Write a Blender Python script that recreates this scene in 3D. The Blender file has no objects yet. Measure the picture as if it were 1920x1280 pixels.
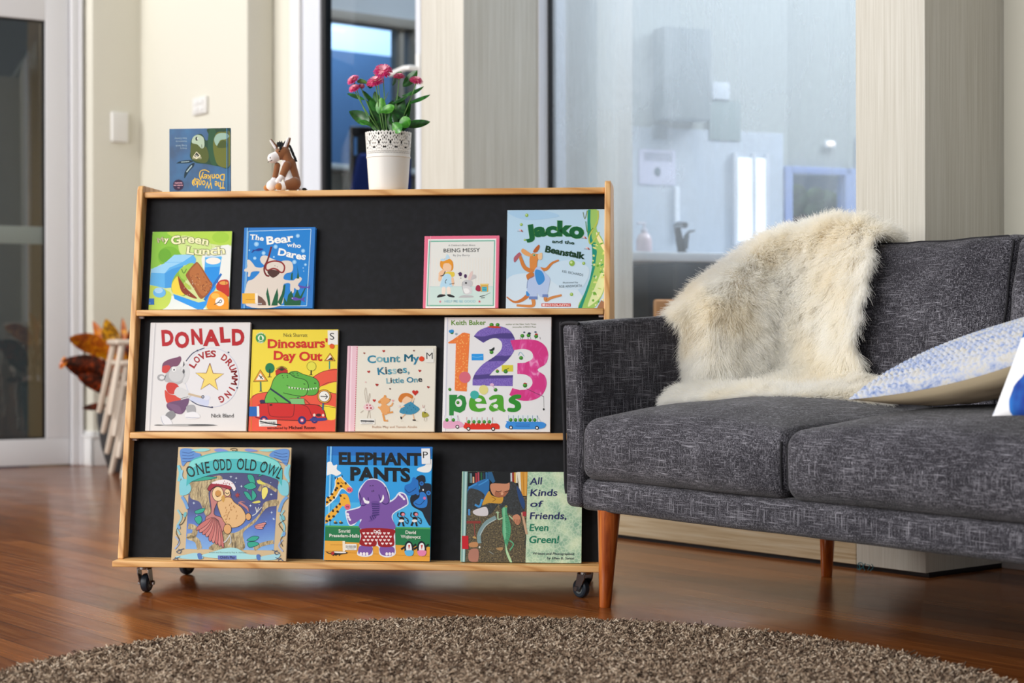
import bpy, bmesh, math, random
import numpy as np
from mathutils import Vector, Matrix, Quaternion
from mathutils.geometry import tessellate_polygon

random.seed(7)
rng = np.random.default_rng(7)
SC = bpy.context.scene
COL = SC.collection

# ------------------------------------------------------------------ camera
F = 3300.0          # focal length in pixels of the 1920 px wide frame
CAMH = 0.60
ROLL = 0.0018
cam_data = bpy.data.cameras.new('camera')
cam_data.sensor_width = 36.0
cam_data.lens = F / 1920 * 36.0
cam_data.clip_start = 0.05
cam_data.dof.use_dof = True
cam_data.dof.focus_distance = 3.9
cam_data.dof.aperture_fstop = 3.7
cam = bpy.data.objects.new('camera', cam_data)
COL.objects.link(cam)
cam.matrix_world = Matrix.Translation((0, 0, CAMH)) @ Matrix.Rotation(math.pi / 2, 4, 'X') @ Matrix.Rotation(-ROLL, 4, 'Z')
SC.camera = cam

# ------------------------------------------------------------------ world, lights, exposure
SC.view_settings.view_transform = 'Standard'
SC.view_settings.look = 'None'
SC.view_settings.exposure = 0.0
SC.view_settings.gamma = 1.0
SC.view_settings.use_curve_mapping = False
try:                                   # enough bounces for white fur and glass
    SC.cycles.max_bounces = 18
    SC.cycles.diffuse_bounces = 9
    SC.cycles.transmission_bounces = 12
    SC.cycles.transparent_max_bounces = 20
except Exception:
    pass
world = bpy.data.worlds.new('world')
SC.world = world
world.use_nodes = True
wb = world.node_tree.nodes['Background']
wb.inputs[0].default_value = (0.90, 0.94, 1.0, 1)
wb.inputs[1].default_value = 0.30


def area(name, loc, target, sx, sy, power, color=(1, 1, 1), spread=180):
    d = bpy.data.lights.new(name, 'AREA')
    d.shape = 'RECTANGLE'
    d.size, d.size_y, d.energy, d.color = sx, sy, power, color
    d.spread = math.radians(spread)
    o = bpy.data.objects.new(name, d)
    COL.objects.link(o)
    o.location = loc
    o.rotation_euler = (Vector(target) - Vector(loc)).to_track_quat('-Z', 'Y').to_euler()
    return o


# daylight from the big windows of the room (left of and behind the photographer)
area('window_light_side', (-4.4, 0.75, 2.3), (0.2, 4.6, 0.6), 4.4, 2.4, 305, (1.0, 0.985, 0.955))
area('far_wall_fill', (-6.0, 5.5, 4.2), (-1.0, 7.6, 1.1), 3.2, 2.2, 330, (1.0, 0.985, 0.955))  # added fill for the far walls, hung high out of the glass reflections
area('window_light_behind', (-0.6, -1.8, 2.3), (0.0, 4.3, 0.3), 2.6, 1.8, 18, (1.0, 0.98, 0.95))


# ------------------------------------------------------------------ pixel helpers (rays of the real camera)
def ray(px, py):
    u, v = px - 960.0, 640.0 - py
    return Vector(((u + ROLL * v) / F, 1.0, (v - ROLL * u) / F))


EYE = Vector((0, 0, CAMH))


def ground(px, py, z=0.0):
    r = ray(px, py)
    return EYE + r * ((z - CAMH) / r.z)


def at(px, py, depth):
    return EYE + ray(px, py) * depth


def onplane(px, py, P, N):
    r = ray(px, py)
    return EYE + r * ((Vector(P) - EYE).dot(N) / r.dot(N))


def V(*a):
    return Vector(a)


# ------------------------------------------------------------------ naming helpers
def tag(o, label=None, cat=None, group=None, kind=None):
    if label: o['label'] = label
    if cat: o['category'] = cat
    if group: o['group'] = group
    if kind: o['kind'] = kind
    return o


def empty(name, loc=(0, 0, 0), M=None):
    o = bpy.data.objects.new(name, None)
    o.empty_display_size = 0.05
    COL.objects.link(o)
    if M is not None:
        o.matrix_world = M
    else:
        o.location = loc
    return o


def frame(origin, ex, ey, ez):
    M = Matrix.Identity(4)
    for i, a in enumerate((ex, ey, ez)):
        a = Vector(a)
        M[0][i], M[1][i], M[2][i] = a.x, a.y, a.z
    M.translation = Vector(origin)
    return M


# ------------------------------------------------------------------ materials
def lin(h):
    if not isinstance(h, str):
        return tuple(h)[:3]
    h = h.lstrip('#')
    c = [int(h[i:i + 2], 16) / 255 for i in (0, 2, 4)]
    return tuple(x / 12.92 if x <= 0.04045 else ((x + 0.055) / 1.055) ** 2.4 for x in c)


_mats = {}


def mat(name, col='#cccccc', rough=0.5, metal=0.0, spec=0.5, coat=0.0, emit=None, sheen=0.0, trans=0.0):
    if name in _mats:
        return _mats[name]
    m = bpy.data.materials.new(name)
    m.use_nodes = True
    b = m.node_tree.nodes['Principled BSDF']
    b.inputs['Base Color'].default_value = (*lin(col), 1)
    b.inputs['Roughness'].default_value = rough
    b.inputs['Metallic'].default_value = metal
    b.inputs['Specular IOR Level'].default_value = spec
    b.inputs['Coat Weight'].default_value = coat
    b.inputs['Sheen Weight'].default_value = sheen
    if trans:
        b.inputs['Transmission Weight'].default_value = trans
    if emit:
        b.inputs['Emission Color'].default_value = (*lin(emit[0]), 1)
        b.inputs['Emission Strength'].default_value = emit[1]
    _mats[name] = m
    return m


class NT:
    """small node-building helper"""
    def __init__(self, m):
        self.nt = m.node_tree
        self.b = self.nt.nodes['Principled BSDF']
        self.out = self.nt.nodes['Material Output']
        self.tc = self.n('ShaderNodeTexCoord')

    def n(self, t, **kw):
        x = self.nt.nodes.new(t)
        for k, v in kw.items():
            setattr(x, k, v)
        return x

    def link(self, a, b):
        self.nt.links.new(a, b)

    def mapping(self, scale=(1, 1, 1), rot=(0, 0, 0), loc=(0, 0, 0), src='Object'):
        m = self.n('ShaderNodeMapping')
        m.inputs['Scale'].default_value = scale
        m.inputs['Rotation'].default_value = rot
        m.inputs['Location'].default_value = loc
        self.link(self.tc.outputs[src], m.inputs['Vector'])
        return m.outputs['Vector']

    def noise(self, vec, scale=5, detail=3, rough=0.5, dist=0.0):
        x = self.n('ShaderNodeTexNoise')
        x.inputs['Scale'].default_value = scale
        x.inputs['Detail'].default_value = detail
        x.inputs['Roughness'].default_value = rough
        x.inputs['Distortion'].default_value = dist
        if vec is not None: self.link(vec, x.inputs['Vector'])
        return x.outputs['Fac']

    def ramp(self, fac, stops, interp='LINEAR'):
        r = self.n('ShaderNodeValToRGB')
        r.color_ramp.interpolation = interp
        e = r.color_ramp.elements
        while len(e) < len(stops): e.new(0.5)
        for i, (p, c) in enumerate(stops):
            e[i].position = p
            e[i].color = (*lin(c), 1) if isinstance(c, (str, tuple)) else (c, c, c, 1)
        self.link(fac, r.inputs['Fac'])
        return r.outputs['Color']

    def mix(self, fac, a, b, blend='MIX'):
        x = self.n('ShaderNodeMix', data_type='RGBA', blend_type=blend)
        for s, v in ((x.inputs['Factor'], fac), (x.inputs[6], a), (x.inputs[7], b)):
            if isinstance(v, (int, float)): s.default_value = v
            elif isinstance(v, (str, tuple)): s.default_value = (*lin(v), 1)
            else: self.link(v, s)
        return x.outputs[2]

    def math(self, op, a, b=0.0):
        x = self.n('ShaderNodeMath', operation=op)
        for s, v in zip(x.inputs, (a, b)):
            if isinstance(v, (int, float)): s.default_value = v
            else: self.link(v, s)
        return x.outputs[0]

    def bump(self, h, strength=0.3, dist=0.002):
        x = self.n('ShaderNodeBump')
        x.inputs['Strength'].default_value = strength
        x.inputs['Distance'].default_value = dist
        self.link(h, x.inputs['Height'])
        self.link(x.outputs['Normal'], self.b.inputs['Normal'])

    def col(self, c):
        self.link(c, self.b.inputs['Base Color'])


def pine(name, axis):
    if name in _mats: return _mats[name]
    m = mat(name, '#e3b375', 0.42, spec=0.4)
    t = NT(m)
    sc = [9.0, 9.0, 9.0]
    sc[axis] = 0.9
    v = t.mapping(sc)
    g = t.noise(v, 3.2, 4, 0.55, 0.6)
    w = t.n('ShaderNodeTexWave', wave_type='BANDS', bands_direction='DIAGONAL')
    w.inputs['Scale'].default_value = 3.4
    w.inputs['Distortion'].default_value = 5.0
    w.inputs['Detail'].default_value = 2.0
    w.inputs['Detail Scale'].default_value = 1.2
    sc2 = [5.0, 5.0, 5.0]
    sc2[axis] = 1.1
    t.link(t.mapping(sc2), w.inputs['Vector'])
    c1 = t.ramp(g, [(0.3, '#e6b67a'), (0.7, '#d9a263')])
    c2 = t.ramp(w.outputs['Fac'], [(0.0, '#b87a3c'), (0.22, '#dca767'), (1.0, '#ebbf85')])
    t.col(t.mix(0.55, c1, c2))
    return m


def laminate(name, c0, c1, c2):
    if name in _mats: return _mats[name]
    m = mat(name, c1, 0.45, spec=0.35)
    t = NT(m)
    a = t.noise(t.mapping((150, 150, 0.9)), 3.0, 4, 0.65, 0.3)
    b = t.noise(t.mapping((16, 16, 0.35)), 2.0, 3, 0.5, 0.8)
    s = t.math('ADD', t.math('MULTIPLY', a, 0.8), t.math('MULTIPLY', b, 0.2))
    t.col(t.ramp(s, [(0.36, c0), (0.5, c1), (0.62, c2)]))
    return m


def fabric(name, dark, mid, light, s=1.0):
    if name in _mats: return _mats[name]
    m = mat(name, mid, 0.9, spec=0.15, sheen=0.12)
    t = NT(m)
    a = t.noise(t.mapping((21 * s, 600 * s, 600 * s)), 1.0, 2, 0.6)
    b = t.noise(t.mapping((600 * s, 600 * s, 21 * s)), 1.0, 2, 0.6)
    c = t.noise(t.mapping((600 * s, 21 * s, 600 * s)), 1.0, 2, 0.6)
    big = t.noise(t.mapping((9, 9, 9)), 1.0, 3, 0.5)
    mx = t.math('MAXIMUM', t.math('MAXIMUM', a, b), c)
    mx = t.math('ADD', mx, t.math('MULTIPLY', t.math('SUBTRACT', big, 0.5), 0.14))
    t.col(t.ramp(mx, [(0.47, dark), (0.58, mid), (0.74, light)]))
    t.bump(mx, 0.5, 0.0012)
    return m


# ------------------------------------------------------------------ mesh builder
class MB:
    def __init__(self):
        self.v, self.f, self.m = [], [], []

    def add(self, vs, fs, mi=0, M=None):
        o = len(self.v)
        for p in vs:
            p = Vector(p)
            self.v.append(M @ p if M is not None else p)
        for q in fs:
            self.f.append([i + o for i in q])
            self.m.append(mi)
        return self

    def rbox(self, lo, hi, r=0.004, n=1, k=2, mi=0, M=None, fn=None):
        lo, hi = np.array(lo, float), np.array(hi, float)
        c, h = (lo + hi) / 2, (hi - lo) / 2
        r = min(r, *(h * 0.999))
        nn = n if isinstance(n, (tuple, list)) else (n, n, n)
        lines = []
        for a in range(3):
            e = [-h[a] + r * i / k for i in range(k)]
            mid = list(np.linspace(-h[a] + r, h[a] - r, nn[a] + 1))
            lines.append(e + mid + [-x for x in reversed(e)])
        for a in range(3):
            b1, b2 = (a + 1) % 3, (a + 2) % 3
            for s in (-1, 1):
                L1, L2 = lines[b1], lines[b2]
                vs, fs = [], []
                for x in L1:
                    for y in L2:
                        q = np.zeros(3)
                        q[a], q[b1], q[b2] = s * h[a], x, y
                        inner = np.clip(q, -(h - r), h - r)
                        d = q - inner
                        ln = np.linalg.norm(d)
                        p = inner + d / ln * r + c
                        vs.append(Vector(fn(p)) if fn else Vector(p))
                n2 = len(L2)
                for i in range(len(L1) - 1):
                    for j in range(n2 - 1):
                        q = [i * n2 + j, (i + 1) * n2 + j, (i + 1) * n2 + j + 1, i * n2 + j + 1]
                        fs.append(q if s > 0 else q[::-1])
                self.add(vs, fs, mi, M)
        return self

    def tube(self, pts, rad, n=10, mi=0, M=None, caps=True):
        pts = [Vector(p) for p in pts]
        if isinstance(rad, (int, float)): rad = [rad] * len(pts)
        vs, fs = [], []
        up = None
        for i, p in enumerate(pts):
            t = (pts[min(i + 1, len(pts) - 1)] - pts[max(i - 1, 0)]).normalized()
            if up is None:
                up = t.orthogonal().normalized()
            else:
                up = (up - t * up.dot(t)).normalized()
            s = t.cross(up)
            for k in range(n):
                a = 2 * math.pi * k / n
                vs.append(p + (up * math.cos(a) + s * math.sin(a)) * rad[i])
        for i in range(len(pts) - 1):
            for k in range(n):
                k2 = (k + 1) % n
                fs.append([i * n + k, i * n + k2, (i + 1) * n + k2, (i + 1) * n + k])
        if caps:
            fs.append(list(range(n))[::-1])
            fs.append([(len(pts) - 1) * n + k for k in range(n)])
        return self.add(vs, fs, mi, M)

    def lathe(self, prof, n=32, mi=0, M=None):
        vs, fs = [], []
        for r, z in prof:
            for k in range(n):
                a = 2 * math.pi * k / n
                vs.append((r * math.cos(a), r * math.sin(a), z))
        for i in range(len(prof) - 1):
            for k in range(n):
                k2 = (k + 1) % n
                fs.append([i * n + k, i * n + k2, (i + 1) * n + k2, (i + 1) * n + k])
        return self.add(vs, fs, mi, M)

    def ell(self, c, r, n=14, mi=0, M=None, R=None):
        vs, fs = [], []
        c = Vector(c)
        for i in range(n + 1):
            th = math.pi * i / n
            for k in range(2 * n):
                a = math.pi * k / n
                p = Vector((r[0] * math.sin(th) * math.cos(a), r[1] * math.sin(th) * math.sin(a), r[2] * math.cos(th)))
                vs.append(c + (R @ p if R is not None else p))
        w = 2 * n
        for i in range(n):
            for k in range(w):
                fs.append([i * w + k, (i + 1) * w + k, (i + 1) * w + (k + 1) % w, i * w + (k + 1) % w])
        return self.add(vs, fs, mi, M)

    def grid(self, P, mi=0, M=None, close=False):
        """P: rows x cols of points"""
        r, c = len(P), len(P[0])
        vs = [p for row in P for p in row]
        fs = []
        for i in range(r - 1):
            for j in range(c - 1):
                fs.append([i * c + j, i * c + j + 1, (i + 1) * c + j + 1, (i + 1) * c + j])
        return self.add(vs, fs, mi, M)

    def prism(self, outline, axis_vec, mi=0, M=None):
        """closed outline (list of 3-D points) extruded along a vector"""
        n = len(outline)
        o = [Vector(p) for p in outline]
        a = Vector(axis_vec)
        vs = o + [p + a for p in o]
        fs = [list(range(n))[::-1], [n + i for i in range(n)]]
        for i in range(n):
            j = (i + 1) % n
            fs.append([i, j, n + j, n + i])
        return self.add(vs, fs, mi, M)

    def build(self, name, mats, parent=None, smooth=40, weld=True, solid=0.0):
        me = bpy.data.meshes.new(name)
        if not isinstance(mats, (list, tuple)): mats = [mats]
        bm = bmesh.new()
        vv = [bm.verts.new(p) for p in self.v]
        for q, mi in zip(self.f, self.m):
            if len(set(q)) < 3: continue
            try:
                fc = bm.faces.new([vv[i] for i in q])
                fc.material_index = mi
            except ValueError:
                pass
        if weld:
            bmesh.ops.remove_doubles(bm, verts=bm.verts, dist=1e-6)
            bmesh.ops.dissolve_degenerate(bm, edges=bm.edges, dist=1e-7)
        bmesh.ops.recalc_face_normals(bm, faces=bm.faces)
        bm.to_mesh(me)
        bm.free()
        for m in mats: me.materials.append(m)
        if smooth:
            me.polygons.foreach_set('use_smooth', [True] * len(me.polygons))
            me.set_sharp_from_angle(angle=math.radians(smooth))
        o = bpy.data.objects.new(name, me)
        COL.objects.link(o)
        if parent is not None: o.parent = parent
        if solid:
            md = o.modifiers.new('thick', 'SOLIDIFY')
            md.thickness = solid
        return o


def box(name, lo, hi, m, parent=None, r=0.002, M=None, n=1):
    return MB().rbox(lo, hi, r, n, 2, 0, M).build(name, m, parent)


def struct(o):
    o['kind'] = 'structure'
    return o


def copy_tree(o, parent=None):
    c = o.copy()
    COL.objects.link(c)
    if parent is not None:
        c.parent = parent
    for ch in [x for x in bpy.data.objects if x.parent == o]:
        copy_tree(ch, c)
    return c


def spline(pts, n=8, closed=False):
    """Catmull-Rom through 2-D or 3-D points"""
    P = [np.array(p, float) for p in pts]
    N = len(P)
    out = []
    rngi = range(N) if closed else range(N - 1)
    for i in rngi:
        if closed:
            p0, p1, p2, p3 = P[(i - 1) % N], P[i], P[(i + 1) % N], P[(i + 2) % N]
        else:
            p0, p1, p2, p3 = P[max(i - 1, 0)], P[i], P[i + 1], P[min(i + 2, N - 1)]
        for k in range(n):
            t = k / n
            out.append(0.5 * ((2 * p1) + (-p0 + p2) * t + (2 * p0 - 5 * p1 + 4 * p2 - p3) * t * t + (-p0 + 3 * p1 - 3 * p2 + p3) * t ** 3))
    if not closed: out.append(P[-1])
    return out
# ================================================================== SETTING
W = V(0.6222, -0.7829, 0)       # along the window wall, to the right and nearer
N = V(0.7829, 0.6222, 0)        # into that wall
UP = V(0, 0, 1)
C0 = ground(1736, 1083.8)
WF = frame(C0, W, N, UP)
WFI = WF.inverted()
HT = 2.85


def wl(px, y, py=640):          # local x on the plane local-y = y
    return (WFI @ onplane(px, py, C0 + N * y, N)).x


def wd(px, x, py=640):          # local y on the plane local-x = x
    return (WFI @ onplane(px, py, C0 + W * x, W)).y


# ---- materials of the setting
m_lam = laminate('timber_laminate', '#b9b4a7', '#c9c5ba', '#d5d2c9')
m_cream = mat('cream_wall_paint', '#d8d5c8', 0.6, spec=0.3)
m_white = mat('white_paint', '#e4e4e4', 0.35, spec=0.5)
m_alu = mat('white_aluminium', '#d9dde6', 0.3, spec=0.5)
m_black = mat('black_gasket', '#0a0c12', 0.4)
m_door_white = mat('door_white_paint', '#dcdcdf', 0.35)

# floor boards, running along the window wall
mf = mat('polished_floor_boards', '#7a4526', 0.24, spec=0.5)
t = NT(mf)
ang = math.atan2(W.y, W.x)
vec = t.mapping((1, 1, 1), (0, 0, -ang))
br = t.n('ShaderNodeTexBrick')
br.inputs['Scale'].default_value = 1.0
br.inputs['Brick Width'].default_value = 1.7
br.inputs['Row Height'].default_value = 0.083
br.inputs['Mortar Size'].default_value = 0.0014
br.inputs['Mortar Smooth'].default_value = 0.3
br.inputs['Bias'].default_value = 0.0
br.offset = 0.37
br.inputs['Color1'].default_value = (0.0, 0.0, 0.0, 1)
br.inputs['Color2'].default_value = (1.0, 1.0, 1.0, 1)
br.inputs['Mortar'].default_value = (0.5, 0.5, 0.5, 1)
t.link(vec, br.inputs['Vector'])
gv = t.n('ShaderNodeMapping')
gv.inputs['Scale'].default_value = (1.2, 34, 1)
t.link(vec, gv.inputs['Vector'])
gr = t.noise(gv.outputs['Vector'], 2.4, 5, 0.62, 0.5)
gv2 = t.n('ShaderNodeMapping')
gv2.inputs['Scale'].default_value = (0.5, 7, 1)
t.link(vec, gv2.inputs['Vector'])
gb = t.noise(gv2.outputs['Vector'], 1.3, 2, 0.5)
tone = t.ramp(br.outputs['Color'], [(0.0, '#4c250f'), (0.35, '#693716'), (0.7, '#82481f'), (1.0, '#a3632f')])
gcol = t.ramp(gr, [(0.3, '#3c1c0b'), (0.5, '#7b4520'), (0.75, '#ad7240')])
c = t.mix(0.5, tone, gcol)
c = t.mix(t.math('MULTIPLY', t.math('SUBTRACT', gb, 0.4), 0.8), c, '#925326')
c = t.mix(t.math('MULTIPLY', br.outputs['Fac'], 0.85), c, '#1d0d05')
t.col(c)
sm = t.noise(t.mapping((3, 3, 3)), 2.0, 4, 0.6)
rr = t.n('ShaderNodeMapRange')
rr.inputs['To Min'].default_value = 0.12
rr.inputs['To Max'].default_value = 0.30
t.link(sm, rr.inputs['Value'])
t.link(rr.outputs[0], t.b.inputs['Roughness'])
hgt = t.math('SUBTRACT', t.math('MULTIPLY', gr, 0.12), br.outputs['Fac'])
t.bump(hgt, 0.25, 0.001)
struct(MB().rbox((-7, -1.2, -0.05), (7, 14, 0), 0.001, 1, 1).build('floor', mf))


def wbox(name, lo, hi, m, r=0.002, parent=None):
    o = box(name, lo, hi, m, parent, r)
    if parent is None:
        o.matrix_world = WF
        struct(o)
    return o


# ---- timber columns and the low panel under the big window
xr = wl(1605, 0)
xl0, xl1 = wl(790, 0), wl(870, 0)
yB = wd(1187, xl1)
yG = wd(1034, xl1)
yS = wd(1883, 0)
trim_col_r = wbox('trim_1', (xr, 0, 0.012), (0, max(yS, 0.8), HT), m_lam)
trim_col_l = wbox('trim_2', (xl0, 0, 0.012), (xl1, yB, HT), m_lam)
m_lam_h = mat('timber_panel_horizontal', '#cdb894', 0.42)
t = NT(m_lam_h)
a = t.noise(t.mapping((1.2, 40, 40)), 2.6, 4, 0.6, 0.4)
t.col(t.ramp(a, [(0.34, '#c2a983'), (0.5, '#d6c29e'), (0.66, '#e2d4b8')]))
wbox('trim_3', (xl1, 0.001, 0.012), (xr - 0.002, yB, 0.40), m_lam_h)
wbox('trim_4', (xl0, 0.012, 0), (0, yB, 0.014), m_black, 0.001)          # dark recessed strip at the floor

# ---- big fixed pane
mg = mat('hazed_smeared_glass', '#ffffff', 0.03)
t = NT(mg)
tr = t.n('ShaderNodeBsdfTransparent'); tr.inputs['Color'].default_value = (0.86, 0.90, 0.93, 1)
gl = t.n('ShaderNodeBsdfGlossy'); gl.inputs['Roughness'].default_value = 0.02
df = t.n('ShaderNodeBsdfDiffuse'); df.inputs['Color'].default_value = (*lin('#c3ced8'), 1)
tl = t.n('ShaderNodeBsdfTranslucent'); tl.inputs['Color'].default_value = (*lin('#c3ced8'), 1)
hz = t.n('ShaderNodeMixShader'); hz.inputs[0].default_value = 0.4
t.link(df.outputs[0], hz.inputs[1]); t.link(tl.outputs[0], hz.inputs[2])
fr = t.n('ShaderNodeFresnel'); fr.inputs['IOR'].default_value = 1.5
frf = t.math('MULTIPLY', fr.outputs[0], t.math('SUBTRACT', 1.0, t.n('ShaderNodeNewGeometry').outputs['Backfacing']))
m1 = t.n('ShaderNodeMixShader')
t.link(frf, m1.inputs[0]); t.link(tr.outputs[0], m1.inputs[1]); t.link(gl.outputs[0], m1.inputs[2])
n1 = t.noise(t.mapping((1.5, 1, 1.1)), 1.6, 5, 0.62, 1.6)
n2 = t.noise(t.mapping((22, 1, 1.2), (0, 0.45, 0)), 1.2, 4, 0.7, 0.6)
sepz = t.n('ShaderNodeSeparateXYZ'); t.link(t.tc.outputs['Object'], sepz.inputs[0])
hi = t.n('ShaderNodeMapRange'); hi.inputs['From Min'].default_value = 0.95; hi.inputs['From Max'].default_value = 1.7
t.link(sepz.outputs['Z'], hi.inputs['Value'])
lo_ = t.n('ShaderNodeMapRange'); lo_.inputs['From Min'].default_value = 0.74; lo_.inputs['From Max'].default_value = 1.05
t.link(sepz.outputs['Z'], lo_.inputs['Value'])
smear = t.math('MULTIPLY', t.ramp(n2, [(0.5, 0.0), (0.74, 1.0)]), hi.outputs[0])
haze = t.math('ADD', t.math('MULTIPLY', t.ramp(n1, [(0.35, 0.16), (0.7, 0.32)]), lo_.outputs[0]), t.math('ADD', t.math('MULTIPLY', smear, 0.16), t.math('MULTIPLY', hi.outputs[0], 0.10)))  # graded by height: stands in for room reflection, on top of smears
haze = t.math('ADD', haze, 0.02)
m2 = t.n('ShaderNodeMixShader')
t.link(haze, m2.inputs[0]); t.link(m1.outputs[0], m2.inputs[1]); t.link(hz.outputs[0], m2.inputs[2])
t.link(m2.outputs[0], t.out.inputs['Surface'])
win1 = wbox('window_1', (xl1 + 0.012, yG - 0.004, 0.44), (xr + 0.05, yG + 0.004, HT), mg, 0.0008)
y0f, y1f = wd(1010, xl1), wd(1060, xl1)
wbox('trim_5', (xl1, y0f, 0.40), (xl1 + 0.006, y1f, HT), m_alu, 0.001)
wbox('trim_6', (xl1 + 0.004, yG - 0.02, 0.40), (xl1 + 0.014, yG + 0.012, HT), m_black, 0.001)
wbox('trim_7', (xl1, y0f, 0.40), (xr, y1f, 0.445), m_alu, 0.002)

# ---- right end wall (cream) and its skirting
wbox('wall_right', (-0.02, yS, 0), (2.6, yS + 0.12, HT), m_cream)
wbox('baseboard_right', (-0.0, yS - 0.016, 0), (2.6, yS, 0.14), m_white, 0.004)

# ---- stepped cream wall to the left
Lp = WFI @ ground(175, 873)
xA, yA = Lp.x, Lp.y                   # outer corner of the strip beside the door
yBw = wd(265, xA)                     # the recessed lit wall
xBw1 = wl(465, yBw)
yC = wd(515, xBw1)
xC1 = wl(547, yC)
xa0 = wl(149, yA)
wbox('wall_left', (xa0, yA, 0), (xA, yBw + 0.12, HT), m_cream, 0.001)
wbox('wall_back', (xA - 0.02, yBw, 0), (xBw1, yBw + 0.13, HT), m_cream, 0.001)
wbox('wall_back_return', (xBw1 - 0.02, yC, 0), (xC1, yC + 0.06, HT), m_cream, 0.001)


def skirting(name, x0, x1, y, along='x', x=None, y1=None):
    mb = MB()
    if along == 'x':
        mb.rbox((x0, y - 0.016, 0), (x1, y, 0.135), 0.003)
        mb.rbox((x0, y - 0.021, 0.135), (x1, y, 0.150), 0.004)
        mb.rbox((x0, y - 0.011, 0.150), (x1, y, 0.168), 0.004)
    else:
        mb.rbox((x, y, 0), (x + 0.016, y1, 0.135), 0.003)
        mb.rbox((x, y, 0.135), (x + 0.021, y1, 0.150), 0.004)
        mb.rbox((x, y, 0.150), (x + 0.011, y1, 0.168), 0.004)
    o = mb.build(name, m_white)
    o.matrix_world = WF
    return struct(o)


skirting('baseboard_left', xa0, xA + 0.016, yA)
skirting('baseboard_step', 0, 0, yA - 0.016, 'y', xA, yBw)
skirting('baseboard_back', xA, xBw1, yBw)

# ---- glazed door in the back wall (behind the flowers)
yD = yC + 0.02
xd0, xd1 = xC1, wl(795, yD)
p0, p1, p2, p3 = wl(572, yD), wl(605, yD), wl(612, yD), wl(785, yD)
m_pane = mat('clear_door_glass', '#ffffff', 0.02)
t = NT(m_pane)
tr = t.n('ShaderNodeBsdfTransparent'); tr.inputs['Color'].default_value = (0.82, 0.90, 0.97, 1)
gl = t.n('ShaderNodeBsdfGlossy'); gl.inputs['Roughness'].default_value = 0.02
fr = t.n('ShaderNodeFresnel'); fr.inputs['IOR'].default_value = 1.45
frf = t.math('MULTIPLY', fr.outputs[0], t.math('SUBTRACT', 1.0, t.n('ShaderNodeNewGeometry').outputs['Backfacing']))
mx = t.n('ShaderNodeMixShader')
t.link(frf, mx.inputs[0]); t.link(tr.outputs[0], mx.inputs[1]); t.link(gl.outputs[0], mx.inputs[2])
t.link(mx.outputs[0], t.out.inputs['Surface'])
d2 = empty('door_2'); d2.matrix_world = WF; struct(d2)
MB().rbox((xd0, yD - 0.03, 0), (p0, yD + 0.06, HT), 0.004).rbox((xd1, yD - 0.0, 0), (xd1 + 0.35, yD + 0.06, HT), 0.004).build('door_frame', m_white, d2)
MB().rbox((p0 + 0.006, yD - 0.015, 0.01), (p1, yD + 0.035, HT), 0.004).rbox((p3, yD - 0.015, 0.01), (xd1 - 0.004, yD + 0.035, HT), 0.004) \
    .rbox((p1, yD - 0.015, 0.01), (p3, yD + 0.035, 0.12), 0.004).build('door_leaf', m_alu, d2)
MB().rbox((p1, yD - 0.006, 0.12), (p2, yD + 0.03, HT), 0.001).build('glazing_gasket', m_black, d2)
MB().rbox((p2 - 0.01, yD + 0.008, 0.12), (p3, yD + 0.014, HT), 0.001).build('glass_pane', m_pane, d2)
hz_ = CAMH + (640 - 131) * (WF @ V(p3, yD, 0)).y / F
MB().rbox((p3 + 0.012, yD - 0.024, hz_ - 0.06), (p3 + 0.04, yD - 0.014, hz_ + 0.06), 0.004) \
    .tube([(p3 + 0.025, yD - 0.02, hz_), (p3 + 0.025, yD - 0.065, hz_), (p3 + 0.005, yD - 0.07, hz_), (p3 - 0.10, yD - 0.068, hz_ - 0.012)], [0.011, 0.011, 0.012, 0.011], 10) \
    .build('door_handle', m_white, d2)
wbox('wall_door_side', (xd1 + 0.35, yD, 0), (xl0 + 0.3, yD + 0.1, HT), m_cream)

# ---- white framed glass door on the far left
G0, G1 = ground(-60, 879.3), ground(131, 872)
dx = (G1 - G0); dl = dx.length; dx.normalize()
dn = V(-dx.y, dx.x, 0)
DF = frame(G0, dx, dn, UP)
DFI = DF.inverted()


def dloc(px, py):
    return DFI @ onplane(px, py, G0, dn)


gx = dloc(86, 600).x
gz0, gz1 = dloc(60, 823).z, dloc(60, 36).z
d1 = empty('door_1'); d1.matrix_world = DF; struct(d1)
MB().rbox((0, 0, 0.006), (dl, 0.045, gz0), 0.003).rbox((gx, 0, gz0), (dl, 0.045, HT), 0.003).rbox((0, 0, gz1), (gx, 0.045, HT), 0.003).build('door_leaf', m_door_white, d1)
MB().rbox((0, 0.012, gz0), (gx, 0.03, gz0 + 0.008), 0.001).rbox((gx - 0.010, 0.008, gz0), (gx, 0.03, gz1), 0.001).rbox((0, 0.012, gz1 - 0.008), (gx, 0.03, gz1), 0.001).build('glazing_gasket', m_black, d1)
m_dg = mat('tinted_door_glass', '#ffffff', 0.02)
t = NT(m_dg)
tr = t.n('ShaderNodeBsdfTransparent'); tr.inputs['Color'].default_value = (0.60, 0.56, 0.48, 1)
gl = t.n('ShaderNodeBsdfGlossy'); gl.inputs['Roughness'].default_value = 0.03
mx = t.n('ShaderNodeMixShader')
t.link(t.math('MULTIPLY', 0.12, t.math('SUBTRACT', 1.0, t.n('ShaderNodeNewGeometry').outputs['Backfacing'])), mx.inputs[0])
t.link(tr.outputs[0], mx.inputs[1]); t.link(gl.outputs[0], mx.inputs[2])
t.link(mx.outputs[0], t.out.inputs['Surface'])
MB().rbox((0, 0.018, gz0), (gx - 0.004, 0.024, gz1), 0.001).build('glass_pane', m_dg, d1)
zb0, zb1 = dloc(60, 457).z, dloc(60, 424).z
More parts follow.
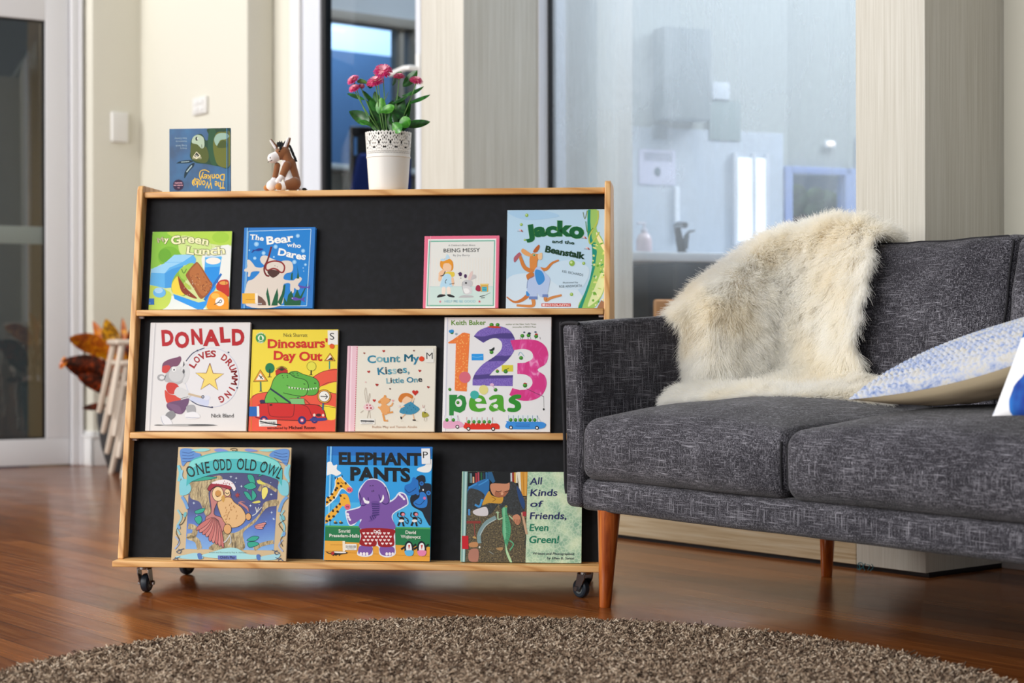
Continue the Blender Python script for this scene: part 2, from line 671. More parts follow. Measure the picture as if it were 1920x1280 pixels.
MB().rbox((0, 0.0155, zb0), (gx - 0.008, 0.0175, zb1), 0.0004).build('grey_band', mat('plain_grey', '#7d8580', 0.6), d1)  # plain grey band across the glass
MB().rbox((dl + 0.004, -0.022, 0), (dl + 0.05, 0.06, HT), 0.006).rbox((dl + 0.045, -0.03, 0), (dl + 0.062, 0.06, HT), 0.005).build('door_architrave', m_door_white, d1)

# dim room behind the glass door
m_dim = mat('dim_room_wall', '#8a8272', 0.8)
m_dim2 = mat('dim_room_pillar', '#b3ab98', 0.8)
o = MB().rbox((-2.0, 2.6, 0), (dl + 1.2, 2.7, HT), 0.002).build('wall_far_room', m_dim); o.matrix_world = DF; struct(o)
o = MB().rbox((dl + 0.08, 0.06, 0), (dl + 0.16, 2.6, HT), 0.002).build('wall_far_room_side', m_dim2); o.matrix_world = DF; struct(o)
o = MB().rbox((-2.0, 0.0, HT - 0.3), (dl + 1.2, 2.7, HT - 0.25), 0.002).build('ceiling_far_room', m_dim); o.matrix_world = DF; struct(o)
o = MB().rbox((-2.1, 0.0, 0), (-2.0, 2.7, HT), 0.002).build('wall_far_room_end', m_dim); o.matrix_world = DF; struct(o)
pxw = dloc(45, 640).x
o = MB().rbox((pxw - 0.02, 1.5, 0), (pxw + 0.16, 1.7, HT - 0.3), 0.004).build('trim_8', m_dim2); o.matrix_world = DF; struct(o)

# ---- kitchen seen through the big pane
K = V(0.93, 0.3676, 0).normalized()
KN = V(-K.y, K.x, 0)
KO = at(1187, 640, 6.55); KO.z = 0
KF = frame(KO, K, KN, UP)
KFI = KF.inverted()


def kp(px, py, y):                   # kitchen-local point on the plane local-y = y
    return KFI @ onplane(px, py, KO + KN * y, KN)


m_kwall = mat('kitchen_wall_paint', '#b2b7b3', 0.6)
m_refl_band = mat('reflected_pale_band', '#c3cbd6', 0.25)  # pale band of a room reflection in the glass, built as wall panels
m_bench = mat('white_benchtop', '#d6dbe2', 0.3)
m_dark = mat('dark_kickboard', '#2b2a30', 0.6)
KB = 0.62
zsp = kp(1300, 243, KB).z


def kstruct(name, lo, hi, m, r=0.002):
    o = MB().rbox(lo, hi, r).build(name, m); o.matrix_world = KF
    return struct(o)


kx0 = -0.12
a0, a1 = kp(1478, 325, KB), kp(1592, 470, KB)          # opening for the added reflection window
kstruct('wall_kitchen', (kx0, KB, 0), (a0.x, KB + 0.1, 3.0), m_kwall)
kstruct('wall_kitchen_low', (a0.x, KB, 0), (a1.x, KB + 0.1, a1.z), m_kwall)
kstruct('wall_kitchen_high', (a0.x, KB, a0.z), (a1.x, KB + 0.1, 3.0), m_kwall)
kstruct('wall_kitchen_end', (a1.x, KB, 0), (4.2, KB + 0.1, 3.0), m_kwall)
kstruct('wall_kitchen_side', (kx0 - 0.1, 0.0, 0), (kx0, KB + 0.1, 3.0), m_kwall)
kstruct('trim_9', (kx0, KB - 0.012, 0.9), (a0.x - 0.03, KB - 0.001, zsp), m_refl_band)
kstruct('trim_10', (a1.x + 0.03, KB - 0.012, 0.9), (4.0, KB - 0.001, zsp), m_refl_band)
kstruct('ceiling_kitchen', (kx0 - 0.1, -0.9, 3.0), (4.2, KB + 0.1, 3.05), m_kwall)
# ================================================================== BOOKCASE
from mathutils import noise as mnoise
BK = 1.008
yaw = math.radians(5.75)
BE = V(math.cos(yaw), -math.sin(yaw), 0)
BN = V(math.sin(yaw), math.cos(yaw), 0)
BO = V(-0.936 * BK, 4.17 * BK, 0)
BF = frame(BO, BE, BN, UP)
BFI = BF.inverted()
BW = 1.163 * BK
TP = 0.0145


def zb(z): return CAMH + BK * (z - CAMH)


Z0, Z1 = zb(0.087), zb(0.9855)
LEAN = 0.157 * BK / (Z1 - Z0)
TH = math.atan(LEAN)


def bf(z): return LEAN * (z - Z0)      # front edge of the side panels at height z


REC = 0.037 * BK
bc = empty('book_display_stand', M=BF)
tag(bc, 'pine book display stand on castors with three ledges and black sloping panels', 'bookcase')
pz, px_, py_ = pine('pine_upright', 2), pine('pine_lengthwise', 0), pine('pine_crosswise', 1)
D0, D1 = 0.43 * BK, (0.157 + 0.17) * BK
zs_ = zb(0.9855)
for x in (0.0, BW - TP):
    out = [(0.0, Z0), (bf(zs_ - 0.012), zs_ - 0.012), (bf(zs_) + 0.003, zs_ - 0.003), (bf(zs_) + 0.014, zs_), (D1 - 0.01, zs_), (D1, zs_ - 0.008), (D0, Z0)]
    o = MB().prism([(x, b, z) for b, z in out], (TP, 0, 0)).build('side_panel', pz, bc, smooth=0)
    bv = o.modifiers.new('soft', 'BEVEL'); bv.width = 0.0025; bv.segments = 2; bv.limit_method = 'ANGLE'
# base board
MB().rbox((0.0, -0.040, zb(0.0725)), (BW, D0 + 0.02, Z0), 0.003, 1, 3).build('base_board', px_, bc)
LEDGE = [zb(0.384), zb(0.678)]
for z in LEDGE:
    MB().rbox((TP + 0.0004, bf(z) - 0.004, z - 0.0148), (BW - TP - 0.0004, bf(z) + 0.30 - 0.25 * (z - Z0), z), 0.003, 1, 2).build('shelf', px_, bc)
ztop = zb(0.9694)
MB().rbox((TP + 0.0004, bf(ztop) + 0.008, ztop - 0.0145), (BW - TP - 0.0004, D1 + 0.002, ztop), 0.003, 1, 2).build('top_shelf', px_, bc)
m_blk = mat('black_laminate', '#141519', 0.6, spec=0.2)
t = NT(m_blk)
t.col(t.ramp(t.noise(t.mapping((1, 1, 1)), 60, 3), [(0.4, '#131418'), (0.7, '#191a20')]))
zt = ztop - 0.0145
MB().prism([(TP, bf(Z0) + REC, Z0), (TP, bf(zt) + REC, zt), (TP, bf(zt) + REC + 0.009, zt), (TP, bf(Z0) + REC + 0.009, Z0)], (BW - 2 * TP, 0, 0)).build('display_panel', m_blk, bc, smooth=0)
sl2 = (D0 - D1) / (Z1 - Z0)
MB().prism([(TP, D0 - 0.035, Z0), (TP, D0 - 0.035 - sl2 * (zt - Z0), zt), (TP, D0 - 0.026 - sl2 * (zt - Z0), zt), (TP, D0 - 0.026, Z0)], (BW - 2 * TP, 0, 0)).build('rear_panel', m_blk, bc, smooth=0)
m_pin = mat('clear_shelf_pin', '#c9c4c6', 0.25)
for z in LEDGE:
    for x in (TP + 0.001, BW - TP - 0.013):
        MB().rbox((x, bf(z) + 0.012, z - 0.021), (x + 0.012, bf(z) + 0.024, z - 0.0149), 0.001).build('shelf_pin', m_pin, bc)

m_chrome = mat('castor_steel', '#9a9a9c', 0.25, metal=1.0)
m_tyre = mat('castor_rubber', '#16222e', 0.5)
m_hub = mat('castor_hub', '#6f7676', 0.45)


def castor(x, y, ang):
    zt_ = zb(0.0725)
    R = 0.0225
    M = Matrix.Translation((x, y, 0)) @ Matrix.Rotation(ang, 4, 'Z')
    mb = MB()
    mb.rbox((-0.022, -0.022, zt_ - 0.003), (0.022, 0.022, zt_), 0.001, M=M)
    mb.lathe([(0.0, zt_ - 0.012), (0.016, zt_ - 0.011), (0.017, zt_ - 0.006), (0.012, zt_ - 0.003), (0, zt_ - 0.003)], 20, M=M)
    for s in (-1, 1):
        xs = s * 0.0125
        out = [(xs, -0.012, zt_ - 0.009), (xs, 0.012, zt_ - 0.009), (xs, 0.021, R - 0.006), (xs, 0.008, R - 0.006), (xs, -0.010, zt_ - 0.022)]
        mb.prism(out, (s * 0.002, 0, 0), M=M)
    mb.rbox((-0.0145, -0.013, zt_ - 0.012), (0.0145, 0.013, zt_ - 0.008), 0.001, M=M)
    yo = 0.014
    mb.tube([M @ V(-0.018, yo, R), M @ V(0.018, yo, R)], 0.0035, 8)
    mb.tube([M @ V(-0.020, yo, R), M @ V(-0.0148, yo, R)], 0.006, 6).tube([M @ V(0.0148, yo, R), M @ V(0.019, yo, R)], 0.006, 6)
    c = mb.build('castor', m_chrome, bc, smooth=35)
    Mw = M @ Matrix.Translation((0, yo, R)) @ Matrix.Rotation(math.pi / 2, 4, 'Y')
    w = MB().lathe([(0.012, -0.009), (R - 0.004, -0.009), (R - 0.001, -0.0065), (R, -0.002), (R, 0.002), (R - 0.001, 0.0065), (R - 0.004, 0.009), (0.012, 0.009)], 28, 0, Mw)
    w.lathe([(0.003, -0.0075), (0.012, -0.0085)], 20, 1, Mw).lathe([(0.003, 0.0075), (0.012, 0.0085)], 20, 1, Mw)
    w.build('wheel', [m_tyre, m_hub], c, smooth=35)


castor(0.060, 0.020, math.radians(-5))
castor(BW - 0.055, 0.020, math.radians(48))
castor(0.075, D0 - 0.07, math.radians(150))
castor(BW - 0.07, D0 - 0.07, math.radians(20))

# ================================================================== SOFA
SK = 0.985
SW = V(0.578, -0.816, 0).normalized()
SV = V(-SW.y, SW.x, 0)
SO = V(0.154 * SK, 4.064 * SK, 0)
SF = frame(SO, SW, SV, UP)
SFI = SF.inverted()


def zs(z): return CAMH + SK * (z - CAMH)


m_fab = fabric('charcoal_slub_fabric', '#19181d', '#39373e', '#99979f')
m_pipe = mat('charcoal_piping', '#1c1b20', 0.9)
m_leg = mat('walnut_stained_leg', '#a4501a', 0.3, spec=0.5, coat=0.3)
t = NT(m_leg)
a = t.noise(t.mapping((30, 30, 3)), 2.0, 4, 0.6, 1.0)
t.col(t.ramp(a, [(0.3, '#7c3209'), (0.5, '#a9531a'), (0.7, '#c2702c')]))
sofa = empty('sofa', M=SF)
tag(sofa, 'charcoal grey fabric sofa with slim arm and tapered orange-brown wooden legs', 'sofa')
SL = 2.05


def wr(p, amp, f):
    return mnoise.noise(Vector(p) * f) * amp


# base rail
MB().rbox((-0.03, 0.012, zs(0.208)), (SL + 0.03, 0.87, zs(0.283)), 0.024, (30, 6, 1), 4, fn=lambda p: p + np.array([0, wr(p, 0.003, 6), wr(p, 0.002, 5)])).build('base_frame', m_fab, sofa)


# arms: thin upholstered slabs, rising a little to the back, thinning to the bottom
def arm_fn(sign, x_in):
    def fn(p):
        x, y, z = p
        hz_ = (z - zs(0.21)) / (zs(0.64) - zs(0.21))
        z2 = z + 0.035 * max(0, min(1, y / 0.5)) * max(0, hz_)
        xo = x_in + (x - x_in) * (0.80 + 0.20 * min(1, max(0, hz_)) - 0.38 * min(1, max(0, y) / 0.25))
        yy = y + 0.004 * math.sin(hz_ * 3.0)
        return np.array([xo + wr((x, y, z), 0.003, 5), yy, z2 + wr((y, z, x), 0.003, 6)])
    return fn


MB().rbox((-0.072, 0.0, zs(0.213)), (0.0, 0.87, zs(0.643)), 0.018, (1, 14, 10), 4, fn=arm_fn(1, 0.0)).build('armrest', m_fab, sofa)
MB().rbox((SL, 0.0, zs(0.213)), (SL + 0.072, 0.87, zs(0.643)), 0.018, (1, 14, 10), 4, fn=arm_fn(1, SL)).build('armrest', m_fab, sofa)
# piping round the front outline of the left arm
af = arm_fn(1, 0.0)


def pipe(name, pts, parent, r=0.0035):
    return MB().tube([Vector(p) for p in pts], r, 8).build(name, m_pipe, parent)


zlo, zhi = zs(0.213), zs(0.643)
pp = [af(np.array(q)) for q in [(-0.066, 0.004, zlo + 0.03), (-0.0715, 0.004, zlo + 0.06), (-0.0715, 0.002, 0.4), (-0.0715, 0.002, zhi - 0.02), (-0.066, 0.002, zhi - 0.005), (-0.05, 0.003, zhi - 0.0005), (-0.02, 0.003, zhi - 0.0005), (-0.004, 0.003, zhi - 0.003)]]
pipe('piping', [Vector(p) for p in spline(pp, 6)], sofa, 0.004)
pp = [af(np.array(q)) for q in [(-0.002, 0.004, zhi - 0.002), (0.0, 0.1, zhi + 0.0), (0.0, 0.25, zhi), (0.0, 0.45, zhi), (0.0, 0.6, zhi)]]
# back frame
MB().rbox((-0.06, 0.76, zs(0.21)), (SL + 0.06, 0.87, zs(0.72)), 0.025, (20, 2, 6), 3).build('back_frame', m_fab, sofa)


def seat_fn(x0, x1, y0, y1, z0, z1, seed):
    def fn(p):
        x, y, z = p
        u = (x - (x0 + x1) / 2) / ((x1 - x0) / 2)
        v = (y - (y0 + y1) / 2) / ((y1 - y0) / 2)
        w_ = (z - z0) / (z1 - z0)
        cr = max(0, 1 - abs(u) ** 2.6) * max(0, 1 - abs(v) ** 2.4)
        z2 = z + w_ * (0.052 * cr ** 0.7) + w_ * 0.006 * (1 - abs(u) ** 2)
        bulge = 0.020 * math.sin(math.pi * min(1, max(0, w_))) * max(0, 1 - abs(u) ** 4)
        y2 = y + (v < -0.8) * (-bulge)
        wv = mnoise.noise(V(x * 5 + seed, y * 5, z * 6)) * 0.006 + mnoise.noise(V(x * 14 + seed, y * 5, z * 8)) * 0.0025
        return np.array([x, y2 + (v < -0.8) * wv, z2 + w_ * wv * cr])
    return fn


SC_ = [(0.002, 0.652), (0.660, 1.345), (1.353, 2.045)]
zc0, zc1 = zs(0.281), zs(0.417)
for i, (a0, a1) in enumerate(SC_):
    fn = seat_fn(a0, a1, 0.0, 0.70, zc0, zc1, i * 3.7)
    so = MB().rbox((a0, 0.0, zc0), (a1, 0.70, zc1), 0.030, (26, 24, 6), 6, fn=fn).build('seat_cushion', m_fab, sofa, smooth=60)
    for x in (a0 + 0.008, a1 - 0.008):
        pp = [fn(np.array((x, 0.009, z))) for z in np.linspace(zc0 + 0.02, zc1 - 0.02, 8)]
        pipe('piping', pp, so, 0.0026)


def back_fn(x0, x1, z0, z1, seed):
    def fn(p):
        x, y, z = p
        u = (x - (x0 + x1) / 2) / ((x1 - x0) / 2)
        w_ = (z - z0) / (z1 - z0)
        vv = 2 * w_ - 1
        puff = 0.035 * max(0, 1 - abs(u) ** 3) * max(0, 1 - abs(vv) ** 3)
        front = 1.0 if y < 0.62 else 0.0
        wv = mnoise.noise(V(x * 6 + seed, z * 6, y * 3)) * 0.010 + mnoise.noise(V(x * 11 + z * 6 + seed, z * 15 - x * 7, 0.3)) * 0.006
        y2 = y + 0.2 * (z - z0) - front * (puff + wv)
        z2 = z + 0.014 * (abs(u) ** 6) * w_ * (1 if u > 0 else 0.2) + w_ * wv * 0.5 + 0.006 * (1 - u * u) * w_
        return np.array([x + (1 - abs(vv) ** 2) * 0.0 - 0.020 * w_ * (u > 0.98) * 0, y2, z2])
    return fn


zk0, zk1 = zs(0.40), zs(0.828)
for i, (a0, a1) in enumerate([(0.003, 0.700), (0.708, 1.395), (1.403, 2.045)]):
    fn = back_fn(a0, a1, zk0, zk1, i * 5.1 + 1)
    bo = MB().rbox((a0, 0.565, zk0), (a1, 0.72, zk1), 0.028, (26, 4, 24), 4, fn=fn).build('back_cushion', m_fab, sofa, smooth=60)
    pp = [fn(np.array((a1 - 0.006, 0.575, z))) for z in np.linspace(zk0 + 0.01, zk1 - 0.02, 14)]
    pp += [fn(np.array((x, 0.58, zk1 - 0.003))) for x in np.linspace(a1 - 0.03, a0 + 0.03, 14)]
    pipe('piping', pp, bo, 0.0026)


def sofa_leg(x, y, lx=0.0, ly=0.0):
    zt_ = zs(0.209) + 0.004
    prof = [(0.0, 0.0), (0.0125, 0.0), (0.0138, 0.002), (0.0195, zt_ * 0.5), (0.0265, zt_), (0, zt_)]
    vs = MB().lathe(prof, 24)
    for q in vs.v:
        k = q.z / zt_
        q.x += x + lx * k
        q.y += y + ly * k
    return vs.build('leg', m_leg, sofa, smooth=40)


f0 = SFI @ ground(1128, 1131); fr0 = SFI @ ground(1550, 1074)
l0 = SFI @ (EYE + (ground(1128, 1131) - EYE) * SK); l1 = SFI @ (EYE + (ground(1550, 1074) - EYE) * SK)
sofa_leg(l0.x, l0.y + 0.010, 0.0, 0.012)
sofa_leg(l1.x, l1.y, 0.01, -0.005)
sofa_leg(SL - l0.x, l0.y + 0.010, 0.0, 0.012)
sofa_leg(SL - l1.x, l1.y, -0.01, -0.005)


# ================================================================== strands (fur, rug pile)
def strands(name, roots, dirs, lengths, material, parent, r0, r1, npt=5, bend=None, curl=0.0, taper=1.0):
    n = len(roots)
    cu = bpy.data.hair_curves.new(name)
    cu.add_curves([npt] * n)
    tt = np.linspace(0, 1, npt)
    P = roots[:, None, :] + dirs[:, None, :] * (lengths[:, None] * tt[None, :])[:, :, None]
    if bend is not None:
        P = P + bend[:, None, :] * (lengths[:, None] * (tt ** 2)[None, :])[:, :, None]
    if curl:
        ph = rng.uniform(0, 6.28, n)
        ax = rng.normal(size=(n, 3)); ax /= np.linalg.norm(ax, axis=1)[:, None]
        P = P + ax[:, None, :] * (curl * lengths[:, None] * np.sin(tt[None, :] * 5 + ph[:, None]) * tt[None, :])[:, :, None]
    cu.points.foreach_set('position', P.astype(np.float32).ravel())
    rad = np.tile(r0 + (r1 - r0) * tt ** taper, n).astype(np.float32)
    if 'radius' not in cu.attributes:
        cu.attributes.new('radius', 'FLOAT', 'POINT')
    cu.attributes['radius'].data.foreach_set('value', rad)
    cu.materials.append(material)
    o = bpy.data.objects.new(name, cu)
    COL.objects.link(o)
    o.parent = parent
    return o


def hair_mat(name, stops, rough=0.7, root=None, patch=None):
    m = mat(name, stops[0][1], rough, spec=0.15)
    t = NT(m)
    hi_ = t.n('ShaderNodeHairInfo')
    c = t.ramp(hi_.outputs['Random'], stops)
    if root:
        c = t.mix(t.ramp(hi_.outputs['Intercept'], [(0.0, 1.0), (0.5, 0.0)]), c, root)
    if patch:
        c = t.mix(t.math('MULTIPLY', t.ramp(t.noise(t.mapping((1, 1, 1), (0, 0, 0), (0.2, 0.1, 0.4)), 6.0, 3), [(0.42, 0.0), (0.62, 1.0)]), 0.6), c, patch)
    t.col(c)
    return m, t


# ================================================================== RUG
rc = V(-0.047, 2.784, 0); RR = 0.912
m_rugb = mat('rug_backing', '#3a2e26', 0.95)
m_pile, _t = hair_mat('rug_pile_yarn', [(0.0, '#33261f'), (0.25, '#5f4c3e'), (0.55, '#947e6a'), (0.8, '#b7a28b'), (1.0, '#d9c8b4')], 0.85)
rug = MB().lathe([(0, 0.0), (RR, 0.0), (RR + 0.003, 0.004), (RR, 0.008), (0, 0.008)], 96).build('rug', m_rugb, None, smooth=40)
rug.location = rc
tag(rug, 'round brown shaggy rug on the wooden floor in front of the sofa', 'rug')
nr = 240000
rad = RR * np.sqrt(rng.uniform(0, 1, nr)); an = rng.uniform(0, 2 * math.pi, nr)
roots = np.stack([rad * np.cos(an), rad * np.sin(an), np.full(nr, 0.008)], 1)
dirs = rng.normal(0, 0.42, (nr, 3)); dirs[:, 2] = 1.0
dirs /= np.linalg.norm(dirs, axis=1)[:, None]
bend = rng.normal(0, 0.45, (nr, 3)); bend[:, 2] = -0.12
po = strands('pile', roots, dirs, rng.uniform(0.013, 0.021, nr), m_pile, rug, 0.00105, 0.0012, 4, bend, 0.12)
po['kind'] = 'stuff'

# ================================================================== SHEEPSKIN
T = [(0.0, .325, .668), (.005, .43, .748), (.02, .575, .835), (.11, .645, .868), (.22, .668, .872), (.30, .655, .845)]
Bk = [(-.045, .36, .655), (-.05, .47, .71), (.0, .66, .78), (.11, .715, .79), (.215, .73, .79), (.275, .715, .77)]
Mi = [(.012, .345, .615), (.062, .36, .668), (.092, .515, .70), (.16, .575, .725), (.255, .578, .72), (.335, .565, .705)]
Cr = [(.035, .345, .54), (.085, .35, .558), (.122, .505, .555), (.19, .53, .54), (.27, .535, .535), (.335, .54, .54)]
Se = [(.06, .33, .490), (.10, .355, .492), (.16, .43, .492), (.25, .46, .492), (.36, .475, .492), (.46, .50, .490)]
Fr = [(.095, .225, .466), (.145, .228, .468), (.22, .24, .470), (.31, .275, .471), (.42, .33, .471), (.53, .43, .473)]
rows = [Bk, T, Mi, Cr, Se, Fr]
rowsU = [spline(r, 9) for r in rows]
colsU = list(zip(*rowsU))
G = [spline(c_, 8) for c_ in colsU]                 # columns -> along rows
G = [[Vector(G[j][i]) + V(0, 0, 0.0) for j in range(len(G))] for i in range(len(G[0]))]
for i, row in enumerate(G):
    for j, p in enumerate(row):
        q = mnoise.noise(p * 9) * 0.012 + mnoise.noise(p * 22) * 0.005
        p.z += q * 0.5; p.y -= abs(q)
m_skin = mat('sheepskin_hide', '#fbf2dc', 0.9)
skin = MB().grid(G).build('sheepskin', m_skin, None, smooth=180)
skin.matrix_world = SF
tag(skin, 'cream long-haired sheepskin draped over the corner of the charcoal sofa', 'sheepskin')
skin.modifiers.new('thick', 'SOLIDIFY').thickness = 0.004
ga = np.array([[list(p) for p in row] for row in G])
du = np.gradient(ga, axis=1); dv = np.gradient(ga, axis=0)
nm = np.cross(du, dv); nm /= np.linalg.norm(nm, axis=2)[:, :, None] + 1e-9
if nm[20, 20, 1] > 0: nm = -nm
nf = 210000
R_, C_ = ga.shape[:2]
ii = rng.uniform(0, R_ - 1.001, nf); jj = rng.uniform(0, C_ - 1.001, nf)
ne = 30000                                          # extra along the rim
side = rng.integers(0, 4, ne)
ii[:ne] = np.where(side == 0, 0, np.where(side == 1, R_ - 1.002, ii[:ne])); jj[:ne] = np.where(side == 2, 0, np.where(side == 3, C_ - 1.002, jj[:ne]))
i0, j0 = ii.astype(int), jj.astype(int); fi, fj = (ii - i0)[:, None], (jj - j0)[:, None]


def bil(A): return A[i0, j0] * (1 - fi) * (1 - fj) + A[i0 + 1, j0] * fi * (1 - fj) + A[i0, j0 + 1] * (1 - fi) * fj + A[i0 + 1, j0 + 1] * fi * fj


roots = bil(ga); nn = bil(nm)
uc = (jj / (C_ - 1) - 0.5) * 2; vc = (ii / (R_ - 1) - 0.45) * 2
outw = bil(du); outw /= np.linalg.norm(outw, axis=1)[:, None] + 1e-9
dnw = bil(dv); dnw /= np.linalg.norm(dnw, axis=1)[:, None] + 1e-9
cl = np.array([[mnoise.noise(Vector(p) * 38), mnoise.noise(Vector(p) * 38 + V(7, 3, 1)), mnoise.noise(Vector(p) * 16 + V(1, 9, 4))] for p in roots])
edge = np.clip(np.maximum(np.abs(uc), np.abs(vc)) - 0.55, 0, 1) * 1.6
flow = outw * (np.sign(uc) * np.abs(uc) ** 1.5 * 0.9)[:, None] + dnw * (0.55 + 0.25 * vc)[:, None]
dirs = nn * (0.80 - 0.30 * edge + 0.25 * np.clip((ii / (R_ - 1) - 0.66) / 0.2, 0, 1) - 0.55 * np.clip((ii / (R_ - 1) - 0.93) / 0.06, 0, 1))[:, None] + flow * 0.8 + outw * (cl[:, 0] * 0.38)[:, None] + dnw * (cl[:, 1] * 0.34)[:, None] + rng.normal(0, 0.13, (nf, 3))
dirs /= np.linalg.norm(dirs, axis=1)[:, None]
bend = np.zeros((nf, 3)); bend[:, 2] = -0.25
bend += outw * (cl[:, 2] * 0.3)[:, None] + rng.normal(0, 0.08, (nf, 3))
seatpart = np.clip((ii / (R_ - 1) - 0.66) / 0.2, 0, 1)
ln = (0.050 + 0.020 * np.clip(edge, 0, 0.7) + 0.008 * cl[:, 2] + rng.uniform(-0.008, 0.008, nf)) * (1 - 0.22 * seatpart)
m_fur, t = hair_mat('sheepskin_fur', [(0.0, '#fffdf7'), (0.5, '#fffefb'), (1.0, '#ffffff')], 0.6, '#fff9ec', '#fffaee')
df_ = t.n('ShaderNodeBsdfDiffuse'); tl_ = t.n('ShaderNodeBsdfTranslucent'); mx_ = t.n('ShaderNodeMixShader'); mx_.inputs[0].default_value = 0.5
src_ = t.b.inputs['Base Color'].links[0].from_socket
t.link(src_, df_.inputs[0]); t.link(src_, tl_.inputs[0]); t.link(df_.outputs[0], mx_.inputs[1]); t.link(tl_.outputs[0], mx_.inputs[2]); t.link(mx_.outputs[0], t.out.inputs['Surface'])
fo = strands('fur', roots, dirs, ln, m_fur, skin, 0.00042, 0.00014, 6, bend, 0.05)
fo['kind'] = 'stuff'

# ================================================================== CUSHIONS
def cushion(name, Cn, ux, uy, hx, hy, th, mats, label, cat, disp=None, n=40, sag=0.0, parts=('front_cover', 'back_cover')):
    """pillow: centre Cn, in-plane axes ux, uy (sofa-local), half sizes, thickness"""
    ux, uy = Vector(ux).normalized(), Vector(uy)
    uy = (uy - ux * uy.dot(ux)).normalized()
    uz = ux.cross(uy)
    root = empty(name, M=SF @ frame(Cn, ux, uy, uz))
    tag(root, label, cat)

    def shape(u, v, s, d=0.0):
        pin = 1 - 0.10 * (u * u * (1 - v * v) + v * v * (1 - u * u)) / 1.0
        x = hx * u * (1 - 0.07 * (1 - v * v) * abs(u))
        y = hy * v * (1 - 0.07 * (1 - u * u) * abs(v))
        h = th * (max(0, 1 - abs(u) ** 2.4) * max(0, 1 - abs(v) ** 2.4)) ** 0.55
        return V(x, y, s * (h + d) - sag * (1 - u * u))
    for s, pn, m_ in ((1, parts[0], mats[0]), (-1, parts[1], mats[1])):
        k = n * (7 if (disp and s > 0) else 1)
        G_ = []
        for i in range(k + 1):
            row = []
            for j in range(k + 1):
                u = math.sin((i / k - 0.5) * math.pi) * 0.6 + (i / k - 0.5) * 2 * 0.4
                v = math.sin((j / k - 0.5) * math.pi) * 0.6 + (j / k - 0.5) * 2 * 0.4
                d = 0.0
                if disp and s > 0:
                    d = disp(u * hx, v * hy) * min(1, 6 * (1 - max(abs(u), abs(v))) + 0.35)
                else:
                    d = mnoise.noise(V(u * 4 + 3, v * 9, s)) * 0.006 * (1 - max(abs(u), abs(v)) ** 4)
                row.append(shape(u, v, s, d))
            G_.append(row)
        MB().grid(G_).build(pn, m_, root, smooth=180)
    return root


def knit(x, y):
    """chunky braided stitches in rows"""
    rowh = 0.0150
    r = y / rowh
    fr_ = r - math.floor(r)
    dirn = 1 if int(math.floor(r)) % 2 == 0 else -1
    ph = (x * dirn + fr_ * 0.011) / 0.0130
    st = abs(math.sin(math.pi * ph))
    return 0.0105 * (math.sin(math.pi * fr_) ** 0.6) * (0.35 + 0.65 * st)


m_knit = mat('blue_white_knit', '#d9dce6', 0.95, spec=0.1)
t = NT(m_knit)
a = t.noise(t.mapping((14, 75, 14)), 1.3, 3, 0.65, 1.2)
b = t.noise(t.mapping((110, 110, 110)), 1.0, 2, 0.6)
mx = t.math('ADD', t.math('MULTIPLY', a, 0.62), t.math('MULTIPLY', b, 0.38))
t.col(t.ramp(mx, [(0.32, '#7084b4'), (0.41, '#98a6c8'), (0.48, '#b7bed0'), (0.56, '#c9c8c6'), (0.70, '#bcb6a9')]))
m_linen = mat('beige_linen', '#c9b99b', 0.9, spec=0.15)
t = NT(m_linen); t.bump(t.noise(t.mapping((500, 500, 500)), 1.0, 2), 0.25, 0.001)
pA, pB, pC = V(.725, .06, .474), V(1.27, .10, .612), V(.79, .46, .585)
uB, uC = pB - pA, pC - pA
cushion('throw_cushion', pA + uB * 0.5 + uC * 0.5, uB, uC, uB.length / 2, uC.length / 2, 0.062, (m_knit, m_linen),
        'chunky blue and white knitted cushion with beige underside lying on the sofa seat', 'cushion', knit, sag=0.026)
m_bw = mat('blue_blotch_cotton', '#f2f3f6', 0.85)
t = NT(m_bw)
a = t.noise(t.mapping((1, 1, 1), (0, 0, 0), (0.31, 0.12, 0)), 7.5, 1, 0.4, 0.6)
b = t.noise(t.mapping((1, 1, 1)), 16, 2, 0.5)
t.col(t.mix(t.ramp(a, [(0.535, 0.0), (0.55, 1.0)]), '#f0f1f5', t.ramp(b, [(0.4, '#0d2f8f'), (0.6, '#1c6fc4')])))
pA, pB, pC = V(1.125, .02, .475), V(1.52, -.05, .46), V(1.24, .13, .79)
uB, uC = pB - pA, pC - pA
cushion('throw_cushion', pA + uB * 0.5 + uC * 0.5, uB, uC, uB.length / 2, uC.length / 2, 0.04, (m_bw, m_bw),
        'white cotton cushion with cobalt blue blotches at the edge of the photo', 'cushion')
# ================================================================== KITCHEN THINGS (behind the big pane)
kl = area('kitchen_fill', KF @ V(1.3, -0.25, 2.9), KF @ V(1.2, 0.1, 0), 2.6, 0.7, 46, (0.92, 0.96, 1.0))  # added light under the kitchen ceiling to brighten the room
area('kitchen_rim_light', KF @ V(2.3, -0.55, 2.75), KF @ V(-0.1, -2.3, 0.75), 1.2, 0.6, 90, (0.97, 0.97, 1.0))  # added light for the bright rim on sheepskin and arm


def kthing(name, label, cat, group=None, x=0, y=0, z=0):
    o = empty(name, M=KF @ Matrix.Translation((x, y, z)))
    return tag(o, label, cat, group)


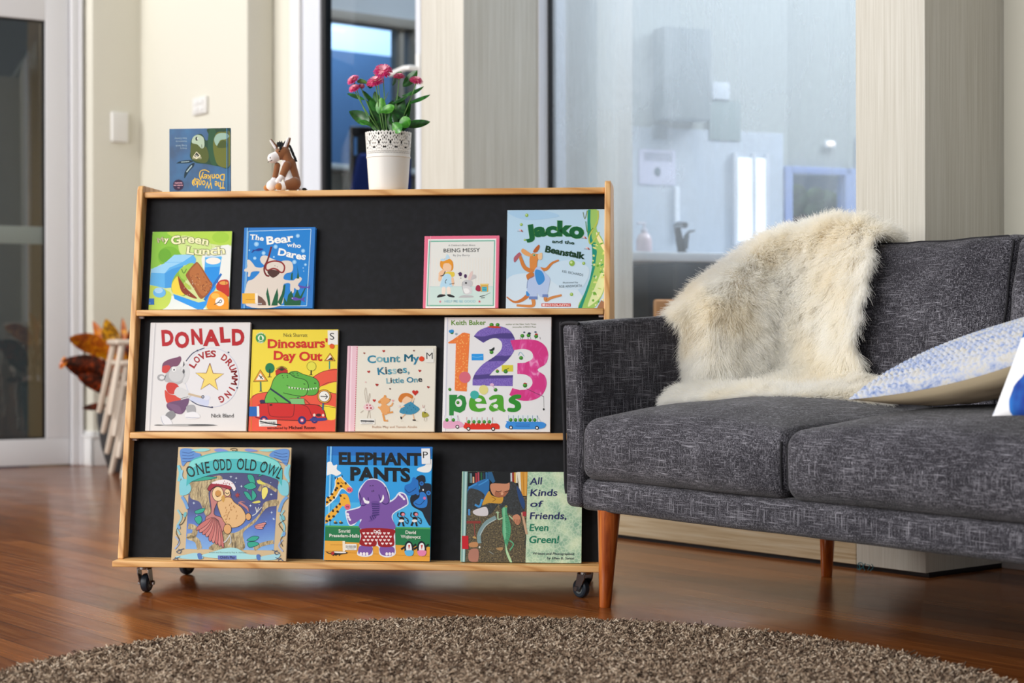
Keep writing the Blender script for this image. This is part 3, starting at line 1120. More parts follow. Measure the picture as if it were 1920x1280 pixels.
q0, q1 = kp(1270, 490, 0.0), kp(1187, 490, 0.0)
zc = q0.z
kc = kthing('kitchen_counter', 'kitchen counter with white benchtop and dark cupboards behind the glass', 'counter')
MB().rbox((kx0 + 0.002, 0.0, zc), (3.6, KB - 0.015, zc + 0.035), 0.004).build('benchtop', m_bench, kc)
MB().rbox((q0.x + 0.02, 0.03, 0.1), (3.6, 0.05, zc - 0.003), 0.003).build('cupboard_front', m_dark, kc)
mb = MB()
mb.rbox((kx0 + 0.002, 0.56, 0.0), (q0.x + 0.02, 0.58, zc - 0.003), 0.001)
mb.rbox((kx0 + 0.002, 0.04, 0.60), (q0.x + 0.018, 0.56, 0.618), 0.001).rbox((kx0 + 0.002, 0.04, 0.1), (q0.x + 0.018, 0.56, 0.118), 0.001)
mb.rbox((q0.x + 0.0, 0.03, 0.0), (q0.x + 0.02, 0.56, zc - 0.003), 0.001)
mb.build('open_shelves', mat('dark_open_shelves', '#3a3630', 0.7), kc)


def kprop(name, label, cat, lo, hi, m, r=0.004, group=None):
    o = MB().rbox(lo, hi, r).build(name, m)
    o.matrix_world = KF
    return tag(o, label, cat, group)


b0, b1 = kp(1219, 546, 0.12), kp(1262, 528, 0.12)
kprop('storage_box', 'teal blue box on the open shelf under the kitchen bench', 'box', (b0.x, 0.10, 0.619), (b1.x, 0.32, 0.619 + 0.05), mat('teal_box', '#1f5a78', 0.6))
b0, b1 = kp(1229, 525, 0.2), kp(1252, 492, 0.2)
vs = MB().lathe([(0, 0), (0.03, 0), (0.036, 0.02), (0.03, 0.06), (0.02, 0.075), (0, 0.078)], 20).build('brown_jar', mat('brown_jar', '#7a4a1c', 0.5))
vs.matrix_world = KF @ Matrix.Translation((b0.x + 0.04, 0.2, 0.67)); tag(vs, 'small brown jar on the teal box under the kitchen bench', 'jar')
# tap
tp = kp(1283, 474, 0.12)
tap = kthing('mixer_tap', 'slanted chrome mixer tap on the white benchtop behind the glass', 'tap', x=tp.x, y=0.14, z=zc + 0.035)
m_tap = mat('tap_chrome', '#77797c', 0.15, metal=1.0)
m_tapd = mat('tap_dark_chrome', '#3c3a38', 0.2, metal=0.9)
MB().lathe([(0, 0), (0.026, 0), (0.026, 0.006), (0.018, 0.012), (0, 0.012)], 20).tube([(0.0, 0, 0.008), (-0.012, 0, 0.06), (-0.026, -0.01, 0.108)], [0.017, 0.015, 0.013], 14).build('tap_body', m_tapd, tap)
MB().tube([(-0.026, -0.008, 0.108), (-0.030, -0.03, 0.112), (-0.032, -0.09, 0.106)], [0.014, 0.013, 0.012], 12).build('spout', m_tap, tap)
MB().tube([(0.012, 0, 0.02), (0.018, 0, 0.06), (0.022, 0, 0.075)], [0.012, 0.011, 0.010], 10).tube([(0.014, 0, 0.07), (0.034, 0, 0.088), (0.056, 0, 0.092)], [0.007, 0.006, 0.004], 8).build('lever', m_tap, tap)
# soap bottle
sp = kp(1212, 478, 0.2)
sb = kthing('soap_bottle', 'pink soap pump bottle at the edge of the benchtop behind the glass', 'bottle', x=sp.x, y=0.22, z=zc + 0.036)
MB().lathe([(0, 0), (0.028, 0), (0.031, 0.005), (0.031, 0.055), (0.024, 0.075), (0.010, 0.085), (0, 0.085)], 24).build('bottle', mat('pink_soap', '#d9c6cb', 0.2), sb)
MB().lathe([(0, 0.085), (0.013, 0.085), (0.013, 0.098), (0.005, 0.1), (0.004, 0.118), (0, 0.118)], 16).rbox((-0.03, -0.006, 0.116), (0.008, 0.006, 0.124), 0.003).build('pump', mat('white_plastic_pump', '#d8d3dd', 0.4), sb)


def panel(name, label, cat, x0, y0, x1, y1, m, th=0.012, r=0.003, group=None):
    a, b = kp(x0, y1, KB - 0.014), kp(x1, y0, KB - 0.014)
    return kprop(name, label, cat, (a.x, KB - 0.014 - th, a.z), (b.x, KB - 0.0125, b.z), m, r, group)


m_paper = mat('lilac_notice_paper', '#d5d3ea', 0.7)
no = panel('notice_sheet', 'lilac notice sheet with a dark round mark on the kitchen wall', 'notice', 1198, 282, 1266, 345, m_paper, 0.003, 0.0005)
a = kp(1233, 322, KB - 0.0185)
dk = MB().ell((a.x, KB - 0.0178, a.z), (0.015, 0.0008, 0.019), 10)
for i in range(5):
    z_ = kp(1233, 288 + i * 3.2, KB - 0.0178).z
    dk.rbox((kp(1204, 300, KB).x, KB - 0.0180, z_), (kp(1258, 300, KB).x, KB - 0.0174, z_ + 0.002), 0.0001)
dk.build('printed_mark', mat('dark_teal_ink', '#2c4f63', 0.6), no)
panel('power_outlet', 'white power outlet high on the grey kitchen wall', 'outlet', 1333, 156, 1366, 186, mat('white_outlet', '#dfe6ee', 0.4))
panel('wall_switch', 'grey switch plate above the lilac notice on the kitchen wall', 'switch', 1222, 236, 1249, 260, mat('grey_switch', '#8f989e', 0.4))
panel('wall_poster', 'faded grey poster under the kitchen power outlet', 'poster', 1330, 190, 1388, 262, mat('faded_poster', '#93a19f', 0.6), 0.003, 0.0005)
panel('wall_cabinet', 'tall grey cupboard on the kitchen wall left of the outlet', 'cabinet', 1224, 62, 1312, 226, mat('grey_cupboard', '#8b9496', 0.5), 0.10, 0.004)
# bright reflection in the big pane, built as a glowing framed panel
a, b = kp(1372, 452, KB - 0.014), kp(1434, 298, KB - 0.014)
w2 = empty('bright_reflection', M=KF); struct(w2)
m_lit = mat('reflection_glow', '#ffffff', 0.4, emit=('#eef5ff', 1.25))
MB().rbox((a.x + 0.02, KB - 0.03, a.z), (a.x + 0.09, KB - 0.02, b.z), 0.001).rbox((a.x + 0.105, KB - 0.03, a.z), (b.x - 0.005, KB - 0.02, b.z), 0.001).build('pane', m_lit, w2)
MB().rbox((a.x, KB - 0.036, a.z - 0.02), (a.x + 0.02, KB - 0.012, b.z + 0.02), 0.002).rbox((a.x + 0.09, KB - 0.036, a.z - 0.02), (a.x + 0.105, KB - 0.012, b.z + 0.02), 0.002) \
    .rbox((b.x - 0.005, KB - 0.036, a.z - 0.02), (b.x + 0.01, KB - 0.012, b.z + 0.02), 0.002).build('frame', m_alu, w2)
a, b = kp(1262, 448, KB - 0.014), kp(1272, 350, KB - 0.014)
kprop('white_strip', 'thin white upright strip on the kitchen wall behind the tap', 'white_strip', (a.x, KB - 0.03, a.z), (b.x, KB - 0.016, b.z), mat('white_strip_mat', '#eef3fb', 0.9), 0.006)  # plain strip put in for a thin white stripe
# outdoor reflection in the big pane, built as an added window and garden
m_vio = mat('violet_frame', '#8fa0cf', 0.4)
a, b = kp(1478, 470, KB), kp(1592, 325, KB)
w3 = empty('reflection_window', M=KF); struct(w3)
MB().rbox((a.x - 0.025, KB - 0.02, a.z - 0.02), (a.x + 0.012, KB + 0.05, b.z + 0.02), 0.003).rbox((b.x - 0.03, KB - 0.02, a.z - 0.02), (b.x + 0.025, KB + 0.05, b.z + 0.02), 0.003) \
    .rbox((a.x, KB - 0.02, b.z - 0.01), (b.x, KB + 0.05, b.z + 0.02), 0.003).build('frame', m_vio, w3)
MB().rbox((a.x, KB + 0.02, a.z), (b.x, KB + 0.026, b.z), 0.001).build('pane', m_pane, w3)
yo = KB + 1.6
a, b = kp(1470, 470, yo), kp(1570, 388, yo)
m_brk = mat('reflection_terracotta', '#b86a48', 0.8)
kprop('reflection_orange', 'terracotta block added for the orange of the reflected outdoor view', 'garden wall', (a.x - 0.2, yo, 0), (b.x + 1.2, yo + 0.2, b.z), m_brk)
a = kp(1530, 372, yo - 0.35)
mb = MB()
for i in range(46):
    p = V(rng.normal(a.x, 0.13), yo - 0.3 + rng.normal(0, 0.06), a.z + rng.normal(0, 0.03) - 0.03)
    mb.ell(p, (0.05, 0.04, 0.035), 6)
mb.tube([(a.x, yo - 0.3, 0), (a.x, yo - 0.3, a.z)], 0.02, 8)
o = mb.build('reflection_shrub', mat('shrub_leaves', '#8aa061', 0.8)); o.matrix_world = KF
tag(o, 'green shrub added for the greenery of the reflected outdoor view', 'shrub')
kprop('reflection_white', 'small white block added for the white of the reflected outdoor view', 'block', (kp(1535, 400, yo + 0.6).x, yo + 0.4, 0), (kp(1572, 400, yo + 0.6).x, yo + 0.8, kp(1550, 362, yo + 0.6).z), m_white)
o = MB().rbox((0.9, yo + 1.6, 0), (5.5, yo + 1.7, 3.2), 0.01).build('wall_neighbour', mat('blue_grey_render', '#8fa3c0', 0.8)); o.matrix_world = KF; struct(o)
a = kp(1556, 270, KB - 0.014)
dl_ = kthing('reflected_spot', 'small glowing spot added for a reflection in the kitchen glass', 'reflection', x=a.x, y=KB - 0.013, z=a.z)  # light spot reflected in the glass, built as a glowing bead
MB().ell((0, -0.008, 0), (0.022, 0.012, 0.012), 10).build('spot_bead', mat('spot_glow', '#fff3e0', 0.4, emit=('#ffe9d0', 1.3)), dl_)
MB().rbox((-0.028, -0.006, -0.016), (0.028, 0.0, 0.016), 0.003).build('spot_base', m_alu, dl_)

# orange wooden chair just behind the pane
cz = at(1228, 560, 6.0); cz.z = 0
CH = frame(cz, K, KN, UP)
ch = empty('kitchen_chair', M=CH)
tag(ch, 'orange wooden chair whose backrest shows behind the glass above the sofa arm', 'chair')
m_chw = pine('orange_wood', 0)
m_chw = mat('honey_wood', '#c98746', 0.45)
ctop = at(1228, 561, 6.0).z
MB().rbox((0, 0, ctop - 0.15), (0.36, 0.018, ctop), 0.012, 2, 4).build('backrest', m_chw, ch)
MB().rbox((-0.005, 0.0, 0.40), (0.365, 0.27, 0.422), 0.008, 2, 3).build('seat', m_chw, ch)
for x in (0.02, 0.34):
    MB().tube([(x, 0.02, 0), (x, 0.022, 0.40), (x, 0.016, ctop - 0.13)], [0.013, 0.016, 0.013], 10).build('leg', m_chw, ch)
    MB().tube([(x, 0.24, 0), (x, 0.24, 0.40)], [0.013, 0.016], 10).build('leg', m_chw, ch)

# ================================================================== ROOM BEHIND THE GLAZED DOOR
RO = at(612, 640, 9.27); RO.z = 0
RX, RY = N.copy(), -W.copy()
RY = V(-RX.y, RX.x, 0)
RF = frame(RO, RX, RY, UP)
RFI = RF.inverted()


def rp(px, py, y=0.0): return RFI @ onplane(px, py, RO + RY * y, RY)


def rst(name, lo, hi, m, r=0.003):
    o = MB().rbox(lo, hi, r).build(name, m); o.matrix_world = RF
    return struct(o)


area('facade_fill', RF @ V(0.9, 1.0, 3.2), RF @ V(0.3, 1.2, 1.2), 2.4, 0.6, 70, (0.85, 0.93, 1.0))  # added light over the blue facade, too dark otherwise
area('lobby_fill', RF @ V(0.3, -0.9, 2.8), RF @ V(0.3, -0.7, 0), 1.4, 0.6, 22, (0.95, 0.97, 1.0))  # added light to brighten the lobby, no fitting built
m_taupe = mat('taupe_window_frame', '#8d8478', 0.5)
zt0, zt1 = rp(612, 17).z, rp(612, 35).z
xj0, xj1 = rp(752, 200).x, rp(784, 200).x
rst('wall_lobby', (-0.30, 0, zt0), (2.2, 0.12, HT + 0.2), mat('lobby_wall', '#b9babb', 0.7))
rst('wall_lobby_end', (xj1, 0, 0), (2.2, 0.12, zt0), mat('lobby_wall', '#b9babb', 0.7))
zsill = rp(640, 312).z
rst('wall_lobby_low', (-0.30, 0, 0), (xj1, 0.12, zsill - 0.03), mat('lobby_low_wall', '#a8a79c', 0.7))
w4 = empty('window_4', M=RF); struct(w4)
MB().rbox((-0.30, -0.03, zt1), (xj1, 0.1, zt0), 0.004).rbox((xj1 - 0.035, -0.03, zsill), (xj1, 0.1, zt1), 0.004).rbox((xj0, 0.01, zsill), (xj0 + 0.03, 0.1, zt1), 0.004).build('frame', m_taupe, w4)
MB().rbox((-0.30, -0.12, zsill - 0.03), (xj1, 0.1, zsill), 0.004).build('sill', mat('pale_sill', '#c3c8c9', 0.4), w4)
MB().rbox((-0.30, 0.05, zsill), (xj1, 0.056, zt1), 0.001).build('pane', m_pane, w4)
# blue building outside, glowing strip added for the bright sky band
yo2 = 1.2
c0, c1 = rp(605, 90, yo2), rp(742, 44, yo2)
rst('wall_outside', (-1.3, yo2, 0), (c1.x + 0.5, yo2 + 0.2, c0.z), mat('blue_facade', '#64809f', 0.7))
rst('wall_outside_high', (-1.3, yo2 + 0.001, c1.z + 0.01), (c1.x + 0.5, yo2 + 0.2, c1.z + 0.9), mat('blue_facade', '#64809f', 0.7))
rst('wall_outside_end', (c1.x, yo2 - 0.04, 0), (c1.x + 0.9, yo2 + 0.2, c1.z + 0.8), mat('blue_facade_dark', '#5b7691', 0.7))
rst('sky_strip', (-1.3, yo2 + 0.03, c0.z), (c1.x, yo2 + 0.05, c1.z + 0.01), mat('sky_strip_glow', '#ffffff', 0.4, emit=('#d3e4fb', 1.0)))
# dark chair with a blue jacket
cp = at(657, 236, 8.2)
CF = frame(V(cp.x, cp.y, 0), RX * 0.6 + V(0.55, -0.1, 0), RY, UP)
CX = V(0.96, 0.28, 0).normalized()
CF = frame(V(cp.x, cp.y, 0), CX, V(-CX.y, CX.x, 0), UP)
dc = empty('high_chair', M=CF)
tag(dc, 'dark brown high backed chair seen through the glazed door behind the flower pot', 'chair')
m_dc = mat('dark_brown_frame', '#2f2725', 0.5)
h1 = cp.z
mb = MB()
mb.rbox((0, 0, h1 - 0.19), (0.018, 0.03, h1), 0.006).rbox((0.035, 0, h1 - 0.19), (0.17, 0.03, h1), 0.006).rbox((0, 0, h1 - 0.05), (0.17, 0.03, h1), 0.010).rbox((0, 0, h1 - 0.19), (0.17, 0.03, h1 - 0.135), 0.006)
mb.build('backrest', m_dc, dc)
MB().rbox((-0.02, -0.05, 0.9), (0.24, 0.34, 0.93), 0.008).build('seat', m_dc, dc)
for x in (0.0, 0.20):
    for y in (0.0, 0.30):
        MB().tube([(x + 0.01, y + 0.015, 0), (x + 0.01, y + 0.015, 0.91 if y else h1 - 0.18)], 0.013, 8).build('leg', m_dc, dc)
jk = MB().rbox((0.03, -0.055, h1 - 0.50), (0.28, -0.005, h1 - 0.13), 0.022, 4, 3, fn=lambda p: p + np.array([0.22 * (h1 - 0.13 - p[2]) * (-1 if p[0] < 0.1 else 0.1), mnoise.noise(Vector(p) * 9) * 0.015, 0])).build('blue_jacket', mat('royal_blue_cloth', '#2d3f86', 0.9))
jk.matrix_world = CF
tag(jk, 'royal blue jacket hanging on the dark chair behind the glazed door', 'jacket')

# ================================================================== WALL PLATES
def wall_plate(name, label, cat, pts, plane, th, m):
    root = empty(name, M=WF)
    tag(root, label, cat)
    return root


a0, a1 = WFI @ onplane(206, 266, C0 + W * xA, W), WFI @ onplane(237, 212, C0 + W * xA, W)
ws = MB().rbox((xA + 0.0005, a0.y, a0.z), (xA + 0.026, a1.y, a1.z), 0.007, 1, 3).build('wall_box', mat('white_plastic', '#dfdedb', 0.4))
ws.matrix_world = WF
tag(ws, 'plain white rectangular wall box on the shaded wall next to the glass door', 'wall box')
a0, a1 = WFI @ onplane(365, 217, C0 + N * yBw, N), WFI @ onplane(391, 179, C0 + N * yBw, N)
sp = empty('switch_plate', M=WF)
tag(sp, 'white four-button switch plate on the cream wall above the upright blue book', 'light switch')
MB().rbox((a0.x, yBw - 0.014, a0.z), (a1.x, yBw - 0.0005, a1.z), 0.003, 1, 2).build('plate', mat('white_plastic', '#dfdedb', 0.4), sp)
for i in range(2):
    for j in range(2):
        w_, h_ = a1.x - a0.x, a1.z - a0.z
        MB().rbox((a0.x + w_ * (0.2 + 0.36 * i), yBw - 0.019, a0.z + h_ * (0.16 + 0.4 * j)), (a0.x + w_ * (0.42 + 0.36 * i), yBw - 0.0135, a0.z + h_ * (0.42 + 0.4 * j)), 0.002).build('rocker', m_white, sp)

# teal pencil scribble on the timber column near the floor
def scribble():
    pts = [[(1607, 1069), (1609, 1056), (1616, 1055), (1618, 1062), (1612, 1067), (1608, 1066)], [(1610, 1058), (1613, 1066)], [(1613, 1057), (1611, 1066)], [(1622, 1056), (1619, 1062), (1622, 1070)], [(1625, 1058), (1631, 1060), (1627, 1069)], [(1634, 1057), (1637, 1064), (1630, 1071)]]
    mb = MB()
    for s in pts:
        mb.tube([WFI @ onplane(x, y, C0 - N * 0.0012, N) for x, y in spline(s, 4)], 0.0008, 5)
    o = mb.build('pencil_mark', mat('teal_marker', '#2f7d8c', 0.6), trim_col_r)
    return o


scribble()

# ================================================================== STOOLS
m_st = mat('pale_limed_wood', '#d2c3b3', 0.5)
stool_c = at(300, 634, 7.95)
stz = [0.0, 0.093, 0.186, 0.279]
names = ['bottom pale wooden stool of the stack, standing on the floor', 'second pale wooden stool up from the floor in the stack',
         'third pale wooden stool from the floor, under the topmost one', 'topmost pale wooden stool in the stack behind the book stand']


def make_stool():
    root = empty('wooden_stool')
    MB().rbox((-0.165, -0.14, 0.308), (0.165, 0.14, 0.333), 0.012, 2, 4).build('seat', m_st, root)
    for sx in (-1, 1):
        for sy in (-1, 1):
            MB().tube([(sx * 0.195, sy * 0.165, 0.0), (sx * 0.19, sy * 0.16, 0.02), (sx * 0.135, sy * 0.115, 0.31)], [0.011, 0.0135, 0.015], 12).build('leg', m_st, root)
    return root


proto = make_stool()
for i in range(4):
    o = proto if i == 0 else copy_tree(proto)
    off = -0.018 * i
    o.matrix_world = frame(V(stool_c.x + off, stool_c.y, stz[i]), K, KN, UP)
    tag(o, names[i], 'stool', 'pale wooden stools stacked behind the book stand')

# ================================================================== CROTON
def blade(base, tip, width, bow=0.02, curl=0.3, side=None, n=12, m=5, wave=0.0):
    base, tip = Vector(base), Vector(tip)
    ax = tip - base
    L = ax.length
    a = ax.normalized()
    s = Vector(side) if side is not None else a.cross(V(0.1, 1, 0.1))
    s = (s - a * s.dot(a)).normalized()
    nrm = s.cross(a)
    G_ = []
    for i in range(n + 1):
        t_ = i / n
        w_ = width * 0.5 * (math.sin(math.pi * min(1, t_ ** 0.8)) ** 0.75) * (0.75 + 0.4 * t_) + 0.0006
        c_ = base + ax * t_ + nrm * (bow * L * math.sin(math.pi * t_)) - nrm * (curl * L * t_ * t_ * 0.5)
        row = []
        for j in range(m + 1):
            q = j / m * 2 - 1
            row.append(c_ + s * (w_ * q) + nrm * (abs(q) * w_ * 0.28 + wave * w_ * math.sin(t_ * 14 + q)))
        G_.append(row)
    return G_


cr = at(238, 882, 8.2); cr.z = 0
cro = empty('croton_plant', M=frame(cr, V(1, 0, 0), V(0, 1, 0), UP))
tag(cro, 'croton with orange and dark red leaves in a dark grey pot by the glass door', 'potted plant')
zr = at(182, 768, 8.2).z
rt = (238 - 183) / F * 8.2
MB().lathe([(0, 0), (rt * 0.55, 0), (rt * 0.62, 0.01), (rt * 0.86, zr * 0.4), (rt * 0.99, zr * 0.8), (rt, zr), (rt * 0.93, zr), (rt * 0.9, zr * 0.9), (0, zr * 0.88)], 40).build('pot', mat('dark_grey_planter', '#3b3c3e', 0.6), cro)


def leaf_mat(name, edge, vein, mid):
    m = mat(name, mid, 0.35, spec=0.5)
    t = NT(m)
    a = t.noise(t.mapping((28, 28, 28)), 1.0, 3, 0.6, 1.5)
    t.col(t.ramp(a, [(0.36, edge), (0.5, mid), (0.62, vein)]))
    return m


m_l1 = leaf_mat('orange_leaf', '#8c3c08', '#e8a012', '#c9650e')
m_l2 = leaf_mat('dark_red_leaf', '#26100a', '#a8400e', '#4a1a0c')
m_l3 = leaf_mat('yellow_green_leaf', '#4a3a10', '#dfa616', '#a8701a')
CFI = cro.matrix_world.inverted()


def cl_(px, py, d): return CFI @ at(px, py, d)


for (b, tp_, w_, d0, d1, m_, bw) in [
    ((222, 672), (128, 630), 0.105, 8.2, 8.05, m_l1, 0.10), ((235, 728), (116, 672), 0.135, 8.12, 7.95, m_l2, 0.12), ((225, 745), (144, 702), 0.085, 8.1, 8.0, m_l2, 0.1),
    ((212, 680), (200, 597), 0.095, 8.2, 8.2, m_l3, 0.08), ((205, 680), (176, 602), 0.06, 8.25, 8.3, m_l1, 0.05), ((232, 670), (231, 596), 0.035, 8.2, 8.25, m_l1, 0.05),
    ((240, 690), (262, 600), 0.10, 8.15, 8.1, m_l2, 0.05), ((205, 760), (152, 764), 0.035, 8.1, 8.0, m_l2, -0.05), ((230, 700), (205, 640), 0.10, 8.1, 8.05, m_l1, 0.06), ((240, 720), (285, 660), 0.11, 8.15, 8.1, m_l2, 0.1), ((240, 700), (285, 620), 0.10, 8.3, 8.4, m_l1, 0.1)]:
    B, T_ = cl_(*b, d0), cl_(*tp_, d1)
    MB().grid(blade(B, T_, w_, bw, 0.12, n=14, wave=0.08)).build('leaf', m_, cro, smooth=180)
yt = cl_(113, 676, 7.95)
MB().grid(blade(cl_(122, 668, 7.95), cl_(113, 692, 7.94), 0.03, 0.1)).build('leaf', m_l1, cro, smooth=180)
mb = MB()
for x_, y_ in ((0, 0), (0.02, 0.02), (-0.03, 0.01)):
    mb.tube([(x_, y_, zr * 0.85), (x_ * 2 - 0.01, y_, zr + 0.12), (x_ * 3 - 0.02, y_, zr + 0.24)], [0.010, 0.008, 0.005], 8)
mb.build('stem', mat('croton_stem', '#4b3a24', 0.7), cro)

# ================================================================== FLOWER POT ON THE STAND
def on_top(px, b):
    """point on the top shelf of the stand under picture column px at depth b"""
    p = BFI @ onplane(px, 400, BO + BN * b, BN)
    return V(p.x, b, ztop)


fp = on_top(728.5, 0.245)
PF = BF @ Matrix.Translation(fp + V(0, 0, 0.0006))
fpot = empty('potted_daisies', M=PF)
tag(fpot, 'pink daisies in a white pot with lace cut-out rim on top of the book stand', 'potted plant')
ppm = (PF.translation.y) / F           # metres per photo pixel there
cs = ppm / 5.12
m_pot = mat('white_enamel_pot', '#e4e2dd', 0.35, spec=0.5)
R1, R0, PH = 43.5 * ppm, 36.0 * ppm, 111.5 * ppm
zl = PH - 0.062 * 1.0


def prad(z): return R0 + (R1 - R0) * (z / PH) ** 0.9


prof = [(0, 0), (R0 - 0.002, 0), (R0, 0.002)] + [(prad(z), z) for z in np.linspace(0.01, PH * 0.56, 6)]
zb1 = PH * 0.56
prof += [(prad(zb1) + 0.0015, zb1 + 0.001), (prad(zb1) + 0.0015, zb1 + 0.004), (prad(zb1 + 0.005), zb1 + 0.005)]
MB().lathe(prof, 56).build('pot', m_pot, fpot, smooth=40)
# lace band: sheet with real cut-outs
nu, nz = 432, 66
za, zz = zb1 + 0.004, PH
rep = 12
holes = []
for (u, z, ru, rz) in [(0.5, 0.86, .075, .060), (0.5, 0.52, .085, .075), (0.36, 0.60, .055, .045), (0.64, 0.60, .055, .045), (0.5, 0.70, .04, .03), (0.5, 0.40, .035, .03),
                       (0.0, 0.70, .06, .05), (0.14, 0.64, .04, .05), (0.86, 0.64, .04, .05), (0.12, 0.78, .045, .035), (0.88, 0.78, .045, .035), (0.25, 0.74, .04, .04), (0.75, 0.74, .04, .04),
                       (0.0, 0.50, .03, .03), (0.10, 0.48, .03, .035), (0.90, 0.48, .03, .035), (0.20, 0.50, .03, .035), (0.80, 0.50, .03, .035), (0.08, 0.33, .075, .045), (0.92, 0.33, .075, .045),
                       (0.28, 0.36, .035, .035), (0.72, 0.36, .035, .035), (0.38, 0.42, .03, .03), (0.62, 0.42, .03, .03), (0.26, 0.88, .05, .04), (0.74, 0.88, .05, .04), (0.0, 0.86, .04, .035),
                       (0.42, 0.28, .03, .022), (0.58, 0.28, .03, .022), (0.25, 0.24, .03, .02), (0.75, 0.24, .03, .02)]:
    holes.append((u, z, ru, rz))
for k in range(8):
    holes.append(((k + 0.5) / 8, 0.165, .035, .018)); holes.append((k / 8, 0.105, .035, .018))
mb = MB()
idx = {}
for i in range(nu):
    for j in range(nz):
        u = ((i + 0.5) / nu * rep) % 1.0
        z = (j + 0.5) / nz
        cut = z > 0.93 + 0.06 * abs(math.sin(u * math.pi * 3)) * (1 if True else 0)
        if not cut:
            for (hu, hz2, ru, rz) in holes:
                d = abs(u - hu); d = min(d, 1 - d)
                if (d / ru) ** 2 + ((z - hz2) / rz) ** 2 < 1.0:
                    cut = True
                    break
        if cut: continue
        q = []
        for (ii_, jj_) in ((i, j), (i + 1, j), (i + 1, j + 1), (i, j + 1)):
            k = (ii_ % nu, jj_)
            if k not in idx:
                a = 2 * math.pi * k[0] / nu
                z3 = za + (zz - za) * jj_ / nz
                r_ = prad(z3)
                idx[k] = len(mb.v)
                mb.v.append(V(r_ * math.cos(a), r_ * math.sin(a), z3))
            q.append(idx[k])
        mb.f.append(q); mb.m.append(0)
o = mb.build('lace_rim', m_pot, fpot, smooth=40, weld=False)
o.modifiers.new('thick', 'SOLIDIFY').thickness = 0.0008
MB().lathe([(R0 * 0.9, 0.004), (R0 * 0.93, PH * 0.5), (R1 * 0.88, PH * 0.955), (R1 * 0.92, PH * 0.965), (R1 * 0.86, PH * 0.965), (R1 * 0.84, PH * 0.9), (0, PH * 0.9)], 40).build('inner_pot', mat('black_plastic_liner', '#14151a', 0.6), fpot)


def pl(x, y, d=0.0): return V((x - 504) * cs, d, (1276 - y) * cs)


m_g1 = leaf_mat('dark_green_leaf', '#123d14', '#2f7a28', '#1f5a1c')
m_g2 = leaf_mat('light_green_leaf', '#256a1c', '#5fa83a', '#3f8a28')
rl = random.Random(3)
leaves = [((330, 620), (128, 500), 105, -.02, 0), ((270, 390), (90, 318), 42, .0, 0), ((400, 470), (245, 290), 46, .01, 0), ((430, 540), (462, 385), 85, -.03, 1), ((450, 520), (595, 480), 70, -.035, 1),
          ((560, 600), (650, 370), 105, -.02, 0), ((640, 262), (780, 108), 78, .01, 0), ((540, 430), (728, 328), 52, -.01, 0), ((630, 350), (832, 258), 46, .01, 0), ((690, 430), (905, 345), 52, .0, 0),
          ((670, 650), (908, 610), 66, -.02, 0), ((620, 650), (745, 600), 95, -.025, 1), ((575, 640), (668, 735), 88, -.05, 1), ((370, 660), (250, 608), 44, -.03, 1), ((305, 200), (378, 112), 46, .02, 0),
          ((310, 270), (300, 190), 60, .02, 0), ((560, 180), (615, 108), 62, .015, 0), ((520, 240), (545, 130), 60, .03, 0), ((390, 480), (360, 300), 70, .02, 0), ((420, 560), (390, 380), 80, .03, 0),
          ((480, 560), (520, 380), 90, .03, 0), ((600, 480), (560, 330), 80, .03, 0), ((400, 650), (330, 540), 60, .0, 0), ((560, 660), (690, 530), 60, -.01, 0), ((450, 660), (400, 520), 80, .02, 0), ((520, 660), (600, 500), 80, .02, 0), ((350, 560), (285, 380), 55, .02, 1), ((590, 660), (560, 540), 60, -.02, 0), ((430, 420), (500, 300), 60, .02, 0)]
for _ in range(16):
    bx_ = rl.uniform(400, 600); leaves.append(((bx_, 690), (504 + (bx_ - 504) * 2.0 + rl.uniform(-60, 60), rl.uniform(380, 560)), rl.uniform(60, 95), rl.uniform(0, .035), 0))
for (b, tp_, w_, d, k) in leaves:
    B, T_ = pl(*b, d), pl(*tp_, d + rl.uniform(-.015, .02))
    MB().grid(blade(B, T_, w_ * cs * 1.22, rl.uniform(-0.06, 0.14), rl.uniform(-0.05, 0.2), n=12, side=None if w_ > 60 else V(0.3, 0.6, 0.7))).build('leaf', (m_g1, m_g2)[k], fpot, smooth=180)
m_stem = mat('flower_stem_green', '#5d8c3f', 0.5)
m_pk = [mat('petal_pink', '#e0507f', 0.6), mat('petal_deep_pink', '#c8246a', 0.6), mat('petal_pale_pink', '#f0a3b4', 0.6)]
m_bud = mat('calyx_green', '#6f9c4c', 0.6)
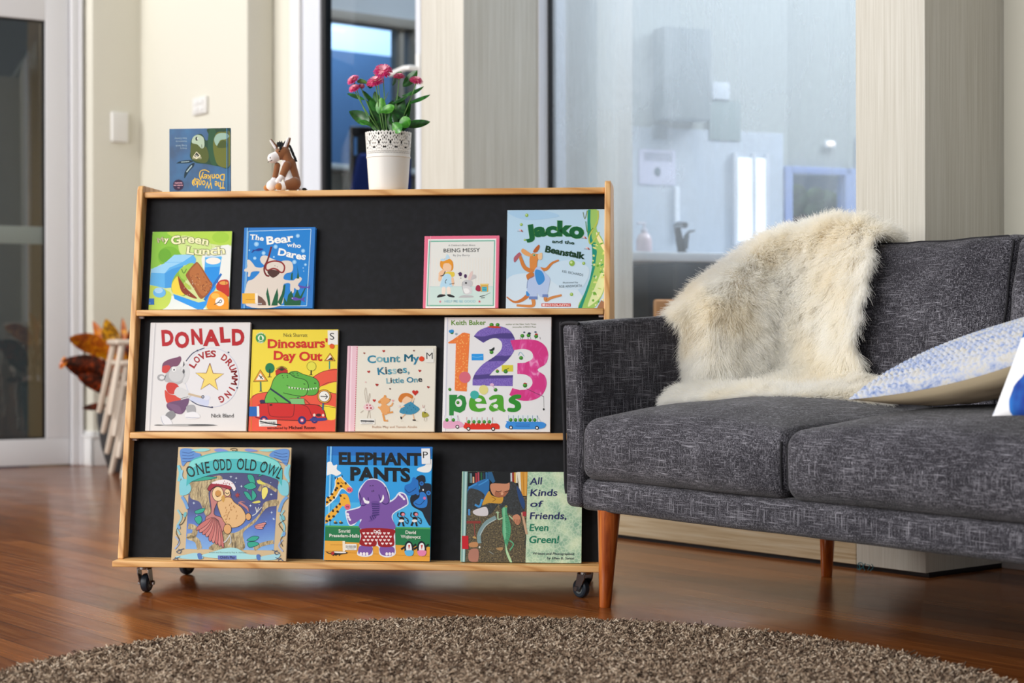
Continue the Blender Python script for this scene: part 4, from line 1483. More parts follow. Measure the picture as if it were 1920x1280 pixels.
for i, (x, y, r_, d, tx, ty) in enumerate([(170, 205, 58, -.01, -0.5, 0.75), (188, 290, 50, -.02, -0.25, 0.7), (243, 258, 30, .0, 0.2, 0.6), (466, 130, 80, -.02, 0.05, 0.5), (402, 242, 76, -.035, -0.15, 0.85), (390, 192, 38, .02, 0, 0.8), (608, 172, 52, .0, 0.1, 1.1), (775, 215, 58, .0, 0.3, 0.9)]):
    c0 = pl(x, y, d)
    up_ = V(tx, -0.75 + 0.25 * ty, ty).normalized()
    s1 = up_.orthogonal().normalized(); s2 = up_.cross(s1)
    R = r_ * cs * 1.18
    mb = MB()
    for ring, (cnt, rin, rout, lift, tilt) in enumerate([(30, .15, 1.0, .0, -.06), (28, .12, .95, .08, .06), (24, .10, .84, .15, .2), (20, .06, .66, .22, .4), (14, .03, .42, .28, .75)]):
        for k in range(cnt):
            a = 2 * math.pi * (k + 0.5 * ring) / cnt + rl.uniform(-.08, .08)
            dr = s1 * math.cos(a) + s2 * math.sin(a)
            tg = up_.cross(dr)
            w_ = R * 0.13
            p0 = c0 + dr * (R * rin) + up_ * (R * lift)
            p2 = c0 + dr * (R * rout * rl.uniform(.92, 1.04)) + up_ * (R * (lift + tilt * (rout - rin) * 0.9))
            p1 = (p0 + p2) / 2 + up_ * (R * 0.05)
            mi = 2 if ring >= 4 else (rl.choice([0, 0, 1, 2]) if ring > 1 else rl.choice([0, 1, 1]))
            mb.add([p0 - tg * w_ * .3, p0 + tg * w_ * .3, p1 + tg * w_ * .6, p2 + tg * w_ * .35, p2 - tg * w_ * .35, p1 - tg * w_ * .6], [[0, 1, 2, 5], [5, 2, 3, 4]], mi)
    fl = mb.build('flower', m_pk, fpot, smooth=60, weld=False)
    MB().ell(c0 - up_ * (R * 0.06), (R * 0.42, R * 0.42, R * 0.2), 8, 0, None, Matrix((s1, s2, up_)).transposed()).build('calyx', m_bud, fl)
    bx = 504 + (x - 504) * 0.28 + rl.uniform(-25, 25)
    mid = pl((x * 0.55 + bx * 0.45), y + (690 - y) * 0.55, d * .7)
    MB().tube([Vector(p) for p in spline([c0 - up_ * R * 0.1, c0 - up_ * R * 0.45 - V(0, 0, R * .2), mid, pl(bx, 715, d * .3)], 6)], 0.0013, 7).build('stem', m_stem, fpot)
for x, y, x2, y2 in ((265, 212, 205, 208),):
    MB().tube([pl(300, 230, .0), pl(270, 215, .0), pl(235, 205, 0), pl(203, 215, 0)], [0.002, 0.005, 0.0065, 0.003], 10).build('bud', m_bud, fpot)

# ================================================================== TOY DONKEY
tpnt = on_top(535, 0.235)
TF = BF @ Matrix.Translation(tpnt)
toy = empty('toy_donkey', M=TF)
tag(toy, 'brown and white plush toy donkey sitting on top of the book stand', 'soft toy')
ts = (TF.translation.y) / F / 10.67
BR, WH, TN, WB = 0, 1, 2, 3


def tpp(x, y, d): return np.array([(x - 500) * ts, d * ts, (1290 - y) * ts])


prims = []


def cap(a, ra, b, rb, m, rad2=None): prims.append((tpp(*a), ra * ts, tpp(*b), rb * ts, m))


cap((640, 1090, 60), 165, (600, 690, 20), 110, BR)
cap((590, 1060, -60), 110, (500, 720, -60), 75, WH)
cap((560, 650, 0), 100, (500, 500, 0), 105, BR)
cap((480, 480, 0), 120, (400, 520, -30), 118, BR)
cap((370, 540, -50), 95, (265, 600, -90), 105, WH)
cap((320, 370, -40), 42, (225, 235, -60), 22, BR)
cap((310, 390, -60), 30, (215, 250, -85), 16, WH)
cap((520, 370, 10), 52, (590, 205, 10), 26, BR)
cap((500, 370, -25), 34, (565, 200, -20), 22, WH)
cap((345, 740, -20), 60, (300, 1010, -60), 58, BR)
cap((300, 1010, -60), 58, (280, 1060, -80), 70, WH)
cap((560, 750, -90), 85, (490, 930, -150), 72, BR)
cap((480, 960, -160), 55, (410, 1050, -190), 55, WH)
cap((265, 1150, -150), 112, (290, 1130, -120), 110, WH)
cap((140, 1190, -90), 62, (150, 1190, -60), 62, TN)
cap((700, 1110, -60), 130, (560, 1160, -190), 88, BR)
cap((510, 1175, -205), 92, (490, 1180, -215), 90, WH)
cap((440, 1185, -260), 74, (430, 1188, -270), 72, TN)
cap((800, 1235, 40), 40, (830, 1238, 40), 34, WH)
mb = MB()
for a, ra, b, rb, m in prims:
    pts, rr = [], []
    d = b - a
    L = np.linalg.norm(d) + 1e-9
    u = d / L
    for th in np.linspace(-math.pi / 2, 0, 6): pts.append(a + u * ra * math.sin(th)); rr.append(max(1e-4, ra * math.cos(th)))
    for th in np.linspace(0, math.pi / 2, 6): pts.append(b + u * rb * math.sin(th)); rr.append(max(1e-4, rb * math.cos(th)))
    mb.tube([Vector(p) for p in pts], rr, 16)
tmp = mb.build('body_union', m_white, None, weld=False)
rm = tmp.modifiers.new('r', 'REMESH'); rm.mode = 'VOXEL'; rm.voxel_size = 0.0014
smm = tmp.modifiers.new('s', 'SMOOTH'); smm.factor = 0.5; smm.iterations = 3
dg = bpy.context.evaluated_depsgraph_get()
dg.update()
me = bpy.data.meshes.new_from_object(tmp.evaluated_get(dg))
bpy.data.objects.remove(tmp)
body = bpy.data.objects.new('body', me)
COL.objects.link(body); body.parent = toy
me.materials.clear()
m_toys = [mat('toy_brown_plush', '#875430', 0.95, sheen=0.3), mat('toy_white_plush', '#ece6e6', 0.95, sheen=0.3), mat('toy_tan_pad', '#b9793a', 0.9, sheen=0.3)]
for m in m_toys: me.materials.append(m)
cen = np.empty(len(me.polygons) * 3); me.polygons.foreach_get('center', cen); cen = cen.reshape(-1, 3)
best = np.full(len(cen), 1e9); bi = np.zeros(len(cen), int)
for a, ra, b, rb, m in prims:
    d = b - a; L2 = d @ d + 1e-12
    t_ = np.clip(((cen - a) @ d) / L2, 0, 1)
    ds = np.linalg.norm(cen - (a + t_[:, None] * d), axis=1) - (ra + (rb - ra) * t_)
    up_ = ds < best
    best[up_] = ds[up_]; bi[up_] = m
me.polygons.foreach_set('material_index', bi.astype(np.int32))
me.polygons.foreach_set('use_smooth', [True] * len(me.polygons))
m_mane = mat('toy_black_mane', '#15171a', 0.9)
mb = MB()
for k in range(34):
    t_ = k / 33
    if k < 14:
        x, y, d = 340 + 130 * rl.random(), 330 + 60 * rl.random(), -40 + 50 * rl.random()
        dx_, dy_ = rl.uniform(-30, 40), -rl.uniform(60, 110)
        if k % 4 == 0: dx_, dy_, x, y, d = -10, 80, 430, 380, -105
    else:
        s = (k - 14) / 19
        x, y, d = 570 + 130 * s, 350 + 290 * s, 20
        dx_, dy_ = 45, -5 + 30 * s
    a, b = Vector(tpp(x, y, d)), Vector(tpp(x + dx_, y + dy_, d + rl.uniform(-20, 20)))
    mb.tube([a, (a + b) / 2, b], [26 * ts, 20 * ts, 4 * ts], 7)
mb.build('mane', m_mane, toy, smooth=60)
mb = MB()
for k in range(9):
    a = Vector(tpp(825, 1235, 40)); b = Vector(tpp(930 + rl.uniform(-25, 25), 1225 + rl.uniform(-40, 40), 40 + rl.uniform(-30, 30)))
    mb.tube([a, (a + b) / 2 + V(0, 0, 0.001), b], [18 * ts, 22 * ts, 5 * ts], 7)
mb.build('tail', m_mane, toy, smooth=60)
mb = MB()
mb.ell(tpp(238, 600, -192), (9 * ts, 8 * ts, 18 * ts), 8)
mb.tube([Vector(tpp(*q)) for q in [(185, 688, -165), (240, 668, -185), (300, 635, -170), (345, 600, -145)]], 6 * ts, 6)
mb.ell(tpp(412, 470, -142), (16 * ts, 10 * ts, 18 * ts), 8)
mb.build('stitched_face', m_mane, toy)
# ================================================================== BOOKS
_font = {}


def get_font(k):
    if k not in _font:
        f = None
        if k == 'inter':
            try:
                import os
                f = bpy.data.fonts.load(os.path.join(bpy.utils.system_resource('DATAFILES', path='fonts'), 'Inter.woff2'))
            except Exception:
                f = None
        _font[k] = f
    return _font[k]


_glyph = {}


def _curve_mesh(body, font, off):
    cu = bpy.data.curves.new('g', 'FONT')
    cu.body = body
    cu.size = 1.0
    cu.offset = off
    cu.resolution_u = 3
    f = get_font(font)
    if f: cu.font = f
    o = bpy.data.objects.new('g', cu)
    COL.objects.link(o)
    dg = bpy.context.evaluated_depsgraph_get()
    me = o.evaluated_get(dg).to_mesh()
    vs = [(v.co.x, v.co.y) for v in me.vertices]
    fs = [list(p.vertices) for p in me.polygons]
    ec = {}
    for p in fs:
        for i in range(len(p)):
            k = tuple(sorted((p[i], p[(i + 1) % len(p)])))
            ec[k] = ec.get(k, 0) + 1
    be = [k for k, c in ec.items() if c == 1]
    o.evaluated_get(dg).to_mesh_clear()
    bpy.data.objects.remove(o); bpy.data.curves.remove(cu)
    return vs, fs, be


def glyph(ch, font='b', off=0.0):
    k = (ch, font, off)
    if k in _glyph: return _glyph[k]
    if ch == ' ':
        r = ([], [], [], 0.28)
    else:
        vs, fs, be = _curve_mesh(ch, font, off)
        w2 = max(v[0] for v in _curve_mesh(ch + '|', font, 0)[0]) - max(v[0] for v in _curve_mesh('|', font, 0)[0])
        r = (vs, fs, be, max(w2, 0.1))
    _glyph[k] = r
    return r


class Art:
    """flat printing on a cover: shapes are given in the pixel grid of a close-up and laid on the cover rectangle"""
    def __init__(self, quad, w, h, y0=0.0):
        self.q = [np.array(p, float) for p in quad]     # TL TR BR BL
        self.w, self.h, self.y0 = w, h, y0
        self.mb = MB(); self.mats = []; self.k = 0
        self.sx = w / ((np.linalg.norm(self.q[1] - self.q[0]) + np.linalg.norm(self.q[2] - self.q[3])) / 2)
        self.clip = (0.0, 1.0, 0.0, 1.0)

    def uv(self, x, y):
        TL, TR, BR, BL = self.q
        u, v = 0.5, 0.5
        for _ in range(6):
            top = TL + (TR - TL) * u; bot = BL + (BR - BL) * u
            p = bot + (top - bot) * v
            du = (BR - BL) + ((TR - TL) - (BR - BL)) * v; dv = top - bot
            J = np.array([du, dv]).T
            e = np.array([x, y]) - p
            d = np.linalg.solve(J, e)
            u += d[0]; v += d[1]
        return u, v

    def pt(self, x, y, clip=True):
        u, v = self.uv(x, y)
        if clip:
            u = min(max(u, self.clip[0]), self.clip[1]); v = min(max(v, self.clip[2]), self.clip[3])
        return V(u * self.w, self.y0 - 0.00025 - 0.000007 * self.k, v * self.h)

    def mi(self, col):
        m = col if not isinstance(col, str) else mat('ink_' + col.lstrip('#'), col, 0.42, spec=0.2)
        if m not in self.mats: self.mats.append(m)
        return self.mats.index(m)

    def P(self, pts, col, sm=0):
        if sm: pts = spline(pts, sm, True)
        self.k += 1
        P3 = [self.pt(*p) for p in pts]
        tri = tessellate_polygon([[V(p[0], p[1], 0) for p in pts]])
        self.mb.add(P3, [list(t_) for t_ in tri], self.mi(col))
        return self

    def B(self, pts, col): return self.P(pts, col, 5)

    def R(self, x0, y0, x1, y1, col): return self.P([(x0, y0), (x1, y0), (x1, y1), (x0, y1)], col)

    def E(self, x, y, rx, ry=None, col='#000000', rot=0):
        ry = rx if ry is None else ry
        c_, s_ = math.cos(math.radians(rot)), math.sin(math.radians(rot))
        n = 18 if max(rx, ry) < 40 else 30
        return self.P([(x + rx * math.cos(a) * c_ - ry * math.sin(a) * s_, y + rx * math.cos(a) * s_ + ry * math.sin(a) * c_) for a in np.linspace(0, 2 * math.pi, n, endpoint=False)], col)

    def L(self, pts, w, col, sm=5, closed=False):
        if sm: pts = spline(pts, sm, closed)
        pts = [np.array(p, float) for p in pts]
        if closed: pts.append(pts[0])
        self.k += 1
        n = len(pts)
        vs = []
        ws = w if isinstance(w, (list, tuple)) else None
        for i, p in enumerate(pts):
            d = pts[min(i + 1, n - 1)] - pts[max(i - 1, 0)]
            d = d / (np.linalg.norm(d) + 1e-9)
            nn_ = np.array([-d[1], d[0]])
            hw = (w if ws is None else ws[0] + (ws[1] - ws[0]) * i / (n - 1)) / 2
            vs += [self.pt(*(p + nn_ * hw)), self.pt(*(p - nn_ * hw))]
        self.mb.add(vs, [[2 * i, 2 * i + 1, 2 * i + 3, 2 * i + 2] for i in range(n - 1)], self.mi(col))
        return self

    def O(self, pts, fill, line, w, sm=5):
        """filled blob with an outline"""
        self.P(pts, fill, sm)
        return self.L(pts, w, line, sm or 1, True)

    def T(self, s, x0, y0, x1, y1, h, col, b=0.0, bend=0.0, serif=0.0, ol=None, jit=0.0, shear=0.0, font='b', cols=None, grow=0.0):
        """text along a (bent) baseline from x0,y0 to x1,y1 with capital height h"""
        rj = random.Random(s)
        adv = [glyph(c_, font, b)[3] for c_ in s]
        tot = sum(adv) or 1
        A, Bp = np.array([x0, y0], float), np.array([x1, y1], float)
        D = Bp - A; Ln = np.linalg.norm(D); d0 = D / Ln; n0 = np.array([d0[1], -d0[0]])
        sx = Ln / tot; sy = h / 0.71
        passes = ([(ol[0], b + ol[1])] if ol else []) + [(col, b)]
        for pi_, (c0, off) in enumerate(passes):
            x = 0.0
            self.k += 1
            for i, ch in enumerate(s):
                vs, fs, be, w_ = glyph(ch, font, 0.0 if ch == 'M' else (off * 0.55 if ch in 'Wmw' else off))
                rj2 = random.Random(s + str(i))
                dy, dr = rj2.uniform(-jit, jit) * h, rj2.uniform(-jit, jit)
                t_ = (x + w_ / 2) / tot
                c_ = A + D * t_ + n0 * (bend * 4 * t_ * (1 - t_)) + n0 * dy
                tg = d0 + n0 * (bend * 4 * (1 - 2 * t_) / Ln)
                tg = tg / np.linalg.norm(tg)
                ca, sa = math.cos(dr), math.sin(dr)
                tg = np.array([tg[0] * ca - tg[1] * sa, tg[0] * sa + tg[1] * ca])
                up_ = np.array([tg[1], -tg[0]])
                g_ = 1 + grow * (t_ - 0.5)
                cc = col if pi_ < len(passes) - 1 or cols is None else cols[i % len(cols)]
                if pi_ < len(passes) - 1: cc = c0

                def tr(p):
                    q = c_ + tg * ((p[0] - w_ / 2 + shear * p[1]) * sx) + up_ * (p[1] * sy * g_)
                    return self.pt(q[0], q[1])
                for sh_ in ((-off, -off * .5, 0.0, off * .5, off) if ch == 'M' and off > 0.003 else (0.0,)):
                    if vs: self.mb.add([tr((p[0] + sh_, p[1])) for p in vs], fs, self.mi(cc))
                if serif and vs and ch not in 'MW':
                    mnx, mxy = 0.0, 0.71
                    for (i0_, i1_) in be:
                        a_, b_ = vs[i0_], vs[i1_]
                        if abs(a_[1] - b_[1]) < 0.012 and 0.02 < abs(a_[0] - b_[0]) < 0.22:
                            yb = a_[1]
                            for lev, sg in ((0.0, 1), (0.71, -1), (0.52, -1), (-0.2, 1)):
                                if abs(yb - lev) < 0.045:
                                    l_, r_ = min(a_[0], b_[0]) - serif, max(a_[0], b_[0]) + serif
                                    th_ = serif * 0.62 * sg
                                    self.mb.add([tr((l_, yb)), tr((r_, yb)), tr((r_, yb + th_)), tr((l_, yb + th_))], [[0, 1, 2, 3]], self.mi(cc))
                x += w_
        return self

    def heart(self, x, y, r, col, rot=0):
        pts = []
        for a in np.linspace(0, 2 * math.pi, 20, endpoint=False):
            hx = 16 * math.sin(a) ** 3; hy = -(13 * math.cos(a) - 5 * math.cos(2 * a) - 2 * math.cos(3 * a) - math.cos(4 * a))
            c_, s_ = math.cos(math.radians(rot)), math.sin(math.radians(rot))
            pts.append((x + (hx * c_ - hy * s_) * r / 16, y + (hx * s_ + hy * c_) * r / 16))
        return self.P(pts, col)

    def star(self, x, y, R, r, n, col, rot=-90, line=None, lw=4):
        pts = []
        for i in range(2 * n):
            a = math.radians(rot + 180 * i / n); q = R if i % 2 == 0 else r
            pts.append((x + q * math.cos(a), y + q * math.sin(a)))
        self.P(pts, col)
        if line: self.L(pts, lw, line, 0, True)
        return self


m_page = mat('book_pages', '#e6dfcf', 0.8)
BOOKS = {}


def book(key, quad, crop, zsh, label, back, thick=0.010, hard=True, btop=None, tilt=None, b0=None, spine=None, w=None, h=None):
    """quad TL TR BR BL in the close-up; crop = (x0, y0, scale) of that close-up"""
    full = [(crop[0] + x / crop[2], crop[1] + y / crop[2]) for x, y in quad]
    th = TH if tilt is None else tilt
    bb = (bf(zsh) + REC - thick / math.cos(TH) - 0.0006) if b0 is None else b0
    P0 = BF @ V(0, bb, zsh)
    up_ = BN * math.sin(th) + UP * math.cos(th)
    nrm = BE.cross(up_)           # points away to the back
    loc_ = []
    for (x, y) in full:
        p = onplane(x, y, P0, nrm) - P0
        loc_.append((p.dot(BE), p.dot(up_)))
    if w is None: w = ((loc_[1][0] - loc_[0][0]) + (loc_[2][0] - loc_[3][0])) / 2
    xl = (loc_[0][0] + loc_[3][0] + loc_[1][0] + loc_[2][0]) / 4 - w / 2
    if h is None: h = (loc_[0][1] + loc_[1][1]) / 2
    ctr = P0 + BE * (xl + w / 2)
    root = empty('picture_book', M=frame(P0 + BE * xl + UP * (thick * math.sin(th) + 0.0004), BE, up_.cross(BE), up_))
    tag(root, label, 'book', 'children\'s books facing out on the display stand')
    ct = 0.0024 if hard else 0.0007
    ins = 0.003 if hard else 0.0003
    m_cov = mat('cover_' + back.lstrip('#'), back, 0.4, spec=0.25)
    A = Art(quad, w, h)
    A.mats.append(m_cov)
    A.mb.rbox((0, 0, 0), (w, ct, h), min(0.0010, ct * 0.45), 1, 2)
    A.root = root
    MB().rbox((0.001, ct + 0.0001, ins), (w - ins, thick - ct - 0.0001, h - ins), 0.0006, 1, 1).build('page_block', m_page, root, smooth=0)
    MB().rbox((0, thick - ct, 0), (w, thick, h), min(0.0010, ct * 0.45), 1, 2).build('back_cover', m_cov, root)
    if hard:
        MB().rbox((-0.0018, 0.0002, 0), (0.0012, thick - 0.0002, h), 0.0008, 1, 2).build('spine', mat('cover_' + (spine or back).lstrip('#'), spine or back, 0.4, spec=0.25), root)
    A.w_, A.h_ = w, h
    return A


def sticker(A, name, x0, y0, x1, y1, col):
    S = Art(A.q, A.w_, A.h_, -0.0001 - 0.000007 * A.k)
    S.R(x0, y0, x1, y1, col)
    S.root = A.root
    S.nm = name
    return S


def done(A, name='cover'):
    return A.mb.build(name, A.mats, A.root, smooth=0, weld=False)


ZL0, ZL1, ZL2 = Z0, LEDGE[0], LEDGE[1]

# ---------------------------------------------------------------- lunch box book
c = (265, 420, 7.528)
A = book('lunch', [(172, 112), (1290, 115), (1222, 1205), (90, 1208)], c, ZL2, 'green book with a sandwich in a blue lunch box, far left of the top ledge', '#d6e39a', 0.006, False)
A.B([(150, 130), (420, 110), (560, 180), (620, 330), (560, 480), (300, 560), (120, 620)], '#8cc83c').B([(400, 110), (900, 110), (1300, 110), (1290, 300), (1000, 290), (700, 180), (480, 190)], '#b5d94b')
A.B([(560, 180), (760, 200), (1000, 300), (900, 450), (640, 460), (540, 380)], '#cfe68a').E(400, 470, 160, 150, '#7dbb2e').E(340, 450, 90, 100, '#6aad25').E(1130, 200, 120, 80, '#a5d040')
A.B([(900, 420), (1290, 330), (1250, 900), (1050, 860), (880, 640)], '#eef0ea').B([(380, 1000), (900, 1190), (700, 1215), (300, 1210), (330, 1080)], '#e7f0ee')
A.B([(100, 880), (390, 960), (400, 1100), (300, 1200), (80, 1210)], '#c5dc59')
A.P([(140, 640), (330, 560), (470, 440), (740, 436), (776, 500), (770, 560), (600, 590), (470, 760), (420, 900), (330, 910), (115, 860)], '#5cb4ef').P([(140, 640), (330, 560), (470, 440), (740, 440), (590, 540), (400, 620), (330, 700), (135, 690)], '#9bd4f8').P([(330, 700), (430, 640), (600, 590), (470, 760), (420, 900), (330, 910)], '#3f9de4').L([(330, 545), (600, 545)], 6, '#6dbcf0')
A.P([(905, 480), (1140, 470), (1080, 840), (980, 850), (890, 700)], '#4fb3f2').P([(900, 620), (1115, 610), (1080, 840), (980, 850), (890, 700)], '#1f93e8').E(1018, 530, 105, 48, '#f7efe6').L([(905, 490), (925, 470), (1120, 465), (1138, 500)], 8, '#9dd5f8')
A.P([(1000, 860), (1120, 700), (1140, 720), (900, 1090), (870, 1070)], '#1c6fc4')
A.P([(445, 990), (800, 1110), (900, 1090), (1040, 860), (1050, 900), (905, 1150), (860, 1205), (780, 1205), (460, 1060)], '#2b9bf0')
A.B([(425, 850), (470, 740), (560, 640), (700, 560), (620, 760), (620, 1000), (520, 1000), (430, 960)], '#8ab83c').B([(430, 850), (520, 740), (580, 880), (600, 1000), (520, 1000), (440, 970)], '#f3d843').B([(540, 650), (700, 560), (740, 590), (640, 720), (640, 800), (560, 760)], '#a6cf4e').L([(570, 640), (600, 700), (640, 640)], 14, '#5f8f2a')
A.B([(515, 740), (560, 800), (640, 920), (780, 1050), (680, 1030), (560, 950)], '#8e3414').B([(600, 820), (680, 880), (700, 930), (620, 900)], '#b3c94a')
A.B([(640, 700), (760, 560), (820, 570), (960, 790), (1000, 860), (960, 960), (880, 1040), (820, 1050), (740, 920), (640, 760)], '#9c5526').B([(680, 700), (770, 580), (810, 580), (940, 800), (985, 870), (870, 1020), (760, 880)], '#b76c34')
rb = random.Random(5)
for _ in range(46):
    u_, v_ = rb.uniform(0, 1), rb.uniform(0, 1)
    A.E(700 + 210 * v_ + 90 * u_, 690 + 250 * v_ - 110 * u_ + 60, rb.uniform(4, 10), rb.uniform(3, 7), '#7a3c18' if rb.random() < .7 else '#d39a5c', rb.uniform(0, 90))
for _ in range(16): A.E(rb.uniform(600, 760), rb.uniform(780, 1020), 5, 5, '#f0d9c0')
A.B([(1060, 860), (1120, 800), (1220, 800), (1235, 900), (1225, 1030), (1120, 960), (1060, 930)], '#c32d20').E(1160, 840, 60, 26, '#e8a24a').L([(1190, 800), (1190, 860)], 6, '#5a3a14')
A.B([(940, 1060), (1000, 970), (1100, 955), (1200, 1020), (1222, 1100), (1215, 1205), (935, 1205)], '#f29a1e').E(1040, 1020, 60, 40, '#f8bd4d').E(1100, 1100, 62, 60, '#f4f1ee').L([(1020, 1140), (1080, 1110), (1110, 1075), (1128, 1090), (1110, 1115), (1070, 1105)], 10, '#23292f')
A.E(250, 970, 90, 70, '#6db9ee').E(240, 940, 60, 40, '#a9d6f6').R(90, 1052, 172, 1140, '#1f6cc0').R(60, 1060, 88, 1140, '#1f6cc0').L([(104, 1116), (122, 1117)], 4, '#e6eef8', 1)
A.T('My', 240, 275, 392, 262, 74, '#f6f3c4', .035, 6, .07, ('#4b5a20', .03), .06).T('Green', 432, 296, 955, 312, 118, '#f4f2c0', .03, 30, .07, ('#4b5a20', .028), .05).T('Lunch', 632, 420, 1195, 425, 110, '#f4f2c0', .03, -22, .07, ('#4b5a20', .028), .05)
done(A)

# ---------------------------------------------------------------- diving bear book
c = (440, 420, 7.529)
A = book('bear', [(155, 55), (1150, 70), (1095, 1203), (88, 1203)], c, ZL2, 'blue board book with a white bear in a red snorkel mask on the top ledge', '#1f74c4', 0.016, True)
A.P([(215, 95), (1085, 105), (1010, 1170), (150, 1160)], '#1a80d0')
for s in [((200, 110), (1085, 100)), ((1085, 100), (1010, 1170)), ((150, 1160), (1010, 1170)), ((200, 110), (150, 1160))]: A.L(s, 9, '#b9dcf2', 1)
A.L([(190, 60), (125, 1200)], 18, '#6fb2e6', 1).L([(208, 60), (150, 1200)], 5, '#14508c', 1)
for x, y, r_ in [(313, 295, 34), (583, 338, 30), (413, 425, 28), (898, 190, 28), (970, 402, 28), (845, 558, 30), (1000, 597, 19), (287, 495, 24), (557, 482, 14), (968, 643, 9), (975, 686, 8), (213, 380, 12)]: A.E(x, y, r_, r_, '#8cc3ee').E(x, y, r_ * .5, r_ * .5, '#b4d9f5')
A.B([(240, 350), (270, 375), (300, 372), (350, 355), (412, 368), (350, 395), (290, 390), (262, 410), (240, 415), (262, 378)], '#1e2f86')
A.B([(180, 525), (215, 520), (260, 570), (300, 620), (385, 630), (420, 600), (380, 560), (362, 510), (390, 465), (450, 462), (520, 500), (640, 545), (700, 535), (790, 545), (825, 610), (810, 690), (730, 715), (695, 750), (700, 800), (820, 815), (860, 790), (920, 768), (948, 800), (910, 850), (895, 870), (915, 930), (880, 950), (840, 920), (830, 980), (800, 992), (780, 940), (780, 860), (720, 855), (680, 900), (640, 1165), (160, 1165), (170, 850), (260, 790), (350, 700), (330, 680), (240, 690), (215, 750), (185, 750), (190, 690), (140, 680), (140, 650), (180, 620)], '#ded2c6')
A.L([(525, 335), (470, 520), (425, 610), (420, 680), (450, 740), (490, 750)], 24, '#6f1418').L([(440, 640), (460, 570), (560, 540), (660, 560), (705, 620), (690, 690), (650, 700), (600, 660), (540, 645), (470, 670)], 22, '#8a1a1c', 5, True)
A.B([(460, 690), (540, 660), (640, 700), (540, 775)], '#4c2a24').E(570, 605, 5, 7, '#6b5040').E(605, 622, 4, 6, '#6b5040')
for b_ in [[(460, 910), (440, 1000), (470, 1165), (500, 1165), (490, 1050)], [(600, 920), (560, 1020), (510, 1165), (600, 1165), (612, 1020)], [(690, 880), (660, 1000), (600, 1120), (650, 1165), (700, 1000), (715, 870)], [(690, 1050), (695, 1165), (760, 1165), (720, 1100)], [(880, 600), (890, 700), (875, 790), (912, 790)], [(800, 720), (790, 800), (815, 810), (820, 700)], [(720, 1165), (750, 1020), (800, 960), (830, 1060), (880, 940), (920, 1040), (1030, 850), (940, 1060), (920, 1165)]]: A.P(b_, '#0f5a38')
A.B([(890, 880), (960, 895), (1030, 905), (1062, 880), (1050, 925), (1066, 950), (1020, 920), (940, 925)], '#5c49a8').B([(790, 1060), (850, 1050), (920, 1070), (990, 1045), (970, 1080), (985, 1115), (920, 1090), (840, 1095)], '#5c49a8').E(812, 1063, 6, 6, '#f2f2f2')
A.P([(325, 1020), (380, 1050), (430, 1110), (440, 1160), (320, 1160)], '#6d4d43')
A.T('The', 225, 225, 412, 252, 72, '#f6f6f2', .03, 6, .06, None, .04).T('Bear', 452, 305, 832, 265, 112, '#f8f7f2', .03, 0, .06, None, .05).T('who', 745, 345, 940, 362, 62, '#f6f6f2', .02, 4, .05, None, .04).T('Dares', 605, 450, 1000, 535, 98, '#f8f7f2', .03, 0, .06, None, .05)
A.T('Atlee Tones', 165, 1140, 378, 1145, 22, '#dfe9f2', .01)
done(A)
S = sticker(A, 'label', 100, 990, 300, 1135, '#e9b034'); S.R(283, 990, 322, 1130, '#f2e9dc').L([(150, 1078), (285, 1078)], 5, '#a9621c', 1); done(S, 'yellow_label')

# ---------------------------------------------------------------- pink framed book
c = (780, 430, 8.0)
A = book('messy', [(148, 108), (1262, 112), (1222, 1188), (105, 1188)], c, ZL2, 'white book with pink border showing a blonde girl and a rabbit on the top ledge', '#e8728f', 0.012, True)
A.P([(190, 158), (1215, 158), (1176, 1188), (135, 1188)], '#f1efee').P([(205, 178), (1198, 180), (1160, 1162), (152, 1160)], '#7ab9a5').P([(222, 198), (1180, 200), (1143, 1145), (168, 1142)], '#e6e6e1')
for x in range(270, 1160, 42): A.L([(x, 440), (x - 12, 860)], 5, '#efe7da', 1)
A.P([(195, 870), (1152, 875), (1143, 1145), (168, 1142)], '#cfe4df').L([(195, 870), (1152, 875)], 5, '#a9cfd0', 1).L([(230, 110), (190, 1185)], 5, '#f5c3cf', 1)
A.T("A Children's Book About", 495, 264, 898, 264, 24, '#6b6b6d', 0, 0, .03).T('BEING MESSY', 415, 358, 965, 352, 56, '#2b2b2f', .008, 0, .05).T('By Joy Berry', 560, 416, 812, 416, 28, '#7b7b80', 0, 0, .04)
A.B([(365, 560), (370, 490), (420, 455), (500, 452), (555, 500), (560, 600), (520, 640), (440, 640), (390, 600)], '#e0912a').B([(400, 560), (440, 520), (520, 530), (535, 590), (510, 640), (440, 640), (410, 610)], '#f2c9a4').B([(370, 560), (400, 480), (470, 460), (530, 490), (540, 560), (480, 510), (420, 530), (400, 590)], '#e89a2e').B([(370, 460), (410, 450), (440, 455), (470, 385), (510, 430), (490, 460), (400, 490)], '#bcd9ea')
A.B([(340, 700), (345, 660), (400, 620), (440, 640), (400, 700), (370, 780), (335, 780)], '#f0c4a0').B([(440, 660), (560, 650), (580, 700), (540, 730), (420, 740)], '#e4c84a').B([(400, 740), (440, 680), (520, 700), (550, 850), (470, 885), (360, 870)], '#b8dcf0').B([(530, 740), (560, 740), (570, 830), (540, 850)], '#f0c4a0').L([(365, 710), (410, 700), (440, 640)], 12, '#241a2a').L([(460, 760), (435, 800), (450, 820)], 9, '#241a2a')
A.B([(390, 880), (440, 885), (430, 980), (385, 980)], '#f4e4d8').B([(460, 885), (510, 880), (515, 980), (470, 985)], '#f4e4d8').B([(310, 1020), (350, 985), (430, 990), (430, 1010), (330, 1032)], '#26262a').B([(458, 990), (510, 985), (572, 1015), (560, 1032), (490, 1020)], '#26262a').L([(500, 835), (575, 820)], 8, '#241a2a', 1)
